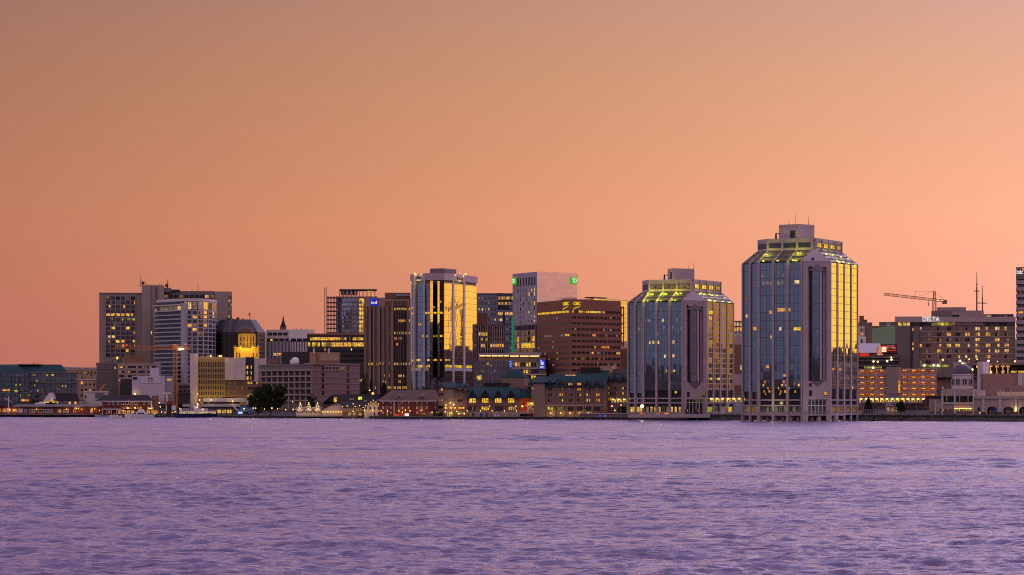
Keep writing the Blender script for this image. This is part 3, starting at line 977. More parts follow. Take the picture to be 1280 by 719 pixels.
# piles, deck and railing under the taller tower
fc = f2[1]
for i, px in enumerate((929.5, 940, 950, 960, 968, 979, 988, 998, 1005, 1014.5, 1023.5, 1034, 1043)):
    Yp = float(np.interp(px, [928, 948, 1003, 1038, 1072], [1113, 1101, 1092, 1095, 1121])) + (.2 if i % 2 == 0 else 1.6)
    r = 1.0 if i % 2 == 0 else .75
    x, y = PX(px, Yp + 1.5), Yp + 1.5
    tw2.part(MB().tube((x, y, -3), (x, y, PZ(519.5, 1095)), r, r, 10), 'pile', [M_concp])
dk = MB().prism([P(929, 1112.4), P(948, 1100.6), P(1003, 1091.8), P(1038, 1094.8), P(1056, 1108), P(1056, 1122), P(929, 1122)], PZ(519.6, 1092), PZ(517.6, 1092))
tw2.part(dk, 'deck', [M_tower])
rl = MB()
for (q0, q1) in ((P(950, 1099.8), P(1003, 1091.2)), (P(1003, 1091.2), P(1036, 1094.2))):
    fr = Fc(q0, q1, 1092)
    for kz in (.5, 1.1): rl.fbox(fr, 0, fr.L, PZ(517.6, 1092) + kz, PZ(517.6, 1092) + kz + .1, -.05, .05)
    for i in range(9): rl.fbox(fr, fr.L * i / 8 - .05, fr.L * i / 8 + .05, PZ(517.6, 1092), PZ(517.6, 1092) + 1.1, -.04, .04)
tw2.part(rl, 'railing', [M_steel])
lamp_light(tw2.root, (PX(965, 1096), 1094, PZ(504, 1092)), 260, (1, .85, .35), .5)
lamp_light(tw2.root, (PX(1018, 1091), 1089, PZ(508, 1092)), 120, (.9, 1, .55), .5)
tw2.done()

# ================================================================ gold mirror tower in the middle of the skyline
G_mid = curtain('mirror_glass', (.50, .52, .60), pw=1.35, fh=3.0, jit=.006)
G_midg = curtain('mirror_glass_sunset_tint', (.44, .38, .42), pw=1.35, fh=3.0, jit=.006)  # same glass as G_mid with the sunset's warmth put into its tint
def gold_tower():
    Yr = 1372
    Z = lambda y: PZ(y, Yr)
    pA, pB, pC, pD = P(514, 1386), P(530, 1377), P(555, 1372), P(583, 1397)
    pE = P(596, 1411)
    b = Bld('mirror_glass_tower', 'mirror glass tower with white columns, its one side blazing gold', 'office tower', (pC[0], 1400, 10))
    plan = [pA, pB, pC, pD, pE, (pE[0] - 6, pE[1] + 14), (pA[0] + 6, pA[1] + 28)]
    g0 = (sum(p[0] for p in plan) / 7, sum(p[1] for p in plan) / 7)
    ins = [(p[0] + (g0[0] - p[0]) * .03, p[1] + (g0[1] - p[1]) * .03) for p in plan]
    b.part(MB().prism(ins, 6, Z(343)), 'core_wall', [M_concd])
    F_ = [Fc(pA, pB, Yr), Fc(pB, pC, Yr), Fc(pC, pD, Yr), Fc(pD, pE, Yr)]
    for fc, g, nm in zip(F_, (G_mid, G_mid, G_midg, G_midg), ('glass_face',) * 4):
        if fc is F_[1]:
            for x0, x1, gg in ((530, 537.5, G_mid), (541.5, 546.5, G_dk), (550, 555, G_dk)):
                b.part(MB().fbox(fc, fc.a(x0), fc.a(x1), Z(492), Z(353), -.5, -.1), 'glass_face', [gg])
            for x0, x1 in ((538, 541), (547, 549.5)):              # projecting shafts invented so two strips mirror the sunset
                Yf = 1362.3 if x0 < 545 else 1366.6
                q0, q1 = P(x0, Yf), P(x1, Yf + (x1 - x0) * .392 * 1.75)
                m_ = MB().prism([q0, q1, P(x1, 1376), P(x0, 1376)], Z(472), Z(352), 0)
                b.part(m_, 'added_mirror_shaft', [G_midg])
        else:
            b.part(MB().fbox(fc, 0, fc.L, Z(492), Z(353.5), -.5, -.1), nm, [g])
        b.part(MB().fbox(fc, .1, fc.L - .1, Z(353.5), Z(350), -1.2, -.8), 'recess_band', [M_gdark])
        b.part(MB().fbox(fc, -.3, fc.L + .3, Z(350), Z(341.5), -1.2, .35), 'crown_band', [M_concp])
    for fi, x0, x1 in ((0, 518.3, 519.9), (1, 530.3, 532), (2, 565.6, 567.8), (2, 579.2, 581.4)):
        fc = F_[fi]
        b.part(MB().fbox(fc, fc.a(x0), fc.a(x1), Z(493), Z(341), -.4, .9 if fi < 2 else .12), 'column', [M_concw])
    for fi, xs in ((0, [(515, 518), (520.2, 528)]), (1, [(531, 537)]), (2, [(556, 565), (568, 579), (581.6, 582.8)]), (3, [(583, 590)])):
        fc = F_[fi]
        for x0, x1 in xs:
            b.part(MB().fbox(fc, fc.a(x0), fc.a(x1), Z(463.5), Z(459.7), -.3, .7 if fi < 2 else .08), 'belt', [M_concw])
            for i, (a0, a1) in enumerate(spans(fc.a(x0), fc.a(x1), max(1, int((x1 - x0) / 2)), .25)):
                b.win(fc, a0, a1, Z(459.2), Z(456), L_yel if rd.random() < .75 else L_dim, .02, None, 'lit_window')
    for fi, y, xs in ((0, 384, [(514.5, 517)]), (0, 391, [(514.5, 518)]), (1, 391, [(531, 534), (535, 537)]), (1, 391, [(542, 546), (550, 554)]), (1, 420, [(542, 543.5), (545, 546.5), (550, 553)]),
                      (0, 420, [(528, 529.5)]), (1, 420, [(533, 534.3)]), (2, 391, [(556, 557.5)]), (0, 450, [(514.5, 519), (520.5, 525)]), (1, 450, [(534, 537), (542, 546), (550, 552)]), (2, 450, [(557, 559), (561, 562.5)]),
                      (2, 376.5, [(572, 575.5)]), (1, 377, [(550, 551.5)]), (0, 405, [(523, 524.3), (525, 526)]), (1, 384, [(542, 543)]), (3, 384, [(584, 586)]), (2, 420, [(571, 577)])):
        for x0, x1 in xs:
            fc = F_[fi]
            b.win(fc, fc.a(x0), fc.a(x1), Z(y + 1.2), Z(y - 1.2), L_yel if fi != 0 or y > 440 else L_warm, 0, None, 'lit_window')
    for fi, x0, x1, t in ((0, 521, 527.5, 'As'), (2, 568.5, 578.5, 'Tios')):
        fc = F_[fi]
        sg = b.part(MB().fbox(fc, fc.a(x0) - .3, fc.a(x1) + .3, Z(350.2), Z(342.5), .36, .5), 'sign_niche', [M_concw])
        text(sg, t, fc, x0 + .6, 344, 348.6, x1 - .6, M_gdark, 'sign_lettering', .75)
        c = fc.pt((fc.a(x0) + fc.a(x1)) / 2, 1.8, Z(351))
        lamp_light(b.root, c, 150, (1, .75, .25), .5)
        for xx in (x0, x1):
            c = fc.pt(fc.a(xx), .8, Z(342)); lamp_light(b.root, c, 60, (1, .75, .25), .4)
    for px, Y_ in ((518.5, 1394), (582, 1398)):
        x, y = P(px, Y_)
        b.part(MB().lathe(x, y - 1, [(.05, Z(341.2)), (.55, Z(341.2) + .5), (.05, Z(341.2) + 1.1)], 8), 'roof_lamp', [L_bulb])
    q0, q1, q2 = P(537.5, 1388), P(555, 1384), P(570.5, 1396)
    m_ = MB().prism([q0, q1, q2, (q2[0] - 4, q2[1] + 14), (q0[0] + 2, q0[1] + 16)], Z(342), Z(333.8), 0)
    m_.prism([(p[0] * 1.0, p[1] - .2) for p in (q0, q1, q2)] + [(q2[0] - 4, q2[1] + 14), (q0[0] + 2, q0[1] + 16)], Z(340), Z(334.5), 1)
    b.part(m_, 'roof_plant_room', [M_concp, M_concd])
    q0, q1 = P(530.5, 1392), P(538, 1390)
    b.part(MB().prism([q0, q1, (q1[0], q1[1] + 8), (q0[0], q0[1] + 8)], Z(342), Z(339.3)), 'roof_box', [M_concd])
    b.done()
gold_tower()

# ================================================================ the left half of the skyline
def body(pts, depth, back=1.0):
    """Close a front outline (left to right) into a plan polygon."""
    if len(pts) == 2: pts = flat(*pts)
    a, b = pts[0], pts[-1]
    L = math.hypot(b[0] - a[0], b[1] - a[1]); n = (-(b[1] - a[1]) / L * depth, (b[0] - a[0]) / L * depth)
    return list(pts) + [(b[0] + n[0], b[1] + n[1]), (a[0] + n[0], a[1] + n[1])]


def slab(b, fc, px0, px1, y0, y1, mats, name, d0=-1.0, d1=.25):
    return b.part(MB().fbox(fc, fc.a(px0), fc.a(px1), fc.z(y1), fc.z(y0), d0, d1), name, mats if isinstance(mats, list) else [mats])


def A(fc, xs): return [(fc.a(x0), fc.a(x1)) for x0, x1 in xs]
def ZZ(fc, ys): return [(fc.z(y1), fc.z(y0)) for y0, y1 in ys]
def cols(x0, x1, n, w): return [(x0 + (x1 - x0) * (i + .5) / n - w / 2, x0 + (x1 - x0) * (i + .5) / n + w / 2) for i in range(n)]
def rws(y0, y1, n, h): return [(y0 + (y1 - y0) * (i + .5) / n - h / 2, y0 + (y1 - y0) * (i + .5) / n + h / 2) for i in range(n)]


G_teal = curtain('green_office_glass', (.20, .235, .235), pw=1.8, fh=2.6, jit=.02, rough=.08, mull=(.16, .22, .22), t=.22, refl=.75)

def green_office():
    Y = 1505
    b = Bld('glass_office_block', 'low dark green glass office block with sloping teal roof', 'office building', (PX(45, Y), Y + 10, 4))
    f = Fc(P(-30, Y), P(97, Y)); fL = Fc(P(-30, Y - 10), P(37, Y - 10))
    b.part(MB().prism(body([P(-30, Y), P(97, Y)], 40), 0, f.z(465)), 'wall', [M_concd])
    b.part(MB().prism(body([P(-30, Y - 10), P(37, Y - 10)], 12), 0, fL.z(465)), 'glazed_wing', [M_tealg])
    for x0, x1, ya, yb, Yr in ((-30, 26, 456.5, 465.5, Y - 8), (22, 79, 455.5, 465.2, Y + 3)):
        r = Fc(P(x0, Yr), P(x1, Yr))
        m = MB().hexa([r.pt(-.5, 1, r.z(yb)), r.pt(r.L + 2, 1, r.z(yb)), r.pt(r.L + 2, -30, r.z(yb)), r.pt(-.5, -30, r.z(yb))],
                      [r.pt(0, -5, r.z(ya)), r.pt(r.L - 1, -5, r.z(ya)), r.pt(r.L - 1, -24, r.z(ya)), r.pt(0, -24, r.z(ya))])
        b.part(m, 'teal_roof', [M_teal])
    b.part(MB().fbox(f, f.a(22), f.a(52), f.z(456), f.z(455), -12, -4), 'roof_cap', [M_concd])
    an = MB()
    for px in (41.5, 43.5, 47.5): an.tube((*P(px, Y + 10), f.z(456)), (*P(px, Y + 10), f.z(452)), .15, .1, 5)
    b.part(an, 'roof_aerials', [M_black])
    for x0, x1 in ((-28, -12), (-11, 2), (3, 13.5), (15, 23), (25, 36)):
        for y0, y1 in ((466.5, 471), (472.5, 477), (478.5, 483), (484.5, 489), (490.5, 495), (496.5, 502)):
            slab(b, fL, x0, x1, y0, y1, G_teal, 'glass_panel', -.2, .15)
        slab(b, fL, x1 + .1, x1 + .9, 465.5, 503, M_tealg, 'mullion_pier', -.3, .5)
    for x0, x1 in ((39, 50.5), (52, 60.5), (62, 70), (72, 81), (83, 95)):
        for y0, y1 in ((467, 471.5), (472.5, 477.5), (480, 484.5), (485.5, 490.5), (492.5, 497)):
            slab(b, f, x0, x1, y0, y1, G_teal, 'glass_panel', -.2, .12)
    for y in (466, 478.8, 491.5):
        slab(b, f, 37.5, 96.5, y - .7, y + .5, M_concd, 'floor_band', -.2, .5)
    for px, y, w, m in ((24, 469, 2, L_dim), (42, 468.8, 4, L_dim), (59, 469, 2, L_green), (66, 469, 3, L_yel), (20, 481.5, 1.6, L_green), (43.5, 481.7, 1.5, L_yel), (25, 481, 2.5, L_green), (46, 476, 2, L_green), (78, 482.5, 1.3, L_warm), (82, 482.7, 1.2, L_yel), (95.3, 474, 1, L_dimp),
                       (47.3, 488.3, 1.4, L_warm), (38.5, 489.5, 1.4, L_dimp), (36.5, 494, 1.8, L_green), (25.5, 494.5, 1.2, L_green), (73, 486, 1, L_dim), (53, 487.5, 1, L_dim), (61.5, 500, 2, L_dim)):
        fc = fL if px < 37 else f
        b.win(fc, fc.a(px - w / 2), fc.a(px + w / 2), fc.z(y + 1), fc.z(y - 1), m, .22, None, 'lit_window')
    for x0, x1, y, m in ((-8, 0, 487.7, L_amb), (3, 7, 487.8, L_warm), (8, 12.5, 487.8, L_amb), (18, 22.5, 488.8, L_green), (26, 31, 500.5, L_warm), (32, 37, 500.5, L_amb)):
        b.win(fL, fL.a(x0), fL.a(x1), fL.z(y + 1.2), fL.z(y - 1.2), m, .22, None, 'lit_window')
    b.done()
green_office()


def simple_block(name, label, cat, px0, px1, Y, ytop, mat, depth=25, windows=None, roof=None, Yl=None, Yrr=None, group=None, z0=None):
    """A plain block: body, parapet, roof kit and a list of window grids (columns, rows, dark, lit share, lit kinds, seed)."""
    p0, p1 = P(px0, Yl or Y), P(px1, Yrr or Y)
    fc = Fc(p0, p1, Y)
    zb = ground((p0[0] + p1[0]) / 2, Y) - 3 if z0 is None else z0
    b = Bld(name, label, cat, ((p0[0] + p1[0]) / 2, Y + depth / 2, zb), group)
    b.part(MB().prism(body([p0, p1], depth), zb - 2, fc.z(ytop)), 'wall', [mat])
    b.part(MB().prism(body([(p0[0] - .15, p0[1] - .25), (p1[0] + .15, p1[1] - .25)], depth + .5), fc.z(ytop) - .5, fc.z(ytop) + .35), 'parapet', [mat])
    for (xs, ys, dark, share, kinds, seed) in windows or []:
        b.grid(fc, A(fc, xs), ZZ(fc, ys), dark, chance(share, kinds, seed), .06, M_framed)
    return b, fc


b, fc = simple_block('low_apartment_block', 'low beige block peeping over trees behind the green office', 'building', 81, 123, 1720, 462, M_beige, 30, [(cols(83, 121, 9, 1.6), [(465, 467)], M_gdark, .1, WARM, 3)])
slab(b, fc, 106, 109, 459.5, 462, M_concd, 'roof_hatch', -4, -1); slab(b, fc, 99, 100, 460, 462, M_concd, 'chimney', -4, -3); b.done()
b, fc = simple_block('stucco_house', 'small beige stucco building with lit window beside the concrete office', 'building', 98.5, 121, 1560, 474.5, M_beige, 18, [(cols(100, 120, 4, 2.2), rws(477, 498, 3, 2.6), M_gdark, .12, [L_warm], 5)])
b.win(fc, fc.a(101), fc.a(103.5), fc.z(480.5), fc.z(477), L_amb, .12, None, 'lit_window')
slab(b, fc, 98, 121.5, 474, 475.2, M_concw, 'cornice', -1, .4); b.done()


def concrete_offices():
    Y = 1560
    b, fc = simple_block('concrete_office', 'low grey concrete office with gridded windows below the tall hotel slab', 'office building', 120.5, 147, Y, 454.2, M_concd, 30,
                         [(cols(122, 146, 5, 3.4), rws(457.5, 494, 7, 3.6), M_gpale, .02, [L_pale], 9)])
    g = Fc(P(147, Y), P(201, Y))
    slab(b, g, 147, 201, 454, 505, M_conc, 'side_wing', -28, .3)
    for y in (458.8, 464.7, 470.2):
        for x0, x1 in ((149, 155.5), (160, 170), (173, 181), (184, 195)):
            b.win(g, g.a(x0), g.a(x1), g.z(y + 1.2), g.z(y - 1.2), M_gdark, .4, None, 'strip_window')
    for px, y, m, w in ((151.5, 459, L_yel, 4.5), (150.5, 465, L_amb, 3), (161.5, 464.8, L_amb, 2), (149.5, 476, L_amb, 1.6), (179, 459.2, L_dim, 3), (188, 459, L_dim, 4), (192, 465, L_dim, 4)):
        b.win(g, g.a(px - w / 2), g.a(px + w / 2), g.z(y + .9), g.z(y - .9), m, .5, None, 'lit_window')
    slab(b, g, 155, 181.5, 443.2, 454.5, M_brown, 'rooftop_plant_room', -16, -3)
    slab(b, g, 146.2, 152.5, 445, 454.5, M_tealg, 'rooftop_tank_box', -12, -4)
    slab(b, fc, 132, 142, 450.5, 454.3, M_concd, 'rooftop_unit', -10, -4)
    p = g.pt(g.a(146.5), -3, g.z(447.5))
    b.part(MB().lathe(p[0], p[1], [(.05, p[2] - .8), (.7, p[2]), (.05, p[2] + .8)], 8), 'roof_lamp', [L_bulbo])
    slab(b, g, 147.2, 150.2, 476.5, 505, M_brown, 'corner_pier', .2, .8)
    slab(b, g, 150.5, 165, 474, 505, M_black, 'loading_bay', .2, .5)
    b.done()
concrete_offices()


def hotel_slab():
    Y = 1640
    b = Bld('concrete_hotel_tower', 'tall concrete slab hotel with lit gridded windows and roof aerials', 'tower block', (PX(190, Y), Y + 20, 12))
    f = Fc(P(124, Y), P(179, Y)); f2 = Fc(P(177, Y - 4), P(205, Y - 4)); f3 = Fc(P(203, Y + 4), P(290, Y + 4))
    b.part(MB().prism(body([P(124, Y), P(179, Y)], 35), 5, f.z(366.3)), 'wall', [M_conc])
    b.part(MB().prism(body([P(177, Y - 4), P(205, Y - 4)], 30), 5, f2.z(356.5)), 'lift_core', [M_conc])
    b.part(MB().prism(body([P(203, Y + 4), P(290, Y + 4)], 22), 5, f3.z(364.3)), 'wing', [M_conc])
    slab(b, f, 123.6, 179.2, 366, 367.4, M_concd, 'parapet', -1, .5)
    slab(b, f3, 204, 268, 364, 372.5, M_concd, 'dark_top_storey', -.5, .3)
    slab(b, f2, 188.5, 190.5, 357, 500, M_concd, 'wall_joint', -.2, .12)
    slab(b, f2, 193.5, 197.5, 357.5, 500, M_brown, 'wall_joint', -.2, .14)
    xs = [(132.6 + 6.2 * i, 132.6 + 6.2 * i + 5.0) for i in range(6)]
    ys = [(370.7 + 5.47 * i, 370.7 + 5.47 * i + 4.1) for i in range(14)]
    b.grid(f, A(f, xs), ZZ(f, ys), M_gmid, chance(.3, [M_gdark, M_gpale], 2), .05, None)
    for x in [131.8 + 6.2 * i for i in range(7)]: slab(b, f, x - .45, x + .45, 369.5, 447, M_conc, 'mullion_pier', -.1, .55)
    lit = [(133, 371.5, 3, L_dim), (136, 382.5, 3, L_warm), (154, 383, 2, L_warm), (133, 393.2, 4.5, L_warm), (139, 393.2, 4.5, L_yel), (145.5, 393.2, 4, L_warm), (151.5, 393.2, 4, L_warm), (158, 393.2, 4.4, L_yel), (164, 393, 2, L_warm),
           (159.5, 398.6, 4, L_green), (164.5, 398.6, 4.5, L_green), (139.5, 398.6, 1.5, L_dim), (152.5, 398.8, 1.5, L_green), (139.5, 409.8, 4.6, L_yel), (157.5, 409.8, 4.4, L_yel), (167, 415.5, 1.8, L_warm), (135, 420.5, 4, L_pale), (140, 420.8, 3.6, L_pale),
           (145, 426.6, 4.6, L_yel), (151.5, 426.2, 4, L_warm), (166, 426.3, 3.5, L_yel), (135.5, 427, 1.6, L_warm), (152.5, 432, 3, L_warm), (146, 432.3, 1.5, L_dim), (157.5, 438, 3, L_warm), (168, 432, 1.3, L_warm), (142, 405, 1.4, L_dim), (138, 378, 1.2, L_dim), (167.5, 378, 1, L_warm)]
    for x, y, w, m in lit: b.win(f, f.a(x), f.a(x + w), f.z(y + 2), f.z(y - 1.2), m, .14, None, 'lit_window')
    xs = [(205 + 6.4 * i, 205 + 6.4 * i + 5) for i in range(10)]
    b.grid(f3, A(f3, xs), ZZ(f3, [(368.5, 373), (375, 378.5)]), M_gdark, chance(.3, [L_dim, L_warm], 4), .35, M_framed, 'top_window')
    for x0, x1, y0, y1 in ((208, 216, 376, 377.6), (214, 220, 375.5, 377)):
        b.win(f3, f3.a(x0), f3.a(x1), f3.z(y1), f3.z(y0), L_yel, .45, None, 'lit_window')
    b.grid(f3, A(f3, [(285.6, 287.2), (288, 289.6)]), ZZ(f3, rws(369, 398, 6, 3.2)), M_gpale, chance(.55, [L_dim, L_warm], 6), .05, M_framed, 'stair_window')
    for x, y in ((194.2, 388.5), (188.7, 416)): b.win(f2, f2.a(x), f2.a(x + 1.3), f2.z(y + 2), f2.z(y - 2), L_warm, .2, None, 'lit_window')
    slab(b, f2, 204, 214, 359.5, 365, M_concd, 'roof_plant_room', -14, -2)
    slab(b, f2, 214, 225, 361.5, 365, M_black, 'roof_plant_room', -12, -4)
    core = [o for o in b.root.children if o.name.startswith('lift_core')][0]
    for px, yt, yb in ((175.5, 345, 357), (177.5, 351, 357), (178.5, 349, 357), (181.5, 352, 357), (184, 354, 357), (199, 353.5, 357), (201.5, 354.5, 357), (207.5, 352, 360), (209, 348, 360), (210, 350, 360), (247.5, 353.5, 364), (240, 361, 364)):
        x, y = P(px, Y + 6); MB().tube((x, y, PZ(yb + 1, Y)), (x, y, PZ(yt, Y)), .32 if px in (178.5, 209) else .2, .12, 5).build('aerial', [M_black], core)
    for px, y0, y1 in ((178.8, 352, 355), (208.3, 355, 358)):
        c = P(px, Y + 5); MB().box(c[0] - .8, c[0] + .8, c[1] - .5, c[1] + .5, PZ(y1, Y), PZ(y0, Y)).build('aerial_panel', [M_black], core)
    b.done()
hotel_slab()


def balcony_tower():
    Y = 1580
    b = Bld('apartment_tower', 'white apartment tower with stacked balconies and a curved corner', 'apartment tower', (PX(232, Y), Y + 15, 8))
    pL, pM = P(195.5, Y + 22), P(230, Y)
    fl = Fc(pL, pM, Y)
    arc = [pM]
    cx_, cy_ = P(246, Y + 14)
    for px, yy in ((234, Y - 1.5), (240, Y - 2), (247, Y - 1), (254, Y + 2), (260, Y + 7), (265, Y + 13), (269, Y + 20), (271, Y + 28)):
        arc.append(P(px, yy))
    plan = [pL] + arc + [(arc[-1][0] - 3, Y + 45), (pL[0] + 3, Y + 45)]
    zt = PZ(374, Y)
    g0 = (PX(232, Y + 20), Y + 20)
    ins = lambda k_: [(p[0] + (g0[0] - p[0]) * k_, p[1] + (g0[1] - p[1]) * k_) for p in plan]
    b.part(MB().prism(ins(.05), 2, PZ(375, Y)), 'wall', [M_gblue])
    yf = [388.2 + 5.35 * i for i in range(21)]
    for i, y in enumerate(yf):
        b.part(MB().fbox(fl, -.4, fl.L - 1.2, PZ(y, Y) - .3, PZ(y, Y) + .4, -1.2, 1.3), 'balcony', [M_bluew])
    for i, y in enumerate(yf):
        m = MB()
        for j in range(len(arc) - 1):
            fc = Fc(arc[j], arc[j + 1], Y)
            m.fbox(fc, 0, fc.L, PZ(y, Y) - .35, PZ(y, Y) + .2, -.5, .1)
        b.part(m, 'floor_band', [M_bluew])
    slab(b, fl, 229, 233.2, 379, 500, M_bluew, 'corner_pier', -1.5, 1.6)
    for j in range(1, len(arc) - 1):
        fc = Fc(arc[j], arc[j + 1], Y)
        b.part(MB().fbox(fc, -.3, .3, 2, PZ(388, Y), -.4, .3), 'pier', [M_bluew])
    lm = chance(.3, [L_dim, L_dimp, L_pale], 3); dk = chance(.75, [M_gmid, M_gpale, M_gpale, M_gdark], 8)
    for i, y in enumerate(yf[:-1]):
        for j, (a0, a1) in enumerate(spans(1, fl.L - 2, 9, .5)):
            mm = dk(i, j) or M_gblue
            if lm(i, j) and (i in (2, 3, 9, 10, 12, 14) or (i + j) % 4 == 0): mm = lm(i, j)
            b.win(fl, a0, a1, PZ(y + 4.4, Y), PZ(y + 1, Y), mm, -.7, None, 'balcony_window')
    lit = {(0, 0): L_dim, (0, 4): L_pale, (1, 2): L_warm, (3, 0): L_warm, (3, 1): L_warm, (3, 2): L_dim, (4, 0): L_yel, (4, 2): L_warm, (4, 3): L_warm, (6, 4): L_warm, (5, 3): L_dim}
    for i, y in enumerate(yf[:-2]):
        for j in range(1, len(arc) - 1):
            fc = Fc(arc[j], arc[j + 1], Y)
            mm = lit.get((i, j)) or (M_gpale if (i * 3 + j) % 5 == 0 else M_gmid)
            if j >= 3 and (i * 5 + j) % 7: mm = G_sun                                    # the curve that mirrors the sunset
            b.win(fc, .4, fc.L - .4, PZ(y + 4.5, Y), PZ(y + .7, Y), mm, -.1, None, 'window')
    # penthouse with tall glazing
    b.part(MB().prism(ins(.0), PZ(376.5, Y), PZ(373.2, Y)), 'roof_band', [M_concw])
    b.part(MB().fbox(fl, -.8, fl.L, PZ(381.6, Y), PZ(380.2, Y), -8, 2.0), 'roof_canopy', [M_concw])
    for j, (a0, a1) in enumerate(spans(4, fl.L - 2, 5, .4)):
        b.win(fl, a0, a1, PZ(387.3, Y), PZ(382, Y), [L_dim, L_dimp, L_dim, L_dim, L_pale][j], .3, M_frame, 'penthouse_window')
    for j in range(0, len(arc) - 1):
        fc = Fc(arc[j], arc[j + 1], Y)
        b.win(fc, .3, fc.L - .3, PZ(386.8, Y), PZ(377.2, Y), [L_pale, L_pale, L_dim, L_dimp, G_sun, G_sun, L_dim, G_sun][j], -.05, M_frame, 'penthouse_window')
    b.done()
M_bluew = wall('pale_painted_concrete', (.36, .34, .40), var=.07)
G_sun = curtain('apartment_glass', (.42, .40, .42), pw=1.4, fh=40, jit=.03, rough=.05)
balcony_tower()


def mansard_tower():
    Y = 1600
    b = Bld('mansard_office_tower', 'black faceted office tower with sloping upper walls behind the lit stone building', 'office tower', (PX(297, Y), Y + 15, 10))
    base = [P(262.5, Y + 16), P(278, Y), P(322, Y), P(332, Y + 14), (PX(332, Y + 40), Y + 40), (PX(262.5, Y + 40), Y + 40)]
    top = [P(275.5, Y + 16), P(283, Y + 9), P(313, Y + 9), P(320, Y + 16), (PX(319, Y + 32), Y + 32), (PX(276, Y + 32), Y + 32)]
    za, zm, zt = 5, PZ(415, Y), PZ(398.8, Y)
    b.part(MB().prism(base, za, zm), 'wall', [M_concd2])
    b.part(MB().prism(base, zm, zt, pts1=top), 'sloping_wall', [M_mans])
    fcs = [Fc(base[i], base[i + 1], Y) for i in range(3)]
    for fi, xs in ((0, [(264, 269), (271, 276.5)]), (1, [(294.5, 300), (302, 309), (311, 318)]), (2, [(324, 330)])):
        fc = fcs[fi]
        b.grid(fc, A(fc, xs), ZZ(fc, rws(416.5, 450, 6, 3.6)), M_gdark, None, .06, None, 'strip_window')
    f = fcs[1]
    for x0, x1 in ((279.5, 282.5), (290, 293.2)):
        b.part(MB().fbox(f, f.a(x0), f.a(x1), 8, zm, -.2, .8), 'dark_rib', [M_black])
        t = Fc(top[1], top[2], Y)
        q = [f.pt(f.a(x0), .8, zm), f.pt(f.a(x1), .8, zm), f.pt(f.a(x1), -.5, zm), f.pt(f.a(x0), -.5, zm)]
        r = [t.pt(t.a(x0 + 3), .5, zt), t.pt(t.a(x1 + 3), .5, zt), t.pt(t.a(x1 + 3), -.5, zt), t.pt(t.a(x0 + 3), -.5, zt)]
        b.part(MB().hexa(q, r), 'dark_rib', [M_black])
    m = MB()
    for x0, x1, y in ((284, 287, 396.5), (288, 289.5, 397), (296, 299, 396), (303, 304.5, 397.5), (291, 293, 397.6)):
        m.box(PX(x0, Y + 15), PX(x1, Y + 15), Y + 12, Y + 18, zt - .3, PZ(y, Y))
    b.part(m, 'roof_units', [M_black])
    m = MB(); x, y = P(312.5, Y + 14)
    m.tube((x, y, zt - .3), (x, y, PZ(391, Y)), .2, .15, 5); m.tube((x, y, PZ(394.5, Y)), (PX(309, Y), y, PZ(391, Y)), .3, .3, 5); m.box(PX(308, Y), PX(309.4, Y), y - .3, y + .3, PZ(393, Y), PZ(390, Y))
    b.part(m, 'window_cleaning_davit', [M_rust])
    b.done()
M_concd2 = wall('black_granite', (.04, .033, .034), rough=.4, var=.1, grid=(1.6, 3.2, .12, 1.7))
M_mans = wall('black_sloping_cladding', (.080, .064, .068), rough=.6, var=.08, grid=(1.6, 3.0, .1, .6))
mansard_tower()


def deco_tower():
    Y = 1530
    b = Bld('stone_setback_building', 'stepped old stone building floodlit yellow with rounded top', 'building', (PX(308, Y), Y + 8, 10))
    f = Fc(P(292.5, Y), P(324, Y)); f2 = Fc(P(297.5, Y + 3), P(319.8, Y + 3)); f3 = Fc(P(299.5, Y + 4), P(317, Y + 4))
    slab(b, f, 292.5, 324, 435, 470, M_buff, 'wall', -18, 0)
    slab(b, f2, 297.5, 319.8, 418, 436, M_buff, 'upper_wall', -14, 0)
    slab(b, f2, 298.5, 318.8, 417.2, 418.6, M_buff, 'cornice', -13, .5)
    slab(b, f, 292, 302, 434, 435.6, M_buff, 'cornice', -8, .6); slab(b, f, 314, 324.4, 434, 435.6, M_buff, 'cornice', -8, .6)
    c = P(308.2, Y + 10); r = 8.2 * Y / F
    b.part(MB().lathe(c[0], c[1], [(r, PZ(417.4, Y)), (r * 1.0, PZ(413.5, Y)), (r * .9, PZ(410.8, Y)), (r * .6, PZ(408.8, Y)), (r * .1, PZ(408, Y))], 22), 'rounded_roof', [M_broof], smooth=True)
    b.grid(f2, A(f2, cols(299, 319, 5, 1.1)), ZZ(f2, [(421, 427), (428.5, 433)]), M_gdark, None, .08, None)
    b.grid(f, A(f, [(295.5, 296.7), (299, 300), (316.3, 317.3), (320.5, 321.5)]), ZZ(f, [(441, 447)]), M_gdark, None, .08, None)
    for x in (298, 303, 308.4, 313.6, 319): slab(b, f2, x - .35, x + .35, 419, 435, M_buff, 'pilaster', -.1, .5)
    for px in (294, 300.5, 316, 322.5): b.part(MB().hexa(*[[(PX(px + s * k_, Y) , Y - .5 + t, PZ(z, Y)) for s, t in ((-1, 0), (1, 0), (1, 1.5), (-1, 1.5))] for k_, z in ((1, 434.2), (.5, 431.8))]), 'finial', [M_buff])
    for px, y, p_ in ((297, 452, 2600), (308, 452, 2600), (319, 452, 2600), (301, 435.5, 900), (308, 435.5, 900), (315, 435.5, 900), (308, 419, 500)):
        x, yy = P(px, Y - 8 if y > 440 else Y - 2.2)
        lamp_light(b.root, (x, yy, PZ(y, Y)), p_ * .55, (1, .55, .02), 1.0)
    b.done()
deco_tower()


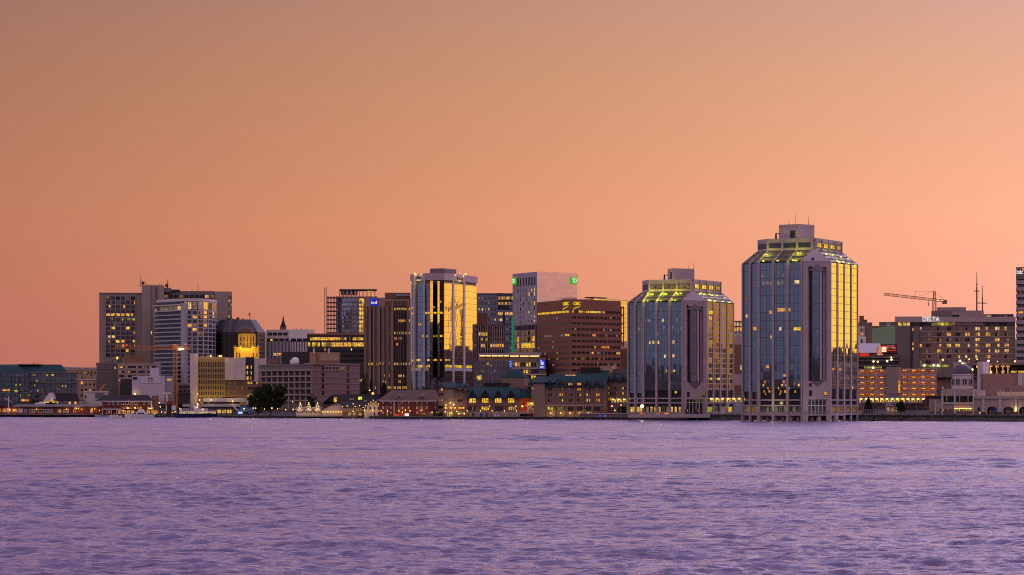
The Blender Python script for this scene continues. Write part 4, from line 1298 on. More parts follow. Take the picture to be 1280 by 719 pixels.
def federal_block():
    Y = 1490
    b = Bld('gridded_office_block', 'olive lit office block with rows of slit windows and pale end walls', 'office building', (PX(285, Y), Y + 12, 6))
    f = Fc(P(238, Y), P(333, Y))
    slab(b, f, 237.5, 247.5, 442.3, 510, M_concw, 'pale_end_wall', -22, 1.5)
    slab(b, f, 247.5, 281, 447, 510, M_concd, 'wall', -22, -.3)
    slab(b, f, 281, 332, 474.8, 512, M_brown, 'lower_wing_wall', -20, 0)
    slab(b, f, 281, 307, 447.2, 475, M_concw, 'blank_pale_wall', -20, 1.2)
    slab(b, f, 295, 306.8, 452, 475, M_concw, 'blank_pale_panel', 1.0, 1.5)
    slab(b, f, 307, 318, 446.5, 476, M_black, 'dark_stair_slot', -20, -1.0)
    slab(b, f, 318, 323, 448, 477, M_concw, 'pale_corner_wall', -20, 1.0); slab(b, f, 323, 332, 448, 456, M_concw, 'pale_corner_wall', -20, .8)
    slab(b, f, 323, 332.5, 456, 478, M_conc, 'grey_corner_wall', -20, .5)
    ys = [455.5, 462.4, 469.6, 476.8, 483.8, 490.8]
    for y in [451.2] + [v + 4.6 for v in ys]:
        slab(b, f, 247.6, 281, y - 1.5, y + 1.4, M_olive, 'spandrel', -.5, .35)
    slab(b, f, 247.6, 281.2, 446.4, 449.6, M_olive, 'parapet', -1, .6)
    xs = cols(249, 280.6, 15, 1.05)
    b.grid(f, A(f, xs), ZZ(f, [(y - 1.6, y + 3.0) for y in ys]), M_gdark, None, -.2, None, 'slit_window')
    for x in np.linspace(248.6, 281, 16): slab(b, f, x - .5, x + .5, 449, 497, M_olive, 'fin', -.5, .6)
    for i in range(5):
        x = 250 + i * 7.5
        p = f.pt(f.a(x), 5.5, f.z(497)); lamp_light(b.root, p, 260, (1, .62, .08), .8)
        p = f.pt(f.a(x), 4.0, f.z(446)); lamp_light(b.root, p, 90, (1, .62, .08), .8)
    m = MB()
    for x0, x1, y in ((250, 254, 444.8), (257, 262, 444.5), (266, 268, 445), (272, 276, 444.5)): m.fbox(f, f.a(x0), f.a(x1), f.z(447), f.z(y), -8, -4)
    b.part(m, 'roof_units', [M_steel])
    for x in (263.5, 274.5, 276.5):
        p = f.pt(f.a(x), -3, f.z(445)); b.part(MB().lathe(p[0], p[1], [(.05, p[2] - .5), (.5, p[2]), (.05, p[2] + .5)], 8), 'roof_lamp', [L_bulb])
    for x0, x1, y in ((308.2, 310.2, 459), (313.5, 314.5, 459), (308.5, 309.8, 466), (313.6, 314.4, 466), (308.3, 310.6, 472.5), (313.2, 314.2, 473)):
        b.win(f, f.a(x0), f.a(x1), f.z(y + 2), f.z(y - 2), L_yel, -.9, None, 'stair_window')
    b.grid(f, A(f, cols(282.5, 307, 8, 2.2)), ZZ(f, [(478, 481), (484, 487), (490, 493), (496, 499)]), M_gpale, chance(.12, [L_dim], 4), .06, M_framed)
    b.grid(f, A(f, cols(309, 323, 4, 2.4)), ZZ(f, [(477.5, 480), (484, 487), (493, 497)]), M_gdark, chance(.55, [L_yel, L_warm], 12), .06, None)
    for i in range(4):
        p = f.pt(f.a(284 + i * 7), 5, f.z(500)); lamp_light(b.root, p, 160, (1, .62, .10), .8)
    b.done()
M_olive = wall('olive_precast', (.30, .23, .11), var=.08)
federal_block()


def white_store():
    Y = 1470
    b = Bld('cold_store', 'big windowless pale lilac box with a small black emblem', 'warehouse', (PX(190, Y), Y + 12, 4))
    f = Fc(P(165, Y), P(217, Y))
    slab(b, f, 165, 206, 469.8, 505, M_lilac, 'wall', -22, 0)
    slab(b, f, 206, 217, 470.5, 505, M_lilac2, 'side_wall', -22, -1.5)  # darker cladding copy puts the side's shade into its colour
    slab(b, f, 166, 171.5, 471.3, 474.6, M_black, 'loading_hatch', -.3, .3)
    slab(b, f, 187.2, 199, 459.8, 470.2, M_lilac, 'rooftop_box', -14, -2)
    sg = slab(b, f, 176.3, 200.5, 471.2, 479, M_lilac3, 'sign_panel', -.1, .25)
    m = MB()
    a = f.a
    m.face([f.pt(a(184.4), .32, f.z(474.2)), f.pt(a(185.4), .32, f.z(475)), f.pt(a(187), .32, f.z(471.8)), f.pt(a(186), .32, f.z(471.6))])
    m.face([f.pt(a(186.6), .32, f.z(474.6)), f.pt(a(187.6), .32, f.z(474.8)), f.pt(a(188), .32, f.z(472.4)), f.pt(a(187.4), .32, f.z(472.4))])
    m.face([f.pt(a(189.4), .32, f.z(475)), f.pt(a(190.8), .32, f.z(475)), f.pt(a(190.8), .32, f.z(472)), f.pt(a(188.6), .32, f.z(472))])
    for x in (185, 186.2, 187.4, 188.6, 189.8, 191): m.fbox(f, a(x), a(x + .8), f.z(476.8), f.z(476), .2, .33)
    m.build('emblem', [M_black], sg)
    slab(b, f, 209, 215, 473.6, 475.8, L_yel, 'lit_window', -1.6, -1.3)
    p = f.pt(f.a(168.8), 1.0, f.z(492.5)); b.part(MB().lathe(p[0], p[1], [(.05, p[2] - .6), (.6, p[2]), (.05, p[2] + .6)], 8), 'wall_lamp', [L_bulb])
    lamp_light(b.root, (p[0], p[1] - .6, p[2]), 120, (1, .7, .3), .4)
    b.done()
M_lilac2 = wall('lilac_cladding_darker', (.30, .29, .36), var=.05)
M_lilac3 = wall('lilac_sign_board', (.55, .51, .58), var=.04)
white_store()
b, fc = simple_block('dark_shed', 'dark low shed between the pale lilac box and the ferry', 'shed', 216, 238, 1455, 492, M_black, 14, [(cols(218, 236, 4, 2.2), [(483, 486)], M_gdark, .1, WARM, 4)]); b.done()
b, fc = simple_block('small_office_block', 'low dark block with white frames behind the tower crane', 'building', 222, 240, 1500, 480, M_conc, 14, [(cols(223, 239, 3, 3.6), [(482, 485), (487, 490.5)], M_gdark, .05, WARM, 4)]); b.done()


def grey_office():
    Y = 1432
    pA, pB, pC = P(326, Y + 26), P(391, Y), P(449.5, Y + 30)
    b = Bld('brick_corner_office', 'pinkish brick office turning a corner with deep dark windows and rooftop plant', 'office building', (pB[0], Y + 25, 5))
    f1, f2 = Fc(pA, pB, Y), Fc(pB, pC, Y)
    b.part(MB().prism([pA, pB, pC, (pB[0] + 6, Y + 55)], 3, PZ(455.3, Y)), 'wall', [M_pinkb])
    b.part(MB().fbox(f1, 0, f1.L - .2, 3, PZ(455.5, Y), -.6, .1), 'dark_front', [M_concd])
    for i, y in enumerate((462.6, 470.4, 478, 485.7, 493.5, 501)):
        b.part(MB().fbox(f1, 0, f1.L, PZ(y + .9, Y), PZ(y - .9, Y), -.2, 1.2), 'floor_band', [M_conc])
        b.part(MB().fbox(f2, .2, f2.L, PZ(y + 1.3, Y), PZ(y + .6, Y), -.2, .25), 'floor_band', [M_concp])
    xs = cols(327, 390.5, 9, 5.2)
    for j, y in enumerate((466.5, 474.2, 481.9, 489.6, 497.3)):
        for x0, x1 in xs:
            b.win(f1, f1.a(x0), f1.a(x1), PZ(y + 2.6, Y), PZ(y - 2.6, Y), M_gdark, .12, M_framed)
    for x0, x1 in xs: b.part(MB().fbox(f1, f1.a(x1) + .15, f1.a(x1) + .85, 4, PZ(462, Y), -.2, .9), 'pier', [M_conc])
    for y0, y1 in ((457.2, 462.6), (465.5, 470.3), (473, 478), (480.5, 486), (488.5, 494)):
        for x0, x1 in ((402.4, 405), (433.6, 436.2)):
            b.win(f2, f2.a(x0), f2.a(x1), PZ(y1, Y), PZ(y0, Y), M_gdark, .1, None)
    for x0, x1 in ((406.3, 413.8), (415.2, 423), (424.5, 432.2)):
        b.win(f2, f2.a(x0), f2.a(x1), PZ(462, Y), PZ(457.8, Y), M_gdark if x0 < 420 else L_dim, .1, M_frame)
    b.part(MB().fbox(f2, -.1, f2.L, PZ(455.8, Y), PZ(453.8, Y), -6, .35), 'parapet', [M_conc])
    b.part(MB().fbox(f1, 0, f1.L + .1, PZ(457, Y), PZ(455, Y), -6, .35), 'parapet', [M_concd])
    g = Fc(P(330, Y + 30), P(450, Y + 30))
    slab(b, g, 352.5, 388, 440, 456, M_black, 'rooftop_plant_room', -14, 0)
    slab(b, g, 387, 395.5, 440, 456, M_beige2, 'rooftop_plant_room', -16, 1)
    slab(b, g, 396, 425, 440.3, 456, M_beige2, 'rooftop_plant_room', -14, -.5)
    slab(b, g, 400, 423.5, 443, 451, M_beige, 'louvre_panel', -.6, 0)
    slab(b, g, 334, 349, 449.5, 456, M_brown, 'rooftop_plant_room', -12, -1)
    x, y = P(369, Y + 27); r = 5.2 * Y / F
    b.part(MB().lathe(x, y, [(r, PZ(454.5, Y)), (r * 1.0, PZ(450.5, Y)), (r * .85, PZ(447.5, Y)), (r * .5, PZ(446, Y)), (.1, PZ(445.6, Y))], 16), 'rooftop_dome', [M_white], smooth=True)
    slab(b, g, 362.5, 367, 450, 454.8, M_white, 'rooftop_duct', 1.5, 4)
    m = MB()
    for px in (392.3, 411): xx, yy = P(px, Y + 28); m.tube((xx, yy, PZ(441, Y)), (xx, yy, PZ(434, Y)), .55, .5, 8)
    b.part(m, 'flue', [M_concw])
    b.done()
M_beige2 = wall('tan_cladding', (.36, .22, .13), var=.07)
grey_office()


def white_fin_block():
    Y = 1640
    b = Bld('finned_white_block', 'white office block with closely spaced upright fins', 'office building', (PX(362, Y), Y + 15, 12))
    f = Fc(P(332.5, Y), P(393, Y))
    slab(b, f, 332.5, 393, 427, 470, M_concd, 'wall', -25, -.5)
    slab(b, f, 332.8, 361, 412.2, 427, M_concw, 'upper_wall', -24, 0)
    slab(b, f, 361, 393, 412, 426, M_white, 'upper_wall', -24, .4)
    for x0, x1 in cols(334, 360, 4, 5.4): b.win(f, f.a(x0), f.a(x1), f.z(419.4), f.z(415.8), M_gdark, .06, None)
    for x0, x1 in cols(333.5, 393, 8, 6.4): b.win(f, f.a(x0), f.a(x1), f.z(426.6), f.z(423.2), M_gdark, .5 if x0 > 360 else .1, None)
    b.win(f, f.a(338), f.a(340.5), f.z(426.2), f.z(424), L_yel, .16, None, 'lit_window')
    for x in np.arange(333.2, 362, 1.75): slab(b, f, x - .42, x + .42, 427.2, 470, M_lilac, 'fin', -.5, .7)
    for x in np.arange(363.5, 393, 2.0): slab(b, f, x - .45, x + .45, 427.2, 470, M_white, 'fin', -.5, .7)
    slab(b, f, 363.6, 368.6, 431, 452, M_rust, 'red_door_bay', -.5, .3)
    for x0, x1 in ((341.6, 345), (346, 351.5)): b.win(f, f.a(x0), f.a(x1), f.z(444.5), f.z(441.4), L_warm, .75, None, 'lit_window')
    m = MB()
    for px, y in ((371, 409), (367.5, 410.5), (377, 410), (383, 410.5)): xx, yy = P(px, Y + 6); m.tube((xx, yy, f.z(412.4)), (xx, yy, f.z(y)), .35, .3, 6)
    b.part(m, 'roof_vent', [M_steel])
    b.done()
    Y = 1760
    t = Bld('church_spire', 'thin dark church spire rising behind the white finned block', 'church spire', (PX(354, Y), Y, 25))
    x, y = P(354, Y)
    t.part(MB().prism([(x - 1.9, y - 1.9), (x + 1.9, y - 1.9), (x + 1.9, y + 1.9), (x - 1.9, y + 1.9)], 20, PZ(409, Y)), 'belfry', [M_concd])
    t.part(MB().lathe(x, y, [(2.1, PZ(409.5, Y)), (1.2, PZ(404.5, Y)), (.7, PZ(402, Y)), (.15, PZ(395.2, Y))], 8), 'steeple', [M_slate])
    t.part(MB().tube((x, y, PZ(395.5, Y)), (x, y, PZ(393.8, Y)), .1, .08, 5), 'cross', [M_black])
    t.done()
white_fin_block()


def construction_tower():
    Y = 1690
    b = Bld('unfinished_tower', 'unfinished curved glass tower with bare floors and a hoist mast', 'building under construction', (PX(438, Y), Y + 15, 15))
    front = [P(421, Y + 6), P(430, Y), P(440, Y - 2), P(449, Y), P(456, Y + 5)]
    yf = [373 + 5.4 * i for i in range(10)]
    b.part(MB().prism(body([(p[0] * 1.0, p[1] + .8) for p in front], 20), 15, PZ(372, Y)), 'core_wall', [M_concd])
    for y in yf:
        for j in range(4):
            fc = Fc(front[j], front[j + 1], Y)
            b.part(MB().fbox(fc, 0, fc.L, PZ(y + 4.1, Y), PZ(y, Y), -.3, 0), 'glass_panel', [G_constr])
        m = MB()
        for j in range(4):
            fc = Fc(front[j], front[j + 1], Y); m.fbox(fc, 0, fc.L, PZ(y + 5.3, Y), PZ(y + 4.3, Y), -.5, .35)
        b.part(m, 'floor_slab', [M_concd])
    fo = Fc(P(406.5, Y + 4), P(421, Y + 4), Y)
    for y in [371.5] + [v + 4.6 for v in yf]:
        b.part(MB().fbox(fo, fo.a(408.5), fo.L, PZ(y + .5, Y), PZ(y - .5, Y), -14, 0), 'bare_floor', [M_concd])
    for x in (410, 413.7, 417.5, 420.5):
        b.part(MB().fbox(fo, fo.a(x) - .35, fo.a(x) + .35, 15, PZ(370, Y), -1.2, -.5), 'bare_column', [M_concd])
    ft = Fc(P(421, Y + 2), P(472, Y + 2), Y)
    slab(b, ft, 421, 472, 370.5, 372.3, M_concd, 'bare_floor', -18, 0)
    slab(b, ft, 424, 471, 361.2, 362.6, M_concd, 'bare_floor', -18, 0)
    for x in np.arange(424.5, 472, 4.9): slab(b, ft, x - .5, x + .5, 361.5, 371, M_concd, 'bare_column', -1.2, -.3)
    for x0, x1, m in ((426, 429, M_bluep), (430, 433.5, M_bluep), (435, 438.5, M_bluep), (445, 447, M_gpale), (440, 443.5, M_gpale)):
        slab(b, ft, x0, x1, 363.5, 369, m, 'window_frame_panel', -4, -3)
    for x0, x1, y0, y1 in ((459, 465, 363, 367), (466, 470, 368, 371.5)):
        slab(b, ft, x0, x1, y0, y1, L_warm, 'work_light_panel', -8, -7.6)
    slab(b, ft, 456, 468, 371.8, 418, M_concd, 'core_wall', -14, -5)
    slab(b, ft, 454.2, 462, 374.8, 379.6, L_warm, 'glowing_debris_screen', -.8, -.4)  # screen brightened by emission though it is no lamp
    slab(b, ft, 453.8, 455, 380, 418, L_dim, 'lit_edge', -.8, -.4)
    for x, y in ((412, 403), (413, 409), (412, 414.5), (412, 391), (418, 384)):
        slab(b, fo, x, x + 3, y, y + 1.6, L_amb, 'work_light_panel', -2.5, -2.2)
    m = MB(); x, y = P(406.8, Y)
    for sx in (-.6, .6):
        for sy in (-.6, .6): m.tube((x + sx, y + sy, 15), (x + sx, y + sy, PZ(358.5, Y)), .13, .13, 4)
    z = 18
    while z < PZ(360, Y):
        m.tube((x - .6, y - .6, z), (x + .6, y - .6, z + 1.8), .09, .09, 4); m.tube((x - .6, y - .6, z), (x + .6, y - .6, z), .09, .09, 4); z += 1.8
    for yy in (376, 394, 405): m.tube((x + .6, y, PZ(yy, Y)), (PX(410, Y), y + 3, PZ(yy, Y)), .15, .15, 4)
    b.part(m, 'hoist_mast', [M_rust])
    b.done()
G_constr = curtain('new_curtain_wall', (.55, .58, .66), pw=1.3, fh=2.6, jit=.05, rough=.1, mull=(.2, .2, .22), t=.25, dim=.9)
construction_tower()


def lit_band_block():
    Y = 1565
    b = Bld('banded_office_block', 'dark low office with two long brightly lit window bands', 'office building', (PX(420, Y), Y + 12, 8))
    f = Fc(P(384, Y), P(457, Y))
    slab(b, f, 384, 457, 417.5, 500, M_concd2, 'wall', -22, 0)
    slab(b, f, 383.6, 457, 417, 419.2, M_brown, 'parapet', -1, .5)
    rr = random.Random(7)
    for y0, y1, p_ in ((421.8, 425.4, .7), (428.2, 433.2, .92)):
        x = 385
        while x < 455.5:
            w = rr.choice([1.6, 2.2, 2.8])
            b.win(f, f.a(x), f.a(min(x + w, 456)), f.z(y1), f.z(y0), rr.choice([L_yel, L_warm, L_yel, L_dim]) if rr.random() < p_ else M_gdark, .06, None, 'band_window')
            x += w + .35
    for y in (437.5, 443.5, 449.5): slab(b, f, 385, 456, y, y + 2.8, M_gdark, 'strip_window', -.1, .1)
    for px, y in ((405.5, 437), (438.6, 436.8), (448, 461), (449.5, 476), (451.5, 475), (445.5, 476.5)):
        b.win(f, f.a(px), f.a(px + 1.3), f.z(y + 1.6), f.z(y - 1.2), L_yel, .2, None, 'lit_window')
    b.done()
lit_band_block()


def ribbed_tower():
    Y = 1405
    b = Bld('ribbed_tower', 'brown ribbed concrete tower carrying a bright blue sign', 'office tower', (PX(484, Y), Y + 15, 8))
    f = Fc(P(455, Y), P(513.5, Y + 1), Y)
    b.part(MB().prism(body([P(455, Y), P(513.5, Y + 1)], 35), 5, f.z(372.6)), 'wall', [M_black])
    slab(b, f, 455, 481.5, 372.2, 383.5, M_ribs, 'parapet', -1, .5)
    slab(b, f, 481.5, 513.5, 373.6, 376.8, M_ribs, 'parapet', -1, .5)
    slab(b, f, 481.5, 508, 376.8, 383, M_brown, 'parapet', -1, .2)
    slab(b, f, 481, 513, 365.6, 374, M_brown, 'roof_plant_room', -20, -3)
    slab(b, f, 495, 512, 367.5, 369.6, M_steel, 'roof_rail', -2.8, -2.5)
    ribs = list(np.arange(455.5, 463, 1.55)) + list(np.arange(467, 474.3, 1.55)) + list(np.arange(478, 491, 1.6))
    for x in ribs: slab(b, f, x - .42, x + .42, 383, 505, M_ribs, 'rib', -.5, .9)
    for x in (492, 495, 498, 501, 504): slab(b, f, x - .25, x + .25, 377, 505, M_ribs, 'thin_rib', -.5, .5)
    slab(b, f, 508.3, 513.4, 376, 505, M_ribs, 'end_pier', -1, 1.0)
    slab(b, f, 489.6, 491.4, 376, 505, M_ribs, 'end_pier', -1, 1.0)
    for x0, x1 in ((455, 455.6), (462.4, 463.5), (466, 467), (473.8, 474.8), (477, 478)): slab(b, f, x0, x1, 383, 505, M_ribs, 'end_pier', -1, .95)
    rr = random.Random(4)
    def lit(y, x0, x1, p_, mats):
        x = x0
        while x < x1:
            if rr.random() < p_: b.win(f, f.a(x), f.a(x + 1.0), f.z(y + 1.5), f.z(y - 1.5), rr.choice(mats), .12, None, 'lit_window')
            x += 1.55
    lit(386.3, 493, 508, .85, [L_yel, L_warm]); lit(387, 456, 492, .22, [L_dim]); lit(401, 498, 506, .9, [L_warm, L_amb]); lit(416.3, 493, 508, .75, [L_warm, L_yel]); lit(416.5, 484, 492, .5, [L_dim])
    lit(423, 484, 502, .5, [L_amb, L_dim]); lit(430.5, 495, 498, .8, [L_amb]); lit(455, 457, 474, .55, [L_yel, L_dim]); lit(454.5, 478, 490, .35, [L_yel]); lit(455, 490, 508, .6, [L_yel, L_dim]); lit(469.5, 478, 490, .4, [L_warm]); lit(470, 498, 506, .85, [L_amb, L_warm])
    lit(477.3, 477, 484, .6, [L_yel]); lit(477, 498, 502, .9, [L_warm]); lit(484.8, 458, 475, .5, [L_dim, L_warm]); lit(484.6, 483, 508, .8, [L_warm, L_yel]); lit(454, 473, 476, .9, [L_pale])
    for y in (386.3, 401, 416, 455): b.win(f, f.a(511.3), f.a(512.5), f.z(y + 1.5), f.z(y - 1.5), L_warm, 1.06, None, 'lit_window')
    sg = slab(b, f, 463.4, 472.2, 373.4, 382.4, L_blue, 'blue_sign', .5, 1.2)
    text(sg, 'bmo', f, 464.1, 376.4, 380.1, 470.6, L_white, 'sign_lettering', 1.35, .1)
    MB().fbox(f, f.a(470.0), f.a(471.3), f.z(380), f.z(376.2), 1.2, 1.36).build('sign_roundel', [L_pinkw], sg)
    b.done()
L_pinkw = glow('sign_pink', (1, .35, .35), 1.3, vary=False)
ribbed_tower()

# ================================================================ the right half of the skyline
def blue_block():
    Y = 1580
    b = Bld('blue_panel_block', 'slate blue office block with lit upper floors behind the mirror tower', 'office building', (PX(618, Y), Y + 12, 8))
    f = Fc(P(594, Y), P(642, Y))
    slab(b, f, 594, 622, 367.5, 480, M_bluep, 'wall', -25, 0)
    slab(b, f, 622, 642, 367.5, 480, M_bluep, 'wall', -25, -1.2)
    slab(b, f, 594, 642, 366.6, 368.2, M_concd, 'parapet', -2, .4)
    slab(b, f, 620, 629, 366, 367, M_concd, 'roof_unit', -8, -3)
    b.grid(f, A(f, cols(597, 621, 6, 2.3)), ZZ(f, [(371, 374), (377.5, 380.5), (385, 388.5), (391.5, 395), (398, 401)]), M_gpale, lambda i, j: {(0, 2): L_pale, (1, 2): L_pale, (2, 2): L_dimp, (3, 2): L_yel, (3, 3): L_dim, (4, 4): L_dim, (5, 4): L_warm, (0, 0): L_dimp, (1, 0): L_dimp, (3, 1): L_dimp}.get((i, j)), .06, M_framed)
    for y0, y1, x0, x1, mats in ((370.8, 374.3, 623, 641, [L_warm, L_dim, L_yel]), (377.5, 380.8, 623, 639.5, [L_warm, L_dim]), (390.2, 394, 622.5, 642, [L_yel, L_warm, L_pale]), (398, 401.5, 622.5, 628, [L_dim, L_pale])):
        for i, (a0, a1) in enumerate(spans(f.a(x0), f.a(x1), int((x1 - x0) / 2), .25)):
            b.win(f, a0, a1, f.z(y1), f.z(y0), mats[(i * 7) % len(mats)], -1.1, None, 'lit_window')
    for y0, y1 in ((375, 377.2), (381.5, 387)): slab(b, f, 622.5, 641, y0, y1, M_black, 'dark_band', -1.3, -1.0)
    slab(b, f, 636, 641.5, 382, 386.5, M_gpale, 'window_panel', -1.1, -.8)
    slab(b, f, 628.5, 630.8, 390, 440, M_black, 'shadow_gap', -1.3, -.9)
    slab(b, f, 631.5, 641, 396, 446, M_bluep, 'glazed_bay', -1.3, .4)
    b.grid(f, A(f, [(633, 635.3), (637, 640)]), ZZ(f, [(y, y + 2.6) for y in (398, 404, 410, 416, 422, 428, 434)]), M_gblue, chance(.25, [L_dimp, L_dim], 3), .5, None)
    b.done()
blue_block()


def fin_block():
    Y = 1425
    b = Bld('finned_brown_block', 'brown low office with white upright fins beside the mirror tower', 'office building', (PX(613, Y), Y + 10, 8))
    f = Fc(P(596, Y), P(630, Y))
    slab(b, f, 596, 630, 405.5, 470, M_brown, 'wall', -18, 0)
    slab(b, f, 595.8, 630.2, 405, 408, M_brown, 'parapet', -1, .8)
    slab(b, f, 597, 609, 391.5, 406, M_brown, 'rooftop_plant_room', -12, -2)
    xs = list(np.arange(598, 630, 2.9))
    for x in xs: slab(b, f, x - .38, x + .38, 408, 450, M_concw, 'fin', -.2, .9)
    for i, x in enumerate(xs[:-1]):
        for y0, y1, sh in ((415.8, 419.6, i < 4), (423, 425.5, i in (1, 3)), (430, 434, i in (1, 2) or i >= 5), (438, 441, False), (409, 412, False)):
            b.win(f, f.a(x + .5), f.a(x + 2.4), f.z(y1), f.z(y0), (L_yel if y0 < 420 else (L_warm if i != 7 else L_amb)) if sh else M_gdark, .08, None)
    b.done()
fin_block()


def metal_tower():
    Y = 1510
    pA, pB, pC = P(641, Y + 26), P(671, Y), P(721, Y + 20)
    b = Bld('metal_clad_tower', 'lilac metal office tower with a blank pale side and green signs', 'office tower', (pB[0], Y + 20, 8))
    f1, f2 = Fc(pA, pB, Y), Fc(pB, pC, Y)
    b.part(MB().prism([pA, pB, pC, (pC[0] - 10, Y + 50), (pA[0] + 4, Y + 50)], 5, PZ(340, Y)), 'wall', [M_purple])
    b.part(MB().fbox(f2, 0, f2.L, PZ(450, Y), PZ(339.6, Y), -.3, .25), 'blank_metal_side', [M_panelr])
    b.part(MB().fbox(f1, 0, f1.L, PZ(404.5, Y), PZ(339.8, Y), -.4, .15), 'metal_front', [M_purple])
    xs = cols(646, 670.3, 7, 1.55)
    for x0, x1 in xs: b.win(f1, f1.a(x0), f1.a(x1), PZ(356, Y), PZ(346, Y), M_black, .2, None, 'top_slot')
    rr = random.Random(15)
    for i in range(8):
        y = 359.5 + i * 5.75 + (0 if i < 4 else .3)
        for j, (x0, x1) in enumerate(xs):
            hh = 4.4 if i < 5 else 2.2
            r_ = rr.random()
            m = M_gpale if r_ < .3 else L_dimp if r_ < .55 else L_dim if r_ < .75 else L_pale if r_ < .86 else M_gblue
            if i in (0, 3) and j in (1, 2, 3, 5, 6) and rr.random() < .5: m = L_yel if j > 3 else L_pale
            b.win(f1, f1.a(x0 + .15), f1.a(x1 - .35), PZ(y + hh, Y), PZ(y, Y), m, .2, None)
    # glazed storeys below
    for i, (y0, y1) in enumerate(((406, 411.5), (413, 418.5), (420.3, 426.5), (428.5, 434.5), (436, 441))):
        for j, (a0, a1) in enumerate(spans(f1.a(644), f1.a(668.5), 9, .25)):
            m = (L_yel if rr.random() < .95 else L_warm) if i == 3 and 3 <= j <= 7 else rr.choice([M_gpale, M_gdark, L_dim, L_dim] if i > 0 else [M_gdark, M_gblue])
            if j in (1, 8) and i in (2, 3): m = L_warm
            b.win(f1, a0, a1, PZ(y1, Y), PZ(y0, Y), m, .2, None, 'glazed_storey_window')
    b.part(MB().fbox(f1, f1.L - 1.2, f1.L + .05, PZ(450, Y), PZ(404.5, Y), -.2, .3), 'dark_corner', [M_black])
    for fc, x0, x1, tx in ((f1, 641.4, 646, 'TD'), (f2, 712.8, 720, 'TD')):
        sg = b.part(MB().fbox(fc, fc.a(x0), fc.a(x1), PZ(353.4, Y), PZ(344.8, Y), .25, .9), 'green_sign', [L_gsign])
        text(sg, tx, fc, x0 + .8, 346.4, 351.6, x1 - .7, L_white, 'sign_lettering', 1.0, .1)
    b.part(MB().fbox(f1, -.3, .8, PZ(442, Y), PZ(396, Y), .2, .6), 'green_light_strip', [L_gstrip])
    b.part(MB().prism(body([P(667.5, Y + 14), P(686, Y + 14)], 12), PZ(341, Y), PZ(338.6, Y)), 'roof_plant_room', [M_brown])
    m = MB()
    for px in (688, 691, 694, 700): x, y = P(px, Y + 16); m.box(x - .5, x + .5, y - .5, y + .5, PZ(341, Y), PZ(339, Y))
    m.tube((*P(720, Y + 24), PZ(342.8, Y)), (*P(723, Y + 24), PZ(342.4, Y)), .2, .2, 5)
    b.part(m, 'roof_units', [M_black])
    b.done()
metal_tower()


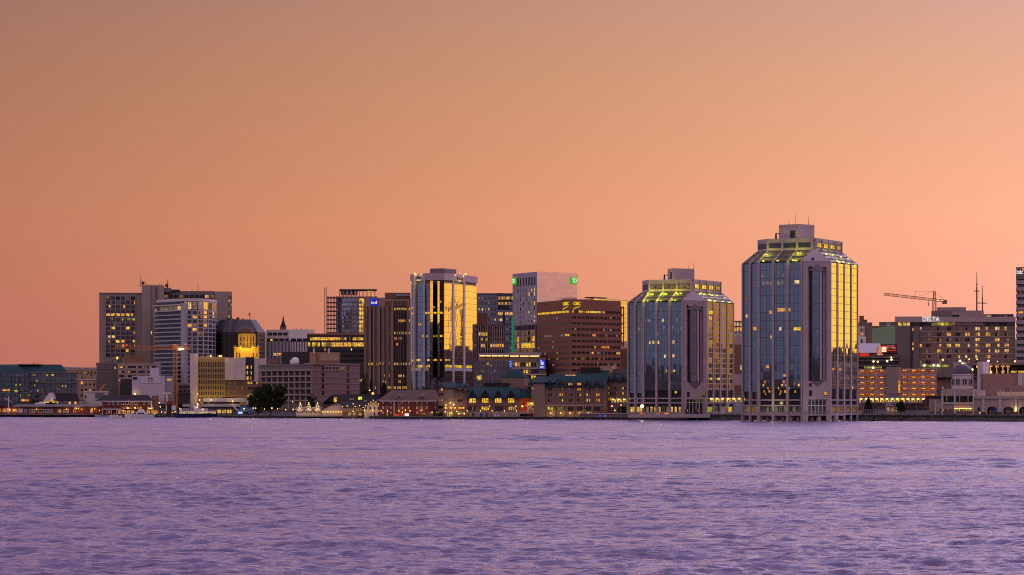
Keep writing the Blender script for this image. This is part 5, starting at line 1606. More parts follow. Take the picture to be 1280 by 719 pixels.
def canopy_bank():
    Y = 1345
    b = Bld('canopied_bank', 'low glassy bank with a lit projecting roof canopy and blue signs', 'bank', (PX(637, Y), Y + 10, 5))
    f = Fc(P(592, Y), P(683, Y))
    slab(b, f, 592.5, 637, 450.5, 500, M_greyg, 'glass_wing', -20, 0)
    slab(b, f, 636, 682.5, 447, 500, M_concd, 'wall', -20, -.5)
    slab(b, f, 598, 676.5, 445, 451, M_beige, 'top_storey', -18, -3)
    slab(b, f, 597.5, 637.5, 441.8, 444.2, M_concp, 'canopy', -20, 2)
    slab(b, f, 637, 676.8, 440.8, 444.6, M_concp, 'canopy', -20, 2.6)
    for x0, x1 in ((599.5, 606), (606.8, 614), (614.8, 622), (622.8, 629), (629.8, 636), (637.5, 648.5), (650, 660.8), (662, 674)):
        slab(b, f, x0, x1, 444.7 if x0 > 637 else 444.3, 446.0 if x0 > 637 else 445.6, L_strip, 'light_strip', .8, 1.9 if x0 < 637 else 2.5)
    slab(b, f, 672, 682.8, 448.5, 449.4, M_concp, 'side_canopy', -6, 1)
    for x0, x1, y0, y1, m in ((596, 602, 469.5, 475.5, L_yel), (608.5, 610.8, 453.5, 456.5, L_warm), (617.5, 619.5, 462, 465, L_dimp), (612, 615, 455, 458, L_dim), (602, 604, 462.5, 465, L_dim)):
        b.win(f, f.a(x0), f.a(x1), f.z(y1), f.z(y0), m, .1, None, 'lit_window')
    for x in np.arange(594, 637, 3.1): slab(b, f, x - .12, x + .12, 451, 490, M_concd, 'mullion', -.1, .2)
    for y in (458.5, 466.5, 474.5): slab(b, f, 592.6, 636, y, y + .8, M_concd, 'floor_band', -.1, .25)
    for i, (y0, y1) in enumerate(((453.2, 458), (462.2, 466.5), (469.5, 473))):
        for j, (a0, a1) in enumerate(spans(f.a(641), f.a(673), 10, .4)):
            m = {(0, 1): L_pale, (0, 2): L_amb, (0, 5): L_yel, (0, 6): L_yel, (1, 5): L_yel, (1, 6): L_dim, (2, 7): L_yel, (1, 4): L_warm, (2, 8): L_warm, (0, 0): L_dim, (0, 9): L_dim}.get((i, j), M_gdark)
            b.win(f, a0, a1, f.z(y1), f.z(y0), m, -.4, None)
    for y in (459.8, 467.8): slab(b, f, 638, 683, y, y + 1.1, M_concw, 'floor_band', -.6, .2)
    for x0, x1, m in ((642, 648, L_yel), (652, 660, L_warm), (663, 672, L_dim)):
        b.win(f, f.a(x0), f.a(x1), f.z(449.6), f.z(447), m, -2.9, None, 'lit_window')
    sg = slab(b, f, 674.3, 680.8, 449.9, 461.2, L_blues, 'blue_sign', .3, 1.0)
    text(sg, 'RBC', f, 675.0, 458, 460.3, 680.2, L_white, 'sign_lettering', 1.1, .1)
    m = MB()                                              # the pale emblem above the letters
    q = lambda x, y: f.pt(f.a(x), 1.12, f.z(y))
    m.face([q(675.6, 453.8), q(676.2, 455.8), q(679.3, 456.4), q(679.2, 454.2), q(677, 452.8)]); m.face([q(675.2, 451.6), q(677.6, 452.6), q(677, 450.9), q(675.8, 450.6)]); m.face([q(678.0, 453), q(679.8, 454.2), q(679.7, 452.9), q(678.6, 452.2)])
    m.build('sign_emblem', [L_lav], sg)
    sg = slab(b, f, 636.4, 639.6, 450.3, 459.4, L_blues, 'blue_sign', .3, 1.0)
    m = MB()
    for x, y in ((637.2, 452), (638.4, 453.8), (637.4, 455.6), (638.2, 457.4)): m.fbox(f, f.a(x), f.a(x + 1), f.z(y + .9), f.z(y), 1.0, 1.12)
    m.build('sign_emblem', [L_lav], sg)
    b.done()
M_greyg = curtain('grey_office_glass', (.20, .19, .22), pw=1.3, fh=3.2, jit=.02, rough=.15, mull=(.2, .17, .18), t=.3, refl=.6, body=(.05, .045, .05))
L_lav = glow('sign_lavender', (.62, .60, 1), 1.2, vary=False)
canopy_bank()


def brown_corner():
    Y = 1330
    pA, pB, pC = P(671, Y + 40), P(713.5, Y), P(776, Y + 20)
    b = Bld('brick_ribbon_tower', 'square red brown tower with ribbon windows and yellow lettering at its corner', 'office tower', (pB[0], Y + 25, 8))
    f1, f2 = Fc(pA, pB, Y), Fc(pB, pC, Y)
    b.part(MB().prism([pA, pB, pC, (pC[0] - 6, Y + 52), (pA[0] + 10, Y + 52)], 4, PZ(374.2, Y)), 'wall', [M_rust])
    rw = MB().prism([(24, 1386), (58, 1386), (64, 1466), (29, 1466)], 4, 34.2)  # unseen block, added to give the mirror tower's gold reflection a dark ragged foot
    rr = random.Random(9)
    for i in range(14):
        y = 1390 + i * 5.3; x = 26 + i * .33
        rw.box(x, x + rr.uniform(2, 6), y, y + rr.uniform(1.5, 4.5), 34, 34.2 + rr.choice([.5, 1.2, 2.0, 3.2]))
    b.part(rw, 'unseen_mirror_block', [M_brown])
    ys = [387.8 + 7.35 * i for i in range(12)]
    rr = random.Random(21)
    for i, y in enumerate(ys):
        for fc, x0, x1 in ((f1, 672.5, 711.5), (f2, 715, 775)):
            n_ = 15 if fc is f1 else 22
            sp = spans(fc.a(x0), fc.a(x1), n_, .3)
            b.part(MB().fbox(fc, fc.a(x0) - .2, fc.a(x1) + .2, PZ(y + 3.0, Y), PZ(y, Y), -.3, .04), 'ribbon_window', [M_ribbon if fc is f1 else M_gdark])
            for j, (a0, a1) in enumerate(sp):
                m = None
                if i == 0: m = (L_yel if rr.random() < .88 else L_dim) if fc is f1 or 3 <= j <= 14 or j == 0 else None
                elif i == 4 and fc is f2 and j in (9, 10): m = L_amb
                elif i == 4 and fc is f1 and j in (3, 4, 5, 6): m = L_dimp
                elif i == 6 and fc is f2 and j in (13, 14, 15, 16): m = L_amb
                elif i == 6 and fc is f2 and j == 10: m = L_yel
                elif i == 4 and fc is f1 and j in (13, 14): m = L_yel
                elif i == 7 and fc is f2 and j in (9, 20, 21): m = L_yel
                elif i in (7, 8) and rr.random() < .12: m = L_dim
                elif rr.random() < .05: m = L_dimp
                if m: b.win(fc, a0, a1, PZ(y + 2.8, Y), PZ(y + .3, Y), m, .1, None, 'lit_window')
            if fc is f2:
                for (a0, a1) in sp[1::2]:
                    if i > 0: b.win(fc, a1, a1 + .5, PZ(y + 3, Y), PZ(y, Y), M_rust, .05, None, 'brick_mullion')
    for fc, x0, x1 in ((f1, 704.6, 711.4), (f2, 716.5, 725)):
        tx = text(b.root, 'CIBC', fc, x0, 377.2, 381.4, x1, L_gold, 'sign_lettering', .3, .3)
        m = MB(); n_ = 6
        for i in range(n_):                                            # the swoosh under the letters
            t0, t1 = i / n_, (i + 1) / n_
            def e(t, k_): return fc.pt(fc.a(x0 - .2 + (x1 - x0) * t), .4, PZ(386.3 - 3.4 * t ** .7 + k_ * (1.5 - 1.0 * t), Y))
            m.face([e(t0, .5), e(t1, .5), e(t1, -.5), e(t0, -.5)])
        b.part(m, 'sign_swoosh', [L_gold])
    m = MB()
    x, y = P(722, Y + 26)
    m.box(PX(703, Y + 30), PX(741, Y + 30), Y + 28, Y + 40, PZ(376, Y), PZ(371.5, Y)); b.part(m, 'roof_plant_room', [M_brown])
    m = MB(); x, y = P(738.5, Y + 30); m.tube((x, y, PZ(372, Y)), (x, y, PZ(368.5, Y)), .15, .1, 5); b.part(m, 'roof_aerial', [M_black])
    b.done()
M_ribbon = gloss('ribbon_glass', (.10, .075, .075), .25, .7)
brown_corner()


def far_panel_block():
    Y = 1520
    b = Bld('sunlit_panel_block', 'tan panelled block glowing at the edge behind the red brown tower', 'building', (PX(763, Y), Y + 12, 10))
    f = Fc(P(742, Y), P(784.3, Y + 38), Y); f2 = f
    b.part(MB().prism([P(742, Y), P(784.3, Y + 38), P(784, Y + 60), (PX(742, Y + 60), Y + 60)], 8, PZ(372.3, Y)), 'wall', [M_tan])
    slab(b, f, 743, 758, 371.0, 372.6, M_brown, 'roof_edge', -6, .4)
    b.part(MB().fbox(f2, .5, f2.L - .5, PZ(425, Y), PZ(373, Y), -.2, .1), 'glazed_side', [G_tan])
    b.done()
    Y = 1470
    b = Bld('scaffold_frame', 'open dark steel frame clinging to the side of the red brown tower', 'scaffold', (PX(777, Y), Y, 10))
    m = MB()
    x0, x1 = PX(776.4, Y), PX(779.6, Y)
    for x in (x0, x1): m.box(x - .3, x + .3, Y - .3, Y + .3, 6, PZ(384, Y))
    b.part(m, 'post', [M_black])
    m = MB()
    for y in (384.3, 394, 405, 417, 430): m.box(x0 - .6, x1 + .3, Y - .25, Y + .25, PZ(y, Y) - .35, PZ(y, Y) + .35)
    b.part(m, 'platform', [M_black]); b.done()
    b, fc = simple_block('narrow_tower', 'narrow grey tower squeezed between the red brown and glass towers', 'tower block', 781, 792, 1570, 410.5, M_concd, 15, [(cols(782, 791, 3, 1.8), rws(414, 450, 7, 2.6), M_gdark, .35, [L_amb, L_dim], 2)])
    slab(b, fc, 782, 784, 407, 411, M_concd, 'roof_stub', -4, -1); slab(b, fc, 786, 787.5, 408.5, 411, M_concd, 'roof_stub', -4, -1); b.done()
    b, fc = simple_block('pink_house_block', 'pale pink block with two dark windows behind the waterfront hotel', 'building', 775.5, 795, 1430, 435, M_concp, 14, [([(777.8, 779.6)], [(438, 442), (444.5, 448.5)], M_gdark, 0, WARM, 1)])
    slab(b, fc, 775.3, 795, 434.6, 436, M_concw, 'cornice', -1, .4)
    slab(b, fc, 776, 795, 452, 470, M_brown, 'lower_shed', .2, 6)
    p = fc.pt(fc.a(779), 6.5, fc.z(459)); b.part(MB().lathe(p[0], p[1], [(.05, p[2] - .4), (.8, p[2]), (.05, p[2] + .4)], 8), 'wall_lamp', [L_bulb]); b.done()
M_tan = wall('tan_panels', (.50, .30, .15), var=.05, grid=(2.2, 2.2, .14, .72))
G_tan = curtain('tan_side_glass', (.34, .32, .5), pw=2.6, fh=2.6, jit=.01, rough=.12, mull=(.2, .12, .06))
far_panel_block()

# ---------------------------------------------------------------- between and right of the glass towers
b, fc = simple_block('glass_top_block', 'block with bright yellow top storey in the gap between the glass towers', 'building', 912, 936, 1420, 402, M_brown, 16, [])
for y0, y1, m in ((402.8, 407.5, L_pale), (409, 414.5, L_warm), (416, 421, L_dimp)):
    for a0, a1 in spans(fc.a(913), fc.a(935), 6, .3): b.win(fc, a0, a1, fc.z(y1), fc.z(y0), m, .08, M_frame, 'lit_window')
slab(b, fc, 912, 936, 421.5, 431, M_concp, 'pale_band', -.2, .3); b.win(fc, fc.a(925.5), fc.a(929), fc.z(462), fc.z(456.5), L_pale, .1, None, 'lit_window')
slab(b, fc, 912, 936, 468, 482, M_concp, 'pale_band', -.2, .3); b.done()

b, fc = simple_block('ornate_townhouse', 'tall narrow old house with brown upper floors and white lower bays', 'house', 1071, 1090, 1500, 404, M_hotelb, 16, [])
slab(b, fc, 1074, 1080, 394.8, 404.5, M_brown, 'chimney_stack', -6, -1); slab(b, fc, 1078, 1084, 399.5, 404.5, M_brown, 'chimney_stack', -6, -2)
slab(b, fc, 1072, 1080.8, 408, 421, M_concw, 'white_bay', -.5, .8); slab(b, fc, 1072, 1082.5, 421, 446, M_white, 'white_bay', -.5, 1.2)
for y0, y1 in ((410.5, 414), (424, 429)): b.win(fc, fc.a(1076), fc.a(1078.5), fc.z(y1), fc.z(y0), M_gdark, 1.3, M_frame)
b.win(fc, fc.a(1075.5), fc.a(1079.5), fc.z(419.5), fc.z(416), L_amb, .9, M_frame, 'lit_window'); b.done()
b, fc = simple_block('fort_barracks', 'long low stone barracks on the grassy hilltop', 'fort building', 1099, 1119, 1918, 403.2, M_concd, 14, [], z0=PZ(414, 1918))
slab(b, fc, 1108, 1113, 404, 410, M_concp, 'pale_gable', -.3, .4); b.done()
b, fc = simple_block('fort_gatehouse', 'small brown gatehouse with a lit window on the hilltop', 'fort building', 1089, 1098.5, 1912, 408.2, M_brown, 10, [], z0=PZ(418, 1912))
b.win(fc, fc.a(1094), fc.a(1098), fc.z(412), fc.z(410), L_yel, .1, None, 'lit_window'); b.done()


def terminal_building():
    Y = 1390
    b = Bld('terminal_hall', 'hall with a mauve slanted roof and a glowing red sign board', 'building', (PX(1098, Y), Y + 10, 8))
    f = Fc(P(1072, Y), P(1122, Y))
    slab(b, f, 1072, 1122, 441, 470, M_concd, 'wall', -16, 0)
    m = MB().hexa([f.pt(f.a(1074), 1, f.z(441.2)), f.pt(f.a(1095.5), 1, f.z(441.2)), f.pt(f.a(1095.5), -14, f.z(441.2)), f.pt(f.a(1074), -14, f.z(441.2))],
                  [f.pt(f.a(1074), -5, f.z(429)), f.pt(f.a(1099), -5, f.z(429)), f.pt(f.a(1099), -12, f.z(429)), f.pt(f.a(1074), -12, f.z(429))])
    b.part(m, 'slanted_roof', [M_lilac3])
    m = MB().tri(f, f.a(1095.8), f.a(1103.5), f.z(444), f.z(429), -2, 1.2)
    b.part(m, 'glass_gable', [L_pinkg])
    slab(b, f, 1101.5, 1121.5, 430.5, 441.5, M_redw, 'red_hoarding', -.5, 2)
    slab(b, f, 1102, 1108, 433.8, 440.2, L_orw, 'bright_sign', 2, 2.4)
    slab(b, f, 1103, 1107, 432.6, 434, L_red, 'bright_sign', 2, 2.4)
    for y, x1 in ((432.2, 1118.5), (434.5, 1119.5), (437.6, 1120)): slab(b, f, 1109, x1, y, y + 1.2, L_pinkg if y < 436 else L_red2, 'sign_line', 2, 2.2)
    slab(b, f, 1074.7, 1086.3, 441.8, 445.4, L_red2, 'red_sign_strip', .5, 1)
    b.done()
    b = Bld('elevated_roadway', 'two-level dark elevated roadway with lamps behind the car park', 'road deck', (PX(1098, 1340), 1345, 8))
    f = Fc(P(1070, 1340), P(1124, 1340))
    for y0, y1 in ((446.3, 447.3), (449.8, 451), (456.8, 458)): slab(b, f, 1070, 1124, y0, y1, M_concd, 'parapet', -8, .3)
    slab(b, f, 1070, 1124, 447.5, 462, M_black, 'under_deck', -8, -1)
    for x0, x1 in ((1080, 1091), (1093, 1102)): slab(b, f, x0, x1, 458.4, 460.6, L_green, 'lit_strip', .1, .4)
    slab(b, f, 1090, 1092.6, 458.8, 460.8, L_bulbw, 'lamp_box', .4, .7)
    for px, y, m in ((1092, 452, L_bulbw), (1109, 451.5, L_bulbw), (1114.3, 449.6, L_bulbw), (1114, 447, L_bulb), (1097.3, 452.3, L_bulb)):
        p = f.pt(f.a(px), .8, f.z(y)); b.part(MB().lathe(p[0], p[1], [(.05, p[2] - .5), (.5, p[2]), (.05, p[2] + .5)], 8), 'lamp', [m])
    b.done()
L_pinkg = glow('pink_lit_glass', (1, .30, .22), .75)
L_red2 = glow('soft_red_sign', (1, .06, .03), .6, vary=False)
L_orw = glow('bright_orange_sign', (1, .50, .25), 1.6, vary=False)
terminal_building()


def car_park():
    Y = 1195
    b = Bld('car_park', 'multi-storey car park glowing orange inside with a plain stair tower', 'car park', (PX(1122, Y), Y + 12, 2.6))
    f = Fc(P(1072, Y), P(1171, Y))
    for x0, x1, ys in ((1072, 1107.5, (461, 467.4, 474.2, 481.4, 488.6, 495.8)), (1125.5, 1171, (460.6, 467, 474.2, 481.4, 488.6, 495.8))):
        slab(b, f, x0, x1, 462, 520, M_ocre, 'back_wall', -15, -13)
        for i, y in enumerate(ys):
            right = x0 > 1100
            h_ = (1.2 if i == 0 else 2.9)
            slab(b, f, x0, x1, y + .2, y + .2 + h_ * (.9 if not right or i else .8), M_concp, 'parapet_band', -13, 0)
            if i < 5:
                n_ = 3 if not right else 4
                for k_, (a0, a1) in enumerate(spans(f.a(x0 + 1), f.a(x1 - 1), n_, 1.0)):
                    p = ((a0 + a1) / 2, )
                    q = f.pt((a0 + a1) / 2, -4 - (k_ % 2) * 3, f.z(y + h_) - .45)
                    b.part(MB().box(q[0] - .7, q[0] + .7, q[1] - .2, q[1] + .2, q[2] - .16, q[2] + .1), 'ceiling_lamp', [L_bulbo2])
                    if not (right and k_ > 2 and i == 0): lamp_light(b.root, (q[0], q[1], q[2] - .5), 420, (1, .30, .05), .7)
        for x in ((1075, 1082, 1090, 1098, 1106) if x0 < 1100 else (1131, 1138, 1145, 1151, 1157.5, 1164, 1170)):
            slab(b, f, x - .45, x + .45, ys[0], 505, M_concp, 'column', -1.5, .3)
    slab(b, f, 1107.5, 1122.5, 458.8, 492, M_conc, 'stair_tower', -12, 2)
    slab(b, f, 1122.5, 1125.6, 458.8, 476, M_concp, 'stair_tower_side', -12, 1.6)
    slab(b, f, 1123, 1125.4, 473.5, 491, L_warm, 'lit_stair_glass', 0, 1.4)
    for x in (1113, 1121.5): slab(b, f, x - .2, x + .2, 455.8, 459, M_steel, 'roof_post', -3, -2.6)
    b.done()
    # glazed footbridge in front of the car park
    for (nm, x0, x1, Yp, y0, y1, lab) in (('footbridge', 1074, 1154, 1165, 497.6, 503.4, 'lit glazed footbridge running in front of the orange car park'),
                                          ('footbridge', 887, 931, 1178, 497.4, 503.2, 'lit glazed footbridge joining the two glass towers'),
                                          ('footbridge', 764, 802, 1214, 498.4, 503.6, 'lit glazed footbridge between the waterfront hotel and the shorter glass tower')):
        t = Bld(nm, lab, 'footbridge', (PX((x0 + x1) / 2, Yp), Yp, ground(PX(x0, Yp), Yp)), 'glazed footbridges')
        g = Fc(P(x0, Yp), P(x1, Yp))
        slab(t, g, x0, x1, y0 - .6, y0 + .2, M_concp, 'roof', -4, .3); slab(t, g, x0, x1, y1 - .5, y1 + .6, M_concp, 'floor', -4, .3)
        n_ = int((x1 - x0) / 3.2)
        rr = random.Random(int(x0))
        for i, (a0, a1) in enumerate(spans(0, g.L, n_, .3)):
            t.win(g, a0, a1, g.z(y1 - .6), g.z(y0 + .3), rr.choice([L_yel, L_green, L_dim, L_yel]), -.6, M_frame, 'glass_panel')
            q = g.pt(a0 + .8, -.3, g.z(y0 + 1.0))
            if i % 2 == 0: t.part(MB().box(q[0] - .45, q[0] + .45, q[1] - .1, q[1] + .1, q[2] - .3, q[2] + .25), 'lamp', [L_bulb])
        for i in range(5):
            x = x0 + (x1 - x0) * (i + .5) / 5
            slab(t, g, x - .4, x + .4, y1, 518, M_concp, 'leg', -2.5, -1.5)
        t.done()
    # things under the footbridge
    b = Bld('glass_kiosk', 'warm lit boxy kiosk under the footbridge below the stair tower', 'kiosk', (PX(1115, 1150), 1152, 2.6))
    f = Fc(P(1107, 1150), P(1124, 1150))
    slab(b, f, 1107, 1124, 507.5, 519.5, M_beige, 'wall', -6, 0); slab(b, f, 1106.5, 1124.5, 506.4, 508, M_concp, 'roof', -6.5, .6)
    for x0, x1 in ((1108.5, 1113), (1114, 1118.5), (1119.3, 1123)): b.win(f, f.a(x0), f.a(x1), f.z(515.5), f.z(509), L_dimw, .06, M_concp)
    b.done()
    b = Bld('gable_hut', 'little grey hut with a pitched roof at the foot of the taller tower', 'hut', (PX(1073, 1135), 1137, 2.6))
    f = Fc(P(1061, 1135), P(1083, 1135))
    slab(b, f, 1062, 1071, 511.5, 519.5, M_concd, 'wall', -6, 0); b.part(MB().slope(f, f.a(1061), f.a(1077), f.z(511.5), f.z(508), .6, -3, m=0), 'roof', [M_slate])
    b.part(MB().tri(f, f.a(1070.5), f.a(1079), f.z(513), f.z(509.4), -4, .5).fbox(f, f.a(1070.5), f.a(1079), f.z(519.5), f.z(513), -4, .5), 'gable_wall', [M_concp])
    b.part(MB().gable(f, f.a(1070.5), f.a(1079), f.z(513), f.z(509.2), -5, .9, .5, .25), 'gable_roof', [M_concd])
    b.win(f, f.a(1073), f.a(1076.5), f.z(518.5), f.z(513.5), L_dim, .56, None); b.done()
    b = Bld('harbour_fence', 'thin metal fence along the rocks in front of the car park', 'fence', (PX(1094, 1128), 1128, 2.6))
    f = Fc(P(1072, 1131), P(1116, 1127)); m = MB()
    for i in range(23): m.fbox(f, f.L * i / 22 - .07, f.L * i / 22 + .07, 2.6, 4.8, -.07, .07)
    b.part(m, 'fence_post', [M_steel]); m = MB()
    for z in (3.2, 4.0, 4.7): m.fbox(f, 0, f.L, z, z + .09, -.04, .04)
    b.part(m, 'rail', [M_steel]); b.done()
L_bulbo2 = glow('sodium_lamp', (1, .42, .10), 1.3, vary=False)
L_dimw = glow('light_ochre', (.8, .50, .16), .45)
M_ocre = wall('car_park_concrete', (.45, .38, .33), var=.1)
car_park()


def big_hotel():
    Y = 1400
    b = Bld('long_brick_hotel', 'long brick hotel with rows of paired windows and a lit roof sign', 'hotel', (PX(1195, Y), Y + 15, 8))
    f = Fc(P(1120, Y), P(1269, Y - 8), Y)
    b.part(MB().prism(body([P(1120, Y), P(1269, Y - 8)], 25), 5, PZ(397, Y)), 'wall', [M_hotelb])
    b.part(MB().fbox(f, f.a(1119), f.a(1149), PZ(470, Y), PZ(396.2, Y), -20, 2.2), 'blank_end_wall', [M_concd])
    b.part(MB().fbox(f, f.a(1137.8), f.a(1141), PZ(470, Y), PZ(404, Y), 2, 2.5), 'end_wall_rib', [M_concd2])
    slab(b, f, 1118.6, 1152, 396, 403.2, M_concp, 'roof_band', -20, 2.8)
    slab(b, f, 1152, 1269.5, 396.6, 403.0, M_concp, 'roof_band', -22, .9)
    for x0, x1 in ((1122.5, 1127), (1128.5, 1133), (1134, 1137.5)): b.win(f, f.a(x0), f.a(x1), PZ(407.3, Y), PZ(403.6, Y), L_yel, 2.3, None, 'lit_window')
    slab(b, f, 1138, 1150, 403.4, 407.2, M_black, 'dark_recess', 2, 2.5)
    for x0, x1, m in ((1150, 1160, M_black), (1161, 1164, M_gdark), (1164.5, 1171, L_dim), (1171.5, 1176, L_green), (1176.5, 1181, L_yel), (1181.5, 1186, L_green), (1186.5, 1193.5, L_dim), (1231, 1238, M_gdark), (1239, 1248, M_gblue), (1249, 1258, M_gdark), (1259, 1267.5, M_gblue)):
        slab(b, f, x0, x1, 403.6, 407.3, m, 'top_window', -.2, .4)
    for x in np.arange(1195.5, 1229, 2.1): slab(b, f, x - .35, x + .35, 403.6, 407, M_concp, 'louvre', -.2, .5)
    slab(b, f, 1194.5, 1229.5, 403.6, 407.2, M_concd, 'louvre_back', -.2, .25)
    xc = [1160.3, 1174, 1186.3, 1197.2, 1209.3, 1222, 1235, 1246.5, 1258.5, 1151]
    rows_ = [(409.3 + 6.95 * i, 413.1 + 6.95 * i) for i in range(7)]
    lit = {(3, 0): 0, (2, 1): 1, (0, 1): 1, (1, 3): 1, (2, 3): 1, (4, 1): 1, (5, 0): 1, (5, 1): 1, (6, 0): 1, (7, 0): 1, (8, 0): 1, (6, 1): 1, (5, 3): 1, (5, 2): 1, (7, 2): 1, (4, 3): 1, (6, 3): 1, (8, 3): 1, (7, 3): 1, (3, 3): 1, (1, 4): 1, (5, 4): 1, (6, 4): 1, (7, 4): 1, (8, 4): 1, (6, 5): 1, (5, 5): 1, (3, 5): 1, (9, 0): 1, (9, 3): 1, (4, 5): 1}
    rr = random.Random(5)
    for i, x in enumerate(xc):
        for j, (y0, y1) in enumerate(rows_):
            for s_ in ((-2.7, -.3), (.3, 2.7)) if i != 9 else ((-1.2, 1.2),):
                r_ = rr.random()
                m = rr.choice([L_warm, L_warm, L_pale, L_yel]) if (lit.get((i, j)) and r_ < .72) else (L_dim if r_ > .9 else (M_gpale if r_ > .55 else M_gdark))
                b.win(f, f.a(x + s_[0]), f.a(x + s_[1]), PZ(y1, Y), PZ(y0, Y), m, .06, None)
    for y0, y1 in rows_: slab(b, f, 1149.3, 1268.8, y1 + .9, y1 + 1.7, M_concp, 'floor_band', -.2, .16)
    for y, m in ((412, L_amb), (430, L_amb), (436, L_warm)): b.win(f, f.a(1140.3), f.a(1141.9), PZ(y + 1.8, Y), PZ(y - 1.6, Y), m, 2.55, None, 'stair_window')
    text(b.root, 'DELTA', f, 1153.3, 396.3, 402.2, 1174.3, L_white, 'sign_lettering', 1.6, .4)
    g = Fc(P(1120, Y + 8), P(1269, Y), Y)
    slab(b, g, 1164.5, 1229.5, 388, 397, M_concd, 'rooftop_storey', -14, 0); slab(b, g, 1189, 1229.7, 388.6, 396.8, M_conc, 'rooftop_storey', -12, .6)
    slab(b, g, 1171.5, 1207.5, 383.6, 388.5, M_conc, 'rooftop_plant_room', -10, -2)
    slab(b, g, 1229.5, 1267, 392.5, 397, M_conc, 'rooftop_storey', -12, .3)
    for x0, x1, m in ((1234, 1238.5, L_dimw), (1240, 1245, M_gdark), (1246.5, 1249.5, M_gdark), (1251.5, 1254, M_gdark), (1259.5, 1262, M_gdark), (1264, 1266, M_gdark), (1190, 1199, M_gdark)):
        slab(b, g, x0, x1, 393.3, 396.6, m, 'rooftop_window', .2, .75)
    slab(b, f, 1149, 1270, 454.8, 472, M_concd, 'podium', -10, 3)
    for x0, x1 in ((1151, 1156), (1157, 1166), (1167.5, 1176), (1177.5, 1186)): slab(b, f, x0, x1, 456.4, 459, L_green, 'podium_window', 3, 3.2)
    for px, y in ((1155.5, 457), (1167, 457), (1172.5, 457.2)): 
        p = f.pt(f.a(px), 3.8, PZ(y, Y)); b.part(MB().lathe(p[0], p[1], [(.05, p[2] - .5), (.7, p[2]), (.05, p[2] + .5)], 8), 'lamp', [L_bulbw])
    b.done()
    # mast pair behind it
    for px, yt, ys, wd, lab in ((1221, 340.5, [(364, 3.4), (355.5, 1)], .42, 'taller of two ship-like signal masts above the long brick hotel'), (1228, 357.5, [(379, 6), (373, 1)], .36, 'shorter ship-like signal mast with a wide yard above the long brick hotel')):
        Y2 = 1800; x, y = P(px, Y2)
        t = Bld('signal_mast', lab, 'mast', (x, y, 44), 'signal masts')
        t.part(MB().tube((x, y, 40), (x, y, PZ(yt + 18, Y2)), wd * 1.4, wd, 6).tube((x, y, PZ(yt + 18, Y2)), (x, y, PZ(yt, Y2)), wd * .7, .18, 6), 'pole', [M_black])
        for yy, w_ in ys: t.part(MB().tube((x - w_ * Y2 / F, y, PZ(yy, Y2)), (x + w_ * Y2 / F, y, PZ(yy, Y2)), .28, .28, 6), 'yard', [M_black])
        t.done()
big_hotel()


def edge_tower():
    Y = 1390
    b = Bld('banded_tower', 'grey banded tower cut off by the picture edge with a glowing sign on top', 'office tower', (PX(1285, Y), Y + 15, 5))
    f = Fc(P(1270.6, Y), P(1306, Y))
    b.part(MB().prism(body([P(1271, Y), P(1306, Y)], 26), 3, f.z(334.3)), 'wall', [M_black])
    for i in range(15):
        y = 350.5 + i * 8.3
        slab(b, f, 1270, 1306.5, y, y + 4.6, M_concp2, 'floor_band', -26, .6)
        slab(b, f, 1271.2, 1305, y + 4.9, y + 8, M_gmid, 'ribbon_window', -.3, .12)
    for x0, x1, y, m in ((1273, 1279, 390.5, L_warm), (1272.5, 1280, 403, L_green), (1281, 1290, 390.5, L_dim), (1275, 1277, 365.5, L_dim), (1274, 1277, 397.8, L_dim)):
        b.win(f, f.a(x0), f.a(x1), f.z(y + 1.2), f.z(y - 1.2), m, .3, None, 'lit_window')
    sg = slab(b, f, 1270, 1306.5, 334, 348.5, M_concd, 'sign_storey', -26, .4)
    text(sg, 'bdc', f, 1270.9, 337.2, 342.6, 1278.8, L_white, 'sign_lettering', .8, .2)
    m = MB(); m.hexa([f.pt(f.a(1278.6), 1.0, f.z(338.5)), f.pt(f.a(1284), 1.0, f.z(338.5)), f.pt(f.a(1284), .4, f.z(338.5)), f.pt(f.a(1278.6), .4, f.z(338.5))], [f.pt(f.a(1277.6), 1.0, f.z(335.2)), f.pt(f.a(1284), 1.0, f.z(335.2)), f.pt(f.a(1284), .4, f.z(335.2)), f.pt(f.a(1277.6), .4, f.z(335.2))])
    m.build('orange_emblem', [L_orsign], sg)
    b.done()
M_concp2 = wall('mauve_precast', (.32, .27, .31), var=.06)
edge_tower()


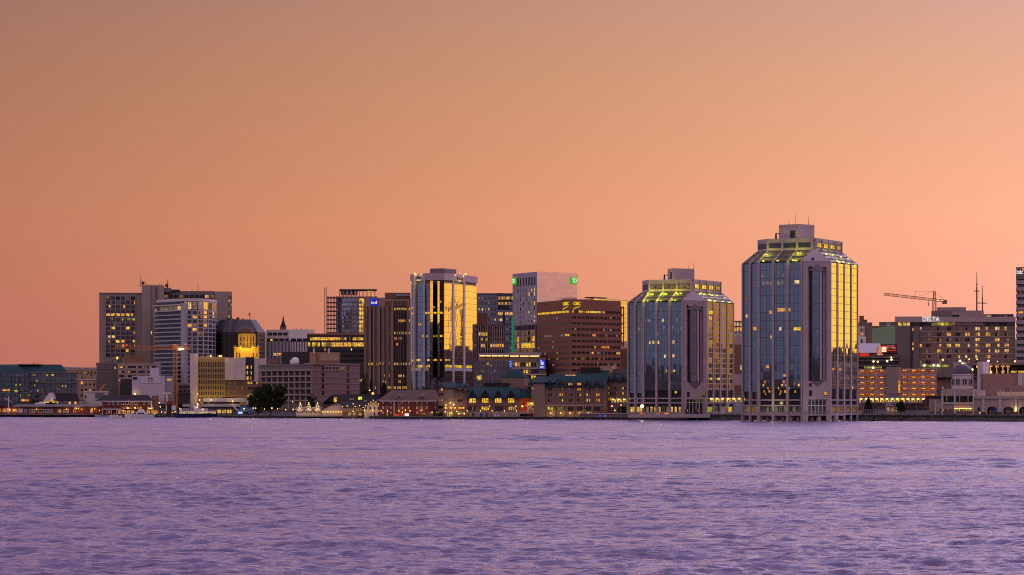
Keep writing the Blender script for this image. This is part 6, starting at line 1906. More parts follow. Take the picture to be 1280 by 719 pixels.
def casino():
    Y = 1150
    b = Bld('domed_pavilion', 'pale waterfront pavilion with a dark dome on a round drum and arched openings', 'casino', (PX(1222, Y), Y + 18, 2.6))
    f = Fc(P(1160, Y), P(1320, Y - 20), Y)
    z0 = 1.5
    slab(b, f, 1161.5, 1224, 513.6, 521.5, M_concd, 'plinth', -16, .6)
    slab(b, f, 1161.5, 1177, 499, 520.5, M_conc, 'low_wing_wall', -14, .2)
    slab(b, f, 1156, 1178, 494.8, 500.5, M_black, 'low_wing_roof', -14, -1.5)
    slab(b, f, 1171, 1218, 504, 520.5, M_concp, 'wall', -18, .4)
    slab(b, f, 1178, 1216, 495, 504.3, M_black, 'glazed_upper_storey', -18, -1)
    slab(b, f, 1177, 1218, 486.5, 495.3, M_concp, 'upper_wall', -18, 0)
    slab(b, f, 1177, 1218.5, 503, 505.4, M_concw, 'cornice', -1, .9)
    for x in (1178.5, 1194, 1217.5, 1170): slab(b, f, x - .9, x + .9, 488 if x > 1171 else 501, 521, M_concw, 'pilaster', -.5, 1.1)
    for x in (1178.5, 1194, 1214):
        p = f.pt(f.a(x), .2, f.z(487)); b.part(MB().lathe(p[0], p[1], [(.25, p[2]), (.5, p[2] + .5), (.05, p[2] + 1.3)], 8), 'finial', [M_concw])
    for x0, x1 in ((1179.5, 1191), (1195.5, 1213)):
        for i, (a0, a1) in enumerate(spans(f.a(x0), f.a(x1), int((x1 - x0) / 2.2), .3)): b.win(f, a0, a1, f.z(502.5), f.z(495.6), [M_gdark, L_dim, M_gdark, M_gblue][i % 4], -.9, M_framed, 'upper_window')
    for x0, x1, ms in ((1173, 1191, [L_dimw, M_gdark, L_dim]), (1194.5, 1216, [L_warm, L_dimw, L_yel, L_dim])):
        for i, (a0, a1) in enumerate(spans(f.a(x0), f.a(x1), int((x1 - x0) / 2), .2)): b.win(f, a0, a1, f.z(516.3), f.z(511.2), ms[i % len(ms)], .5, M_framed, 'lower_window')
    for s_ in range(9):
        q = f.pt(f.a(1195 + s_ * 2.4), 1.2, f.z(510.7)); b.part(MB().box(q[0] - .3, q[0] + .3, q[1] - .2, q[1] + .2, q[2] - .15, q[2] + .15), 'eave_lamp', [L_bulb])
    # rotunda
    cx, cy = P(1203.5, Y + 9); r = 13.2 * Y / F
    b.sub['drum_window'] = b.part(MB().lathe(cx, cy, [(r * 1.06, PZ(488, Y)), (r * 1.06, PZ(483, Y)), (r * .98, PZ(482.5, Y)), (r * .98, PZ(469.5, Y)), (r * 1.05, PZ(469, Y)), (r * 1.05, PZ(467.2, Y))], 32), 'drum', [M_concw])
    for i in range(10):
        t = 2 * math.pi * (i + .5) / 10 - math.pi / 2 - .31
        ux = (-math.sin(t), math.cos(t)); c = (cx + r * math.cos(t), cy + r * math.sin(t))
        g = Fc((c[0] - ux[0] * 1.15, c[1] - ux[1] * 1.15), (c[0] + ux[0] * 1.15, c[1] + ux[1] * 1.15), Y)
        b.win(g, .1, g.L - .1, PZ(481.5, Y), PZ(473, Y), M_gblue, .1, M_concw, 'drum_window')
    rd_ = 12.4 * Y / F
    dm = b.part(MB().lathe(cx, cy, [(rd_, PZ(467.4, Y))] + [(rd_ * math.cos(t), PZ(467.4, Y) + 12.8 * Y / F * math.sin(t)) for t in np.linspace(.1, 1.5, 10)], 32), 'dome', [M_dome], smooth=True)
    MB().lathe(cx, cy, [(.5, PZ(455, Y)), (.7, PZ(454.2, Y)), (.05, PZ(452.8, Y))], 10).build('dome_lamp', [L_bulb], dm)
    slab(b, f, 1182.3, 1192, 451.5, 487, M_concp, 'lift_tower', -24, -13)
    slab(b, f, 1211.8, 1219, 451.8, 487, M_concw, 'lift_tower', -26, -14)
    slab(b, f, 1216, 1264, 467, 500, M_pinkb, 'rear_wall', -26, -14)
    slab(b, f, 1264.5, 1300, 466.8, 482, M_concw, 'lit_panel_block', -20, -12)
    for x in (1271, 1277, 1283): slab(b, f, x - .4, x + .4, 467.2, 481.8, M_concp, 'panel_joint', -12.2, -11.8)
    slab(b, f, 1254, 1300, 482, 497, M_pinkb, 'rear_wall', -20, -11)
    slab(b, f, 1242, 1300, 490, 495, M_stone, 'terrace_parapet', -8, -7); slab(b, f, 1210, 1229, 488, 495.5, M_concw, 'terrace_parapet', -4, -2)
    # arcade
    slab(b, f, 1218, 1320, 495, 498.5, M_concp, 'arcade_cornice', -16, .8)
    arches = [(1233.6, 1247), (1253.5, 1267), (1273.5, 1287), (1293, 1306)]
    m = MB(); xs = [1218.5] + [v for a in arches for v in a] + [1320]
    for i in range(0, len(xs), 2): m.fbox(f, f.a(xs[i]), f.a(xs[i + 1]), z0, f.z(498.4), -2, 0)
    for x0, x1 in arches:
        n_ = 10; a0, a1 = f.a(x0), f.a(x1)
        for i in range(n_):
            s0, s1 = i / n_, (i + 1) / n_
            e = lambda s: f.z(513) + (f.z(508.3) - f.z(513)) * math.sqrt(max(0, 1 - (2 * s - 1) ** 2))
            q = [f.pt(a0 + (a1 - a0) * s0, 0, e(s0)), f.pt(a0 + (a1 - a0) * s1, 0, e(s1)), f.pt(a0 + (a1 - a0) * s1, -2, e(s1)), f.pt(a0 + (a1 - a0) * s0, -2, e(s0))]
            m.hexa(q, [(*v[:2], f.z(498.5)) for v in q])
    b.part(m, 'arcade_wall', [M_concp])
    for x0, x1 in arches:
        a0, a1 = f.a(x0), f.a(x1)
        pr = b.part(MB().fbox(f, a0, a1, z0, f.z(508.2), -2.6, -2.2), 'arch_window', [M_gblue])
        for i in range(1, 4): MB().fbox(f, a0 + (a1 - a0) * i / 4 - .08, a0 + (a1 - a0) * i / 4 + .08, z0, f.z(508.4), -2.1, -1.9).build('arch_mullion', [M_steel], pr)
    for i, x in enumerate((1236, 1240.5, 1258, 1263)): b.win(f, f.a(x), f.a(x + 1.4), f.z(515.5), f.z(514), L_dim, -2.1, None, 'lit_window')
    b.win(f, f.a(1244.3), f.a(1247), f.z(514.5), f.z(511), L_blue, -1.8, None, 'blue_screen')
    b.win(f, f.a(1221.5), f.a(1226), f.z(518), f.z(508.5), M_gdark, .06, M_concw, 'door'); b.win(f, f.a(1222), f.a(1225.5), f.z(517), f.z(515), L_yel, .14, None, 'lit_window')
    for x in (1229.5, 1250.2, 1270.2, 1290): slab(b, f, x - 1.5, x + 1.5, 496, 515, M_concw, 'pier', -.2, .7); 
    for x in (1229.5, 1250.2, 1270.2, 1290): slab(b, f, x - 1.9, x + 1.9, 515, 520.5, M_redw, 'pier_base', -.2, .9)
    p = f.pt(f.a(1270), 1.2, f.z(513)); b.part(MB().lathe(p[0], p[1], [(.05, p[2] - .6), (.45, p[2]), (.05, p[2] + .6)], 8), 'wall_lamp', [L_bulb]); lamp_light(b.root, (p[0], p[1] - .4, p[2] + .5), 130, (1, .75, .3), .3)
    for x in (1241, 1246, 1250.5, 1260): 
        p = f.pt(f.a(x), -6, f.z(488.8)); b.part(MB().lathe(p[0], p[1], [(.05, p[2] - .5), (.35, p[2]), (.05, p[2] + .5)], 8), 'terrace_lamp', [L_dimp])
    b.done()
    # lit columns of the road deck behind it
    Y = 1260
    t = Bld('lit_viaduct', 'road viaduct on stubby columns lit orange behind the domed pavilion', 'viaduct', (PX(1245, Y), Y, 6))
    f = Fc(P(1216, Y), P(1300, Y))
    slab(t, f, 1216, 1300, 453.5, 456.2, M_concd, 'deck', -10, 0); slab(t, f, 1216, 1300, 456, 470, M_black, 'shade_backing', -12, -9)  # black slab stands in for the shade behind the columns
    for i, x in enumerate((1223, 1230.5, 1238, 1246, 1253.5, 1260)):
        slab(t, f, x - .5, x + .5, 458, 468, M_stone, 'column', -2, -1); slab(t, f, x - 2.3, x + 2.3, 456.8, 459, M_stone, 'cross_beam', -2.2, -.8)
        lamp_light(t.root, f.pt(f.a(x + 1), 1.2, f.z(463)), 170, (1, .42, .06), .4)
    for x0, x1 in ((1264, 1271), (1273, 1280), (1252, 1256)): slab(t, f, x0, x1, 463.6, 466, L_yel, 'lit_strip', -1.5, -1.2)
    for px, y in ((1222, 458.5), (1238.7, 465.3), (1215.5, 462)): 
        p = f.pt(f.a(px), .6, f.z(y)); t.part(MB().lathe(p[0], p[1], [(.05, p[2] - .6), (.6, p[2]), (.05, p[2] + .6)], 8), 'lamp', [L_bulb])
    t.done()
M_dome = wall('dome_lead', (.085, .08, .105), rough=.45, var=.1)
casino()

# ================================================================ the waterfront
def bulb(b, x, y, z, r=.45, m=None, name='lamp', power=0, col=(1, .6, .2)):
    r = r * .70; power = power * 1.25
    o = b.part(MB().lathe(x, y, [(.05, z - r), (r * .8, z - r * .5), (r, z), (r * .8, z + r * .5), (.05, z + r)], 8), name, [m or L_bulb])
    if power: lamp_light(b.root, (x, y - r - .3, z), power, col, .3)
    return o


def green_roof_hotel():
    Y = 1262
    b = Bld('waterfront_hotel', 'rambling brick waterfront hotel with teal gabled roofs and glowing windows', 'hotel', (PX(672, Y), Y + 15, 2.6))
    Z = lambda y: PZ(y, Y)
    # gabled restaurant wing
    f = Fc(P(583, Y), P(649, Y))
    slab(b, f, 583, 649, 496, 524, M_hotelb, 'restaurant_wall', -18, 0)
    b.part(MB().slope(f, f.a(583), f.a(650), Z(497), Z(483.4), 1, -10), 'teal_roof', [M_teal])
    b.part(MB().slope(f, f.a(648), f.a(664), Z(497), Z(483.6), -1.5, -11), 'teal_roof', [M_teal])
    for x in (590.6, 606.6, 622.8, 639):
        a0, a1 = f.a(x - 5.6), f.a(x + 5.6)
        b.part(MB().tri(f, a0 + .4, a1 - .4, Z(497.5), Z(488), -9, .8), 'gable_wall', [M_slate])
        b.part(MB().gable(f, a0, a1, Z(497.8), Z(487.2), -10, 1.3, .1, .35), 'gable_roof', [M_teal])
        for s_ in (-3.1, -1.05, 1.05, 3.1): b.win(f, f.a(x + s_ - .9), f.a(x + s_ + .9), Z(503.8), Z(497.2), L_gw, .1, M_framed, 'gable_window')
        slab(b, f, x - 4.4, x + 4.4, 493.5, 497, M_slate, 'gable_panel', -.2, .9)
    for i, (x0, x1) in enumerate(((585.5, 594), (602, 611), (619, 628.5), (635.5, 645))):
        for k_, (a0, a1) in enumerate(spans(f.a(x0), f.a(x1), 4, .2)):
            b.win(f, a0, a1, Z(513.2), Z(508.2), [M_gdark, L_gw, M_gdark, L_dimw2][i] if not (i == 0 and k_ == 2) else L_dim, .1, M_framed, 'lower_window')
    for x in (583.5, 598.5, 614.8, 631, 648.3): slab(b, f, x - .5, x + .5, 497, 515, M_hotelb, 'pier', -.2, .6)
    slab(b, f, 583, 649, 505.2, 507.2, M_brown, 'floor_band', -.2, .35)
    slab(b, f, 583, 650, 515, 523.5, M_conc, 'terrace_wall', -1, 2.2)
    for x, w, m in ((584.8, 1.8, M_rust), (591.5, 2.4, M_redw), (601.6, 3.4, M_flagb), (608.2, 3, M_redb), (613.5, 1.6, M_concd), (627.5, 1.8, M_conc), (636, 1.6, M_conc)):
        b.part(MB().fbox(f, f.a(x - w / 2), f.a(x + w / 2), Z(521), Z(516.2), 2.2, 2.4), 'banner', [m])
    c = f.pt(f.a(621), 2.3, Z(518.5)); rr_ = 3.1 * Y / F
    disc = MB(); n_ = 20
    disc.face([(c[0] + rr_ * math.cos(2 * math.pi * i / n_), c[1] - .1, c[2] + rr_ * math.sin(2 * math.pi * i / n_)) for i in range(n_)])
    disc.fbox(f, f.a(621) - .25, f.a(621) + .25, c[2] - 1, c[2] + .6, 2.42, 2.5, 1); disc.fbox(f, f.a(621) - .9, f.a(621) + .9, c[2] + .35, c[2] + .75, 2.42, 2.5, 1)
    b.part(disc, 'round_emblem_board', [M_white, M_bluep])
    for x in (584, 600.5, 615.3, 630.5, 645.7, 612, 645): bulb(b, *f.pt(f.a(x), 2.6, Z(513.6 if x not in (612, 645) else 507.8)), .32, None, 'terrace_lamp', 14)
    # left brick part with small gables
    g = Fc(P(553, Y + 6), P(584, Y + 6))
    slab(b, g, 553.5, 584, 484, 524, M_hotelb, 'wall', -16, 0)
    slab(b, g, 547.5, 556, 483, 506, M_hotelb, 'wall', -14, 1.0)
    slab(b, g, 556, 567, 483.5, 524, M_hotelb2, 'blank_bay', -14, .9)
    b.part(MB().slope(g, g.a(549), g.a(570), Z(484.5), Z(477.8), 1.6, -8), 'teal_roof', [M_teal])
    b.part(MB().slope(g, g.a(569), g.a(586), Z(487), Z(479), 1.0, -8), 'teal_roof', [M_teal])
    for x, yb_, yt in ((551.5, 484.5, 479.5), (575, 487.5, 480.3), (582, 489, 480.5)):
        a0, a1 = g.a(x - 3.4), g.a(x + 3.4)
        b.part(MB().tri(g, a0 + .2, a1 - .2, Z(yb_), Z(yt + .6), -6, 1.3), 'gable_wall', [M_hotelb]); b.part(MB().gable(g, a0, a1, Z(yb_ + .4), Z(yt), -7, 1.8, .2, .3), 'gable_roof', [M_teal])
    for x, y, m in ((552.2, 486.8, L_amb), (549.5, 493, M_gdark), (552.2, 493, M_gdark), (549.8, 500, L_dim), (552.5, 500, L_dimw), (573.5, 487, M_gpale), (576.5, 487, M_gpale), (573.5, 493.3, M_gpale), (576.5, 493.3, M_gpale), (573.5, 501, M_gdark), (576.5, 501, M_gdark), (573.5, 509, M_gdark), (576, 509, M_gdark)):
        b.win(g, g.a(x - 1), g.a(x + 1), Z(y + 1.5), Z(y - 1.5), m, 1.06 if x < 556 else .06, None)
    for x0, x1, y0, y1, m in ((556.5, 560, 509, 511.5, L_warm), (561, 565, 509, 511.5, L_yel), (572.5, 580, 508.8, 511, L_amb), (558.4, 560.4, 515.5, 521, L_green), (561.2, 563, 515.5, 521, L_yel), (564, 565.8, 515.5, 521, L_green), (572, 580.5, 515, 518, L_dimw)):
        b.win(g, g.a(x0), g.a(x1), Z(y1), Z(y0), m, 1.1, None, 'lit_window')
    for x, y, m, p_ in ((557.4, 506.6, None, 40), (562.8, 503.6, None, 0), (567.3, 505.8, L_bulbw, 120), (556.6, 510, None, 20), (568.8, 510, None, 30), (571, 514.5, None, 0), (575, 509.8, L_bulbo, 40), (579.5, 510, L_bulbo, 30), (573.5, 517.4, None, 30), (580.5, 517.4, None, 20), (564, 516.5, None, 40), (556.5, 515, None, 0)):
        bulb(b, *g.pt(g.a(x), 1.6, Z(y)), .42, m, 'lamp', p_, (1, .6, .12))
    # octagonal turret
    x, y = P(643.6, Y + 22); r = 17 * Y / F
    b.part(MB().lathe(x, y, [(r, 4), (r, Z(471.3))], 8), 'turret_wall', [M_hotelb])
    b.part(MB().lathe(x, y, [(r * 1.05, Z(471.6)), (r * .98, Z(470.3)), (r * .42, Z(462)), (r * .12, Z(460.6))], 8), 'turret_roof', [M_teal])
    slab(b, f, 604, 637, 478.5, 484.5, M_slate, 'flat_roof_storey', -22, -11); slab(b, f, 636, 662, 482, 497, M_hotelb, 'turret_base_wall', -22, -9)
    # red lit court
    slab(b, f, 649, 668, 496, 523, M_hotelb, 'court_wall', -14, -6)
    slab(b, f, 664, 667.5, 476, 502, M_hotelb, 'gabled_bay', -14, -2); b.win(f, f.a(664.6), f.a(667), Z(487), Z(484.6), L_amb, -1.9, None)
    b.part(MB().tri(f, f.a(660), f.a(668.4), Z(481), Z(475), -12, -1.4), 'gable_wall', [M_teal])
    bulb(b, *f.pt(f.a(653), -4, Z(508)), .7, L_bulbo, 'red_lamp', 420, (1, .12, .02))
    bulb(b, *f.pt(f.a(657.5), -4, Z(507)), .35, L_bulbr, 'red_lamp', 60, (1, .08, .02))
    slab(b, f, 659, 668.6, 503.2, 507, L_yel, 'lit_stair_landing', -4.5, -4)
    m = MB()                                                     # open stair down to the quay
    for i in range(9): m.fbox(f, f.a(659 + i * 2.1), f.a(662.5 + i * 2.1), 2.6, Z(506.5 + i * 1.65), -4, 0)
    b.part(m, 'outdoor_stair', [M_concp])
    slab(b, f, 649, 660, 514.5, 517.5, M_concp, 'dock_roof', -4, 2); slab(b, f, 650, 661, 517.5, 523, M_black, 'dock_opening', -3, 0.5)
    for x, y_, pw in ((678, 518.5, 200), (664, 504.5, 120), (668, 507, 120)): bulb(b, *f.pt(f.a(x), 1.4, Z(y_)), .5, None, 'lamp', pw, (1, .62, .08))
    # main wing
    Y2 = 1255; Z_ = lambda y: PZ(y, Y2)
    h = Fc(P(667.5, Y2), P(792, Y2 - 12), Y2)
    slab(b, h, 667.5, 681.5, 477, 522, M_hotelb2, 'blank_bay', -16, .8)
    slab(b, h, 681.5, 757, 481.5, 522, M_hotelb, 'wall', -16, 0)
    slab(b, h, 755, 794, 476, 522, M_hotelb, 'wall', -20, -6)
    b.part(MB().slope(h, h.a(681), h.a(757), Z_(482.5), Z_(467.5), 1, -9), 'teal_roof', [M_teal])
    b.part(MB().slope(h, h.a(664), h.a(694), Z_(478), Z_(470.5), 1.5, -8), 'teal_roof', [M_teal])
    b.part(MB().slope(h, h.a(712), h.a(752), Z_(476), Z_(463), -6, -14), 'teal_roof', [M_teal])
    b.part(MB().slope(h, h.a(755), h.a(794), Z_(476.5), Z_(466.5), -5, -13), 'teal_roof', [M_slate])
    slab(b, h, 718, 741, 459, 466, M_slate, 'rooftop_plant_room', -20, -12); slab(b, h, 741, 756, 457, 466, M_tan2, 'rooftop_plant_room', -22, -14); slab(b, h, 756, 790, 461, 470, M_concd, 'rooftop_plant_room', -22, -16)
    m = MB(); m.tube(h.pt(h.a(738.5), -13, Z_(460)), h.pt(h.a(738.5), -13, Z_(451)), .2, .2, 5); m.tube(h.pt(h.a(760), -15, Z_(461)), h.pt(h.a(760), -15, Z_(455)), .4, .3, 6); b.part(m, 'flue', [M_steel])
    slab(b, h, 706, 718, 468.6, 469.8, L_pale, 'roof_light_strip', -2, -1)
    rr = random.Random(33)
    dorm = [(687.3, 0), (701.8, 0), (713.2, 0), (724, 0), (735.5, 0), (747.5, 0), (758.5, 1), (766.2, 1), (776.5, 1), (786.5, 1)]
    for x, bk in dorm:
        d_ = -6 if bk else 0; w_ = 3.9 if bk else 4.6; y0, y1 = (477, 469) if bk else (482.6, 474.3)
        a0, a1 = h.a(x - w_), h.a(x + w_)
        b.part(MB().tri(h, a0 + .3, a1 - .3, Z_(y0), Z_(y1 + .5), -8 + d_, .3 + d_), 'gable_wall', [M_hotelb])
        b.part(MB().gable(h, a0, a1, Z_(y0 + .3), Z_(y1), -9 + d_, .9 + d_, .2, .3), 'gable_roof', [M_teal])
        for s_ in (-1.4, 1.4):
            b.win(h, h.a(x + s_ - 1), h.a(x + s_ + 1), Z_(y0 - .5), Z_(y0 - 3.8), (L_amb if x in (713.2, 724) else M_gdark), .4 + d_, None, 'dormer_window')
            for (ya, yb) in ((485, 488.4), (491.8, 495.2), (498.6, 502.3)):
                p_ = .15 if x < 700 else .45
                r_ = rr.random()
                mm = rr.choice([L_amb, L_warm, L_yel, L_warm]) if r_ < p_ else (L_dim if r_ < p_ + .1 else (M_gpale if r_ > .85 else M_gdark))
                if bk: ya, yb = ya - 1.5, yb - 1.5
                b.win(h, h.a(x + s_ - .95), h.a(x + s_ + .95), Z_(yb), Z_(ya), mm, .07 + d_, M_framed)
    for x in (694.5, 707.5, 719, 730, 741.5, 752.5): slab(b, h, x - .35, x + .35, 482.5, 522, M_brown, 'downpipe_pier', -.2, .25)
    slab(b, h, 681.5, 757, 506, 507.2, M_concp, 'floor_band', -.2, .3)
    for x0, x1, m in ((684, 692, L_green), (696, 705, L_gdim)): b.win(h, h.a(x0), h.a(x1), Z_(513), Z_(508), m, .1, M_framed, 'big_window')
    for x0, x1 in cols(708, 752, 4, 7): b.win(h, h.a(x0), h.a(x1), Z_(514), Z_(508.5), M_gdark, .05, M_framed, 'big_window')
    for x, p_ in ((689, 150), (701.5, 90), (713, 70), (724.5, 100), (735.8, 60)): bulb(b, *h.pt(h.a(x), .9, Z_(516.5)), .42, None, 'wall_lamp', p_, (1, .62, .12))
    for x, y_ in ((765.5, 507.8), (776.6, 506.6), (769, 513)): bulb(b, *h.pt(h.a(x), 1, Z_(y_)), .5, None, 'lamp', 60, (1, .62, .12))
    b.done()
    # barge-like floating stage
    t = Bld('floating_dock', 'long flat grey floating dock with a small blue notice', 'dock', (PX(760, 1195), 1197, .2))
    q = Fc(P(723, 1196), P(787, 1190), 1193)
    slab(t, q, 724, 787, 517.2, 521.5, M_concd, 'deck_side', -5, 0); slab(t, q, 723, 787, 516.6, 517.6, M_concp, 'deck', -6, .4)
    for x in (728, 740, 752, 765, 778): slab(t, q, x - .5, x + .5, 521, 527, M_black, 'pile', -3, -2)
    slab(t, q, 749, 753.5, 519, 521, L_blues, 'notice', 0, .2); slab(t, q, 755.5, 757.5, 518.6, 521.2, L_dimp, 'notice', 0, .2); t.done()
L_gw = glow('dining_room_light', (1, .52, .035), 1.35, scale=1.2)
L_dimw2 = glow('ochre_room_light', (1, .48, .07), .7)
L_gdim = glow('greenish_room_light', (.32, .36, .06), .35)
M_hotelb2 = wall('hotel_brick_plain', (.25, .18, .145), var=.08)
M_flagb = wall('blue_cloth', (.03, .07, .35), var=.1)
M_tan2 = wall('tan_roof_cladding', (.45, .28, .2), var=.06)
green_roof_hotel()

L_barr = glow('orange_glowing_barrier', (1, .20, .03), .75)  # barriers are no lamps; their shine is put in as emission
# dock in front of the shorter tower
t = Bld('concrete_dock', 'low concrete dock on piles in front of the shorter glass tower', 'dock', (PX(835, 1168), 1172, .5))
q = Fc(P(785, 1168), P(888, 1164), 1166)
slab(t, q, 785, 887, 518.2, 522.2, M_concp, 'deck', -14, 0)
for x in (788, 802, 815, 829, 843, 857, 871): slab(t, q, x - .6, x + .6, 522, 529, M_concd, 'pile', -2.5, -1.3)
t.done()
for x, w, lab in ((803.5, 6, 'orange barrier at the lamp end of the concrete dock'), (822, 6, 'orange barrier in the middle of the concrete dock'), (833, 5.4, 'orange barrier beside the dark planter on the dock')):
    t = Bld('barrier', lab, 'barrier', (PX(x, 1166), 1167, PZ(518, 1166)), 'orange barriers on the dock')
    g = Fc(P(x - w / 2, 1167), P(x + w / 2, 1167))
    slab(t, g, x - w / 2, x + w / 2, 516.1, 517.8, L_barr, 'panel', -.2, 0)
    for s_ in (-w / 2 + .5, w / 2 - .5): slab(t, g, x + s_ - .15, x + s_ + .15, 515.8, 518.3, M_black, 'post', -.35, -.2)
    t.done()
for x, lab, m in ((858.5, 'dark sign stand with a white patch on the dock', M_white), (871.5, 'black stand with a red light on the dock', L_red2)):
    t = Bld('sign_stand', lab, 'sign stand', (PX(x, 1167), 1168, PZ(518, 1166)), 'stands on the dock')
    g = Fc(P(x - 3, 1168), P(x + 3, 1168))
    slab(t, g, x - 2, x + 2, 511.5, 517.8, M_black, 'board', -.5, 0); slab(t, g, x + .4, x + 1.6, 512, 514.5, m, 'patch', 0, .1); t.done()
# outside stair at the shorter tower
t = Bld('steel_stair', 'slanting white steel stair climbing to the footbridge beside the shorter tower', 'stair', (PX(906, 1172), 1173, 2.6))
g = Fc(P(900, 1172), P(915, 1172), 1172); m = MB()
for s_ in (0, .8):
    m.hexa([g.pt(g.a(901) + s_, .4, g.z(517.5)), g.pt(g.a(902.3) + s_, .4, g.z(517.5)), g.pt(g.a(902.3) + s_, .2, g.z(517.5)), g.pt(g.a(901) + s_, .2, g.z(517.5))], [g.pt(g.a(911.6) + s_, .4, g.z(500)), g.pt(g.a(912.9) + s_, .4, g.z(500)), g.pt(g.a(912.9) + s_, .2, g.z(500)), g.pt(g.a(911.6) + s_, .2, g.z(500))])
t.part(m, 'stringer', [M_white]); m = MB()
for i in range(14): m.fbox(g, g.a(901.5 + i * .75), g.a(903 + i * .75), g.z(517 - i * 1.25), g.z(516.7 - i * 1.25), -.8, .2)
t.part(m, 'treads', [M_steel]); t.done()


def red_warehouse():
    Y = 1300
    b = Bld('red_warehouse', 'dark red timber warehouse with white trim, dormers and a hipped brown roof', 'warehouse', (PX(515, Y), Y + 12, 2.6))
    f = Fc(P(468, Y), P(553, Y)); Z = f.z
    slab(b, f, 474, 548, 500.5, 524, M_redw, 'wall', -16, 0)
    m = MB().hexa([f.pt(f.a(470), .8, Z(501)), f.pt(f.a(548.5), .8, Z(501)), f.pt(f.a(548.5), -17, Z(501)), f.pt(f.a(470), -17, Z(501))],
                  [f.pt(f.a(491), -8, Z(487.6)), f.pt(f.a(546), -8, Z(487.6)), f.pt(f.a(546), -9, Z(487.6)), f.pt(f.a(491), -9, Z(487.6))])
    b.part(m, 'roof', [M_broof])
    slab(b, f, 474, 546, 501, 501.9, M_white, 'eave_trim', -.2, .9)
    slab(b, f, 492, 493, 501.5, 522, M_white, 'corner_board', -.1, .25)
    for x in (499.2, 527.6):
        a0, a1 = f.a(x - 2.6), f.a(x + 2.6)
        b.part(MB().fbox(f, f.a(x - 1.7), f.a(x + 1.7), Z(501), Z(495), -7, .3).tri(f, f.a(x - 1.7), f.a(x + 1.7), Z(495), Z(493.6), -7, .3), 'dormer_wall', [M_redw])
        b.part(MB().gable(f, a0, a1, Z(495.4), Z(493), -8, .8, 0, .3), 'dormer_roof', [M_white])
        for y in (498, 504.2, 510): b.win(f, f.a(x - 1.2), f.a(x + 1.2), Z(y + 1.7), Z(y - 1.7), M_gdark, .35, M_frame)
    for x in (478.8, 488.6, 503, 511, 521, 533.8, 544.5):
        for y in (503, 509.5, 516.2):
            if y > 515 and x not in (478.8, 488.6, 521): continue
            b.win(f, f.a(x - .8), f.a(x + .8), Z(y + 1.5), Z(y - 1.5), M_shut, .1, M_frame)
    b.win(f, f.a(482.3), f.a(485.3), Z(512), Z(508), M_gdark, .1, M_frame)
    for x, y, p_ in ((476.5, 513.5, 50), (484.5, 514, 30), (498.5, 513.8, 30), (503, 515, 40), (506.7, 512.8, 60), (512.5, 513.8, 20), (526.5, 513.2, 150)): bulb(b, *f.pt(f.a(x), 1, Z(y)), .38, L_bulb if x != 503 else L_bulbo, 'wall_lamp', p_, (1, .55, .15))
    b.win(f, f.a(482.8), f.a(485.2), Z(520), Z(515), L_dim, .1, None, 'doorway'); 
    sg = slab(b, f, 493.2, 505.2, 516.6, 520.4, M_black, 'sign_board', 0, .4)
    text(sg, 'SALTY\'S', f, 493.6, 517, 520.1, 505, L_red, 'sign_lettering', .5, .15)
    slab(b, f, 505.9, 511.1, 516.8, 520.2, L_white, 'white_sign', 0, .6)
    m = MB()
    for i in range(7):
        t0, t1 = math.pi * i / 7, math.pi * (i + 1) / 7
        m.face([f.pt(f.a(530) + r_ * math.cos(t), 1.5, Z(518.5) + r_ * math.sin(t)) for r_, t in ((.75, t0), (.75, t1), (.45, t1), (.45, t0))])
        m.face([f.pt(f.a(530) + r_ * math.cos(t), 1.4, Z(518.5) + r_ * math.sin(t)) for r_, t in ((.45, t0), (.45, t1), (.75, t1), (.75, t0))])
    b.part(m, 'lit_arch', [L_green])
    slab(b, f, 533, 556, 515, 523, M_hotelb, 'quay_annex', 0, 4); slab(b, f, 541, 553, 514.8, 519, M_leafy, 'hedge_box', 4, 5)
    for x in (540, 545.5, 548): bulb(b, *f.pt(f.a(x), 4.6, Z(515.5)), .4, None, 'lamp', 30, (1, .55, .12))
    b.done()
M_shut = wall('white_shutters', (.45, .36, .38), var=.06)
M_leafy = wall('clipped_hedge', (.02, .03, .012), var=.3, scale=2)
red_warehouse()


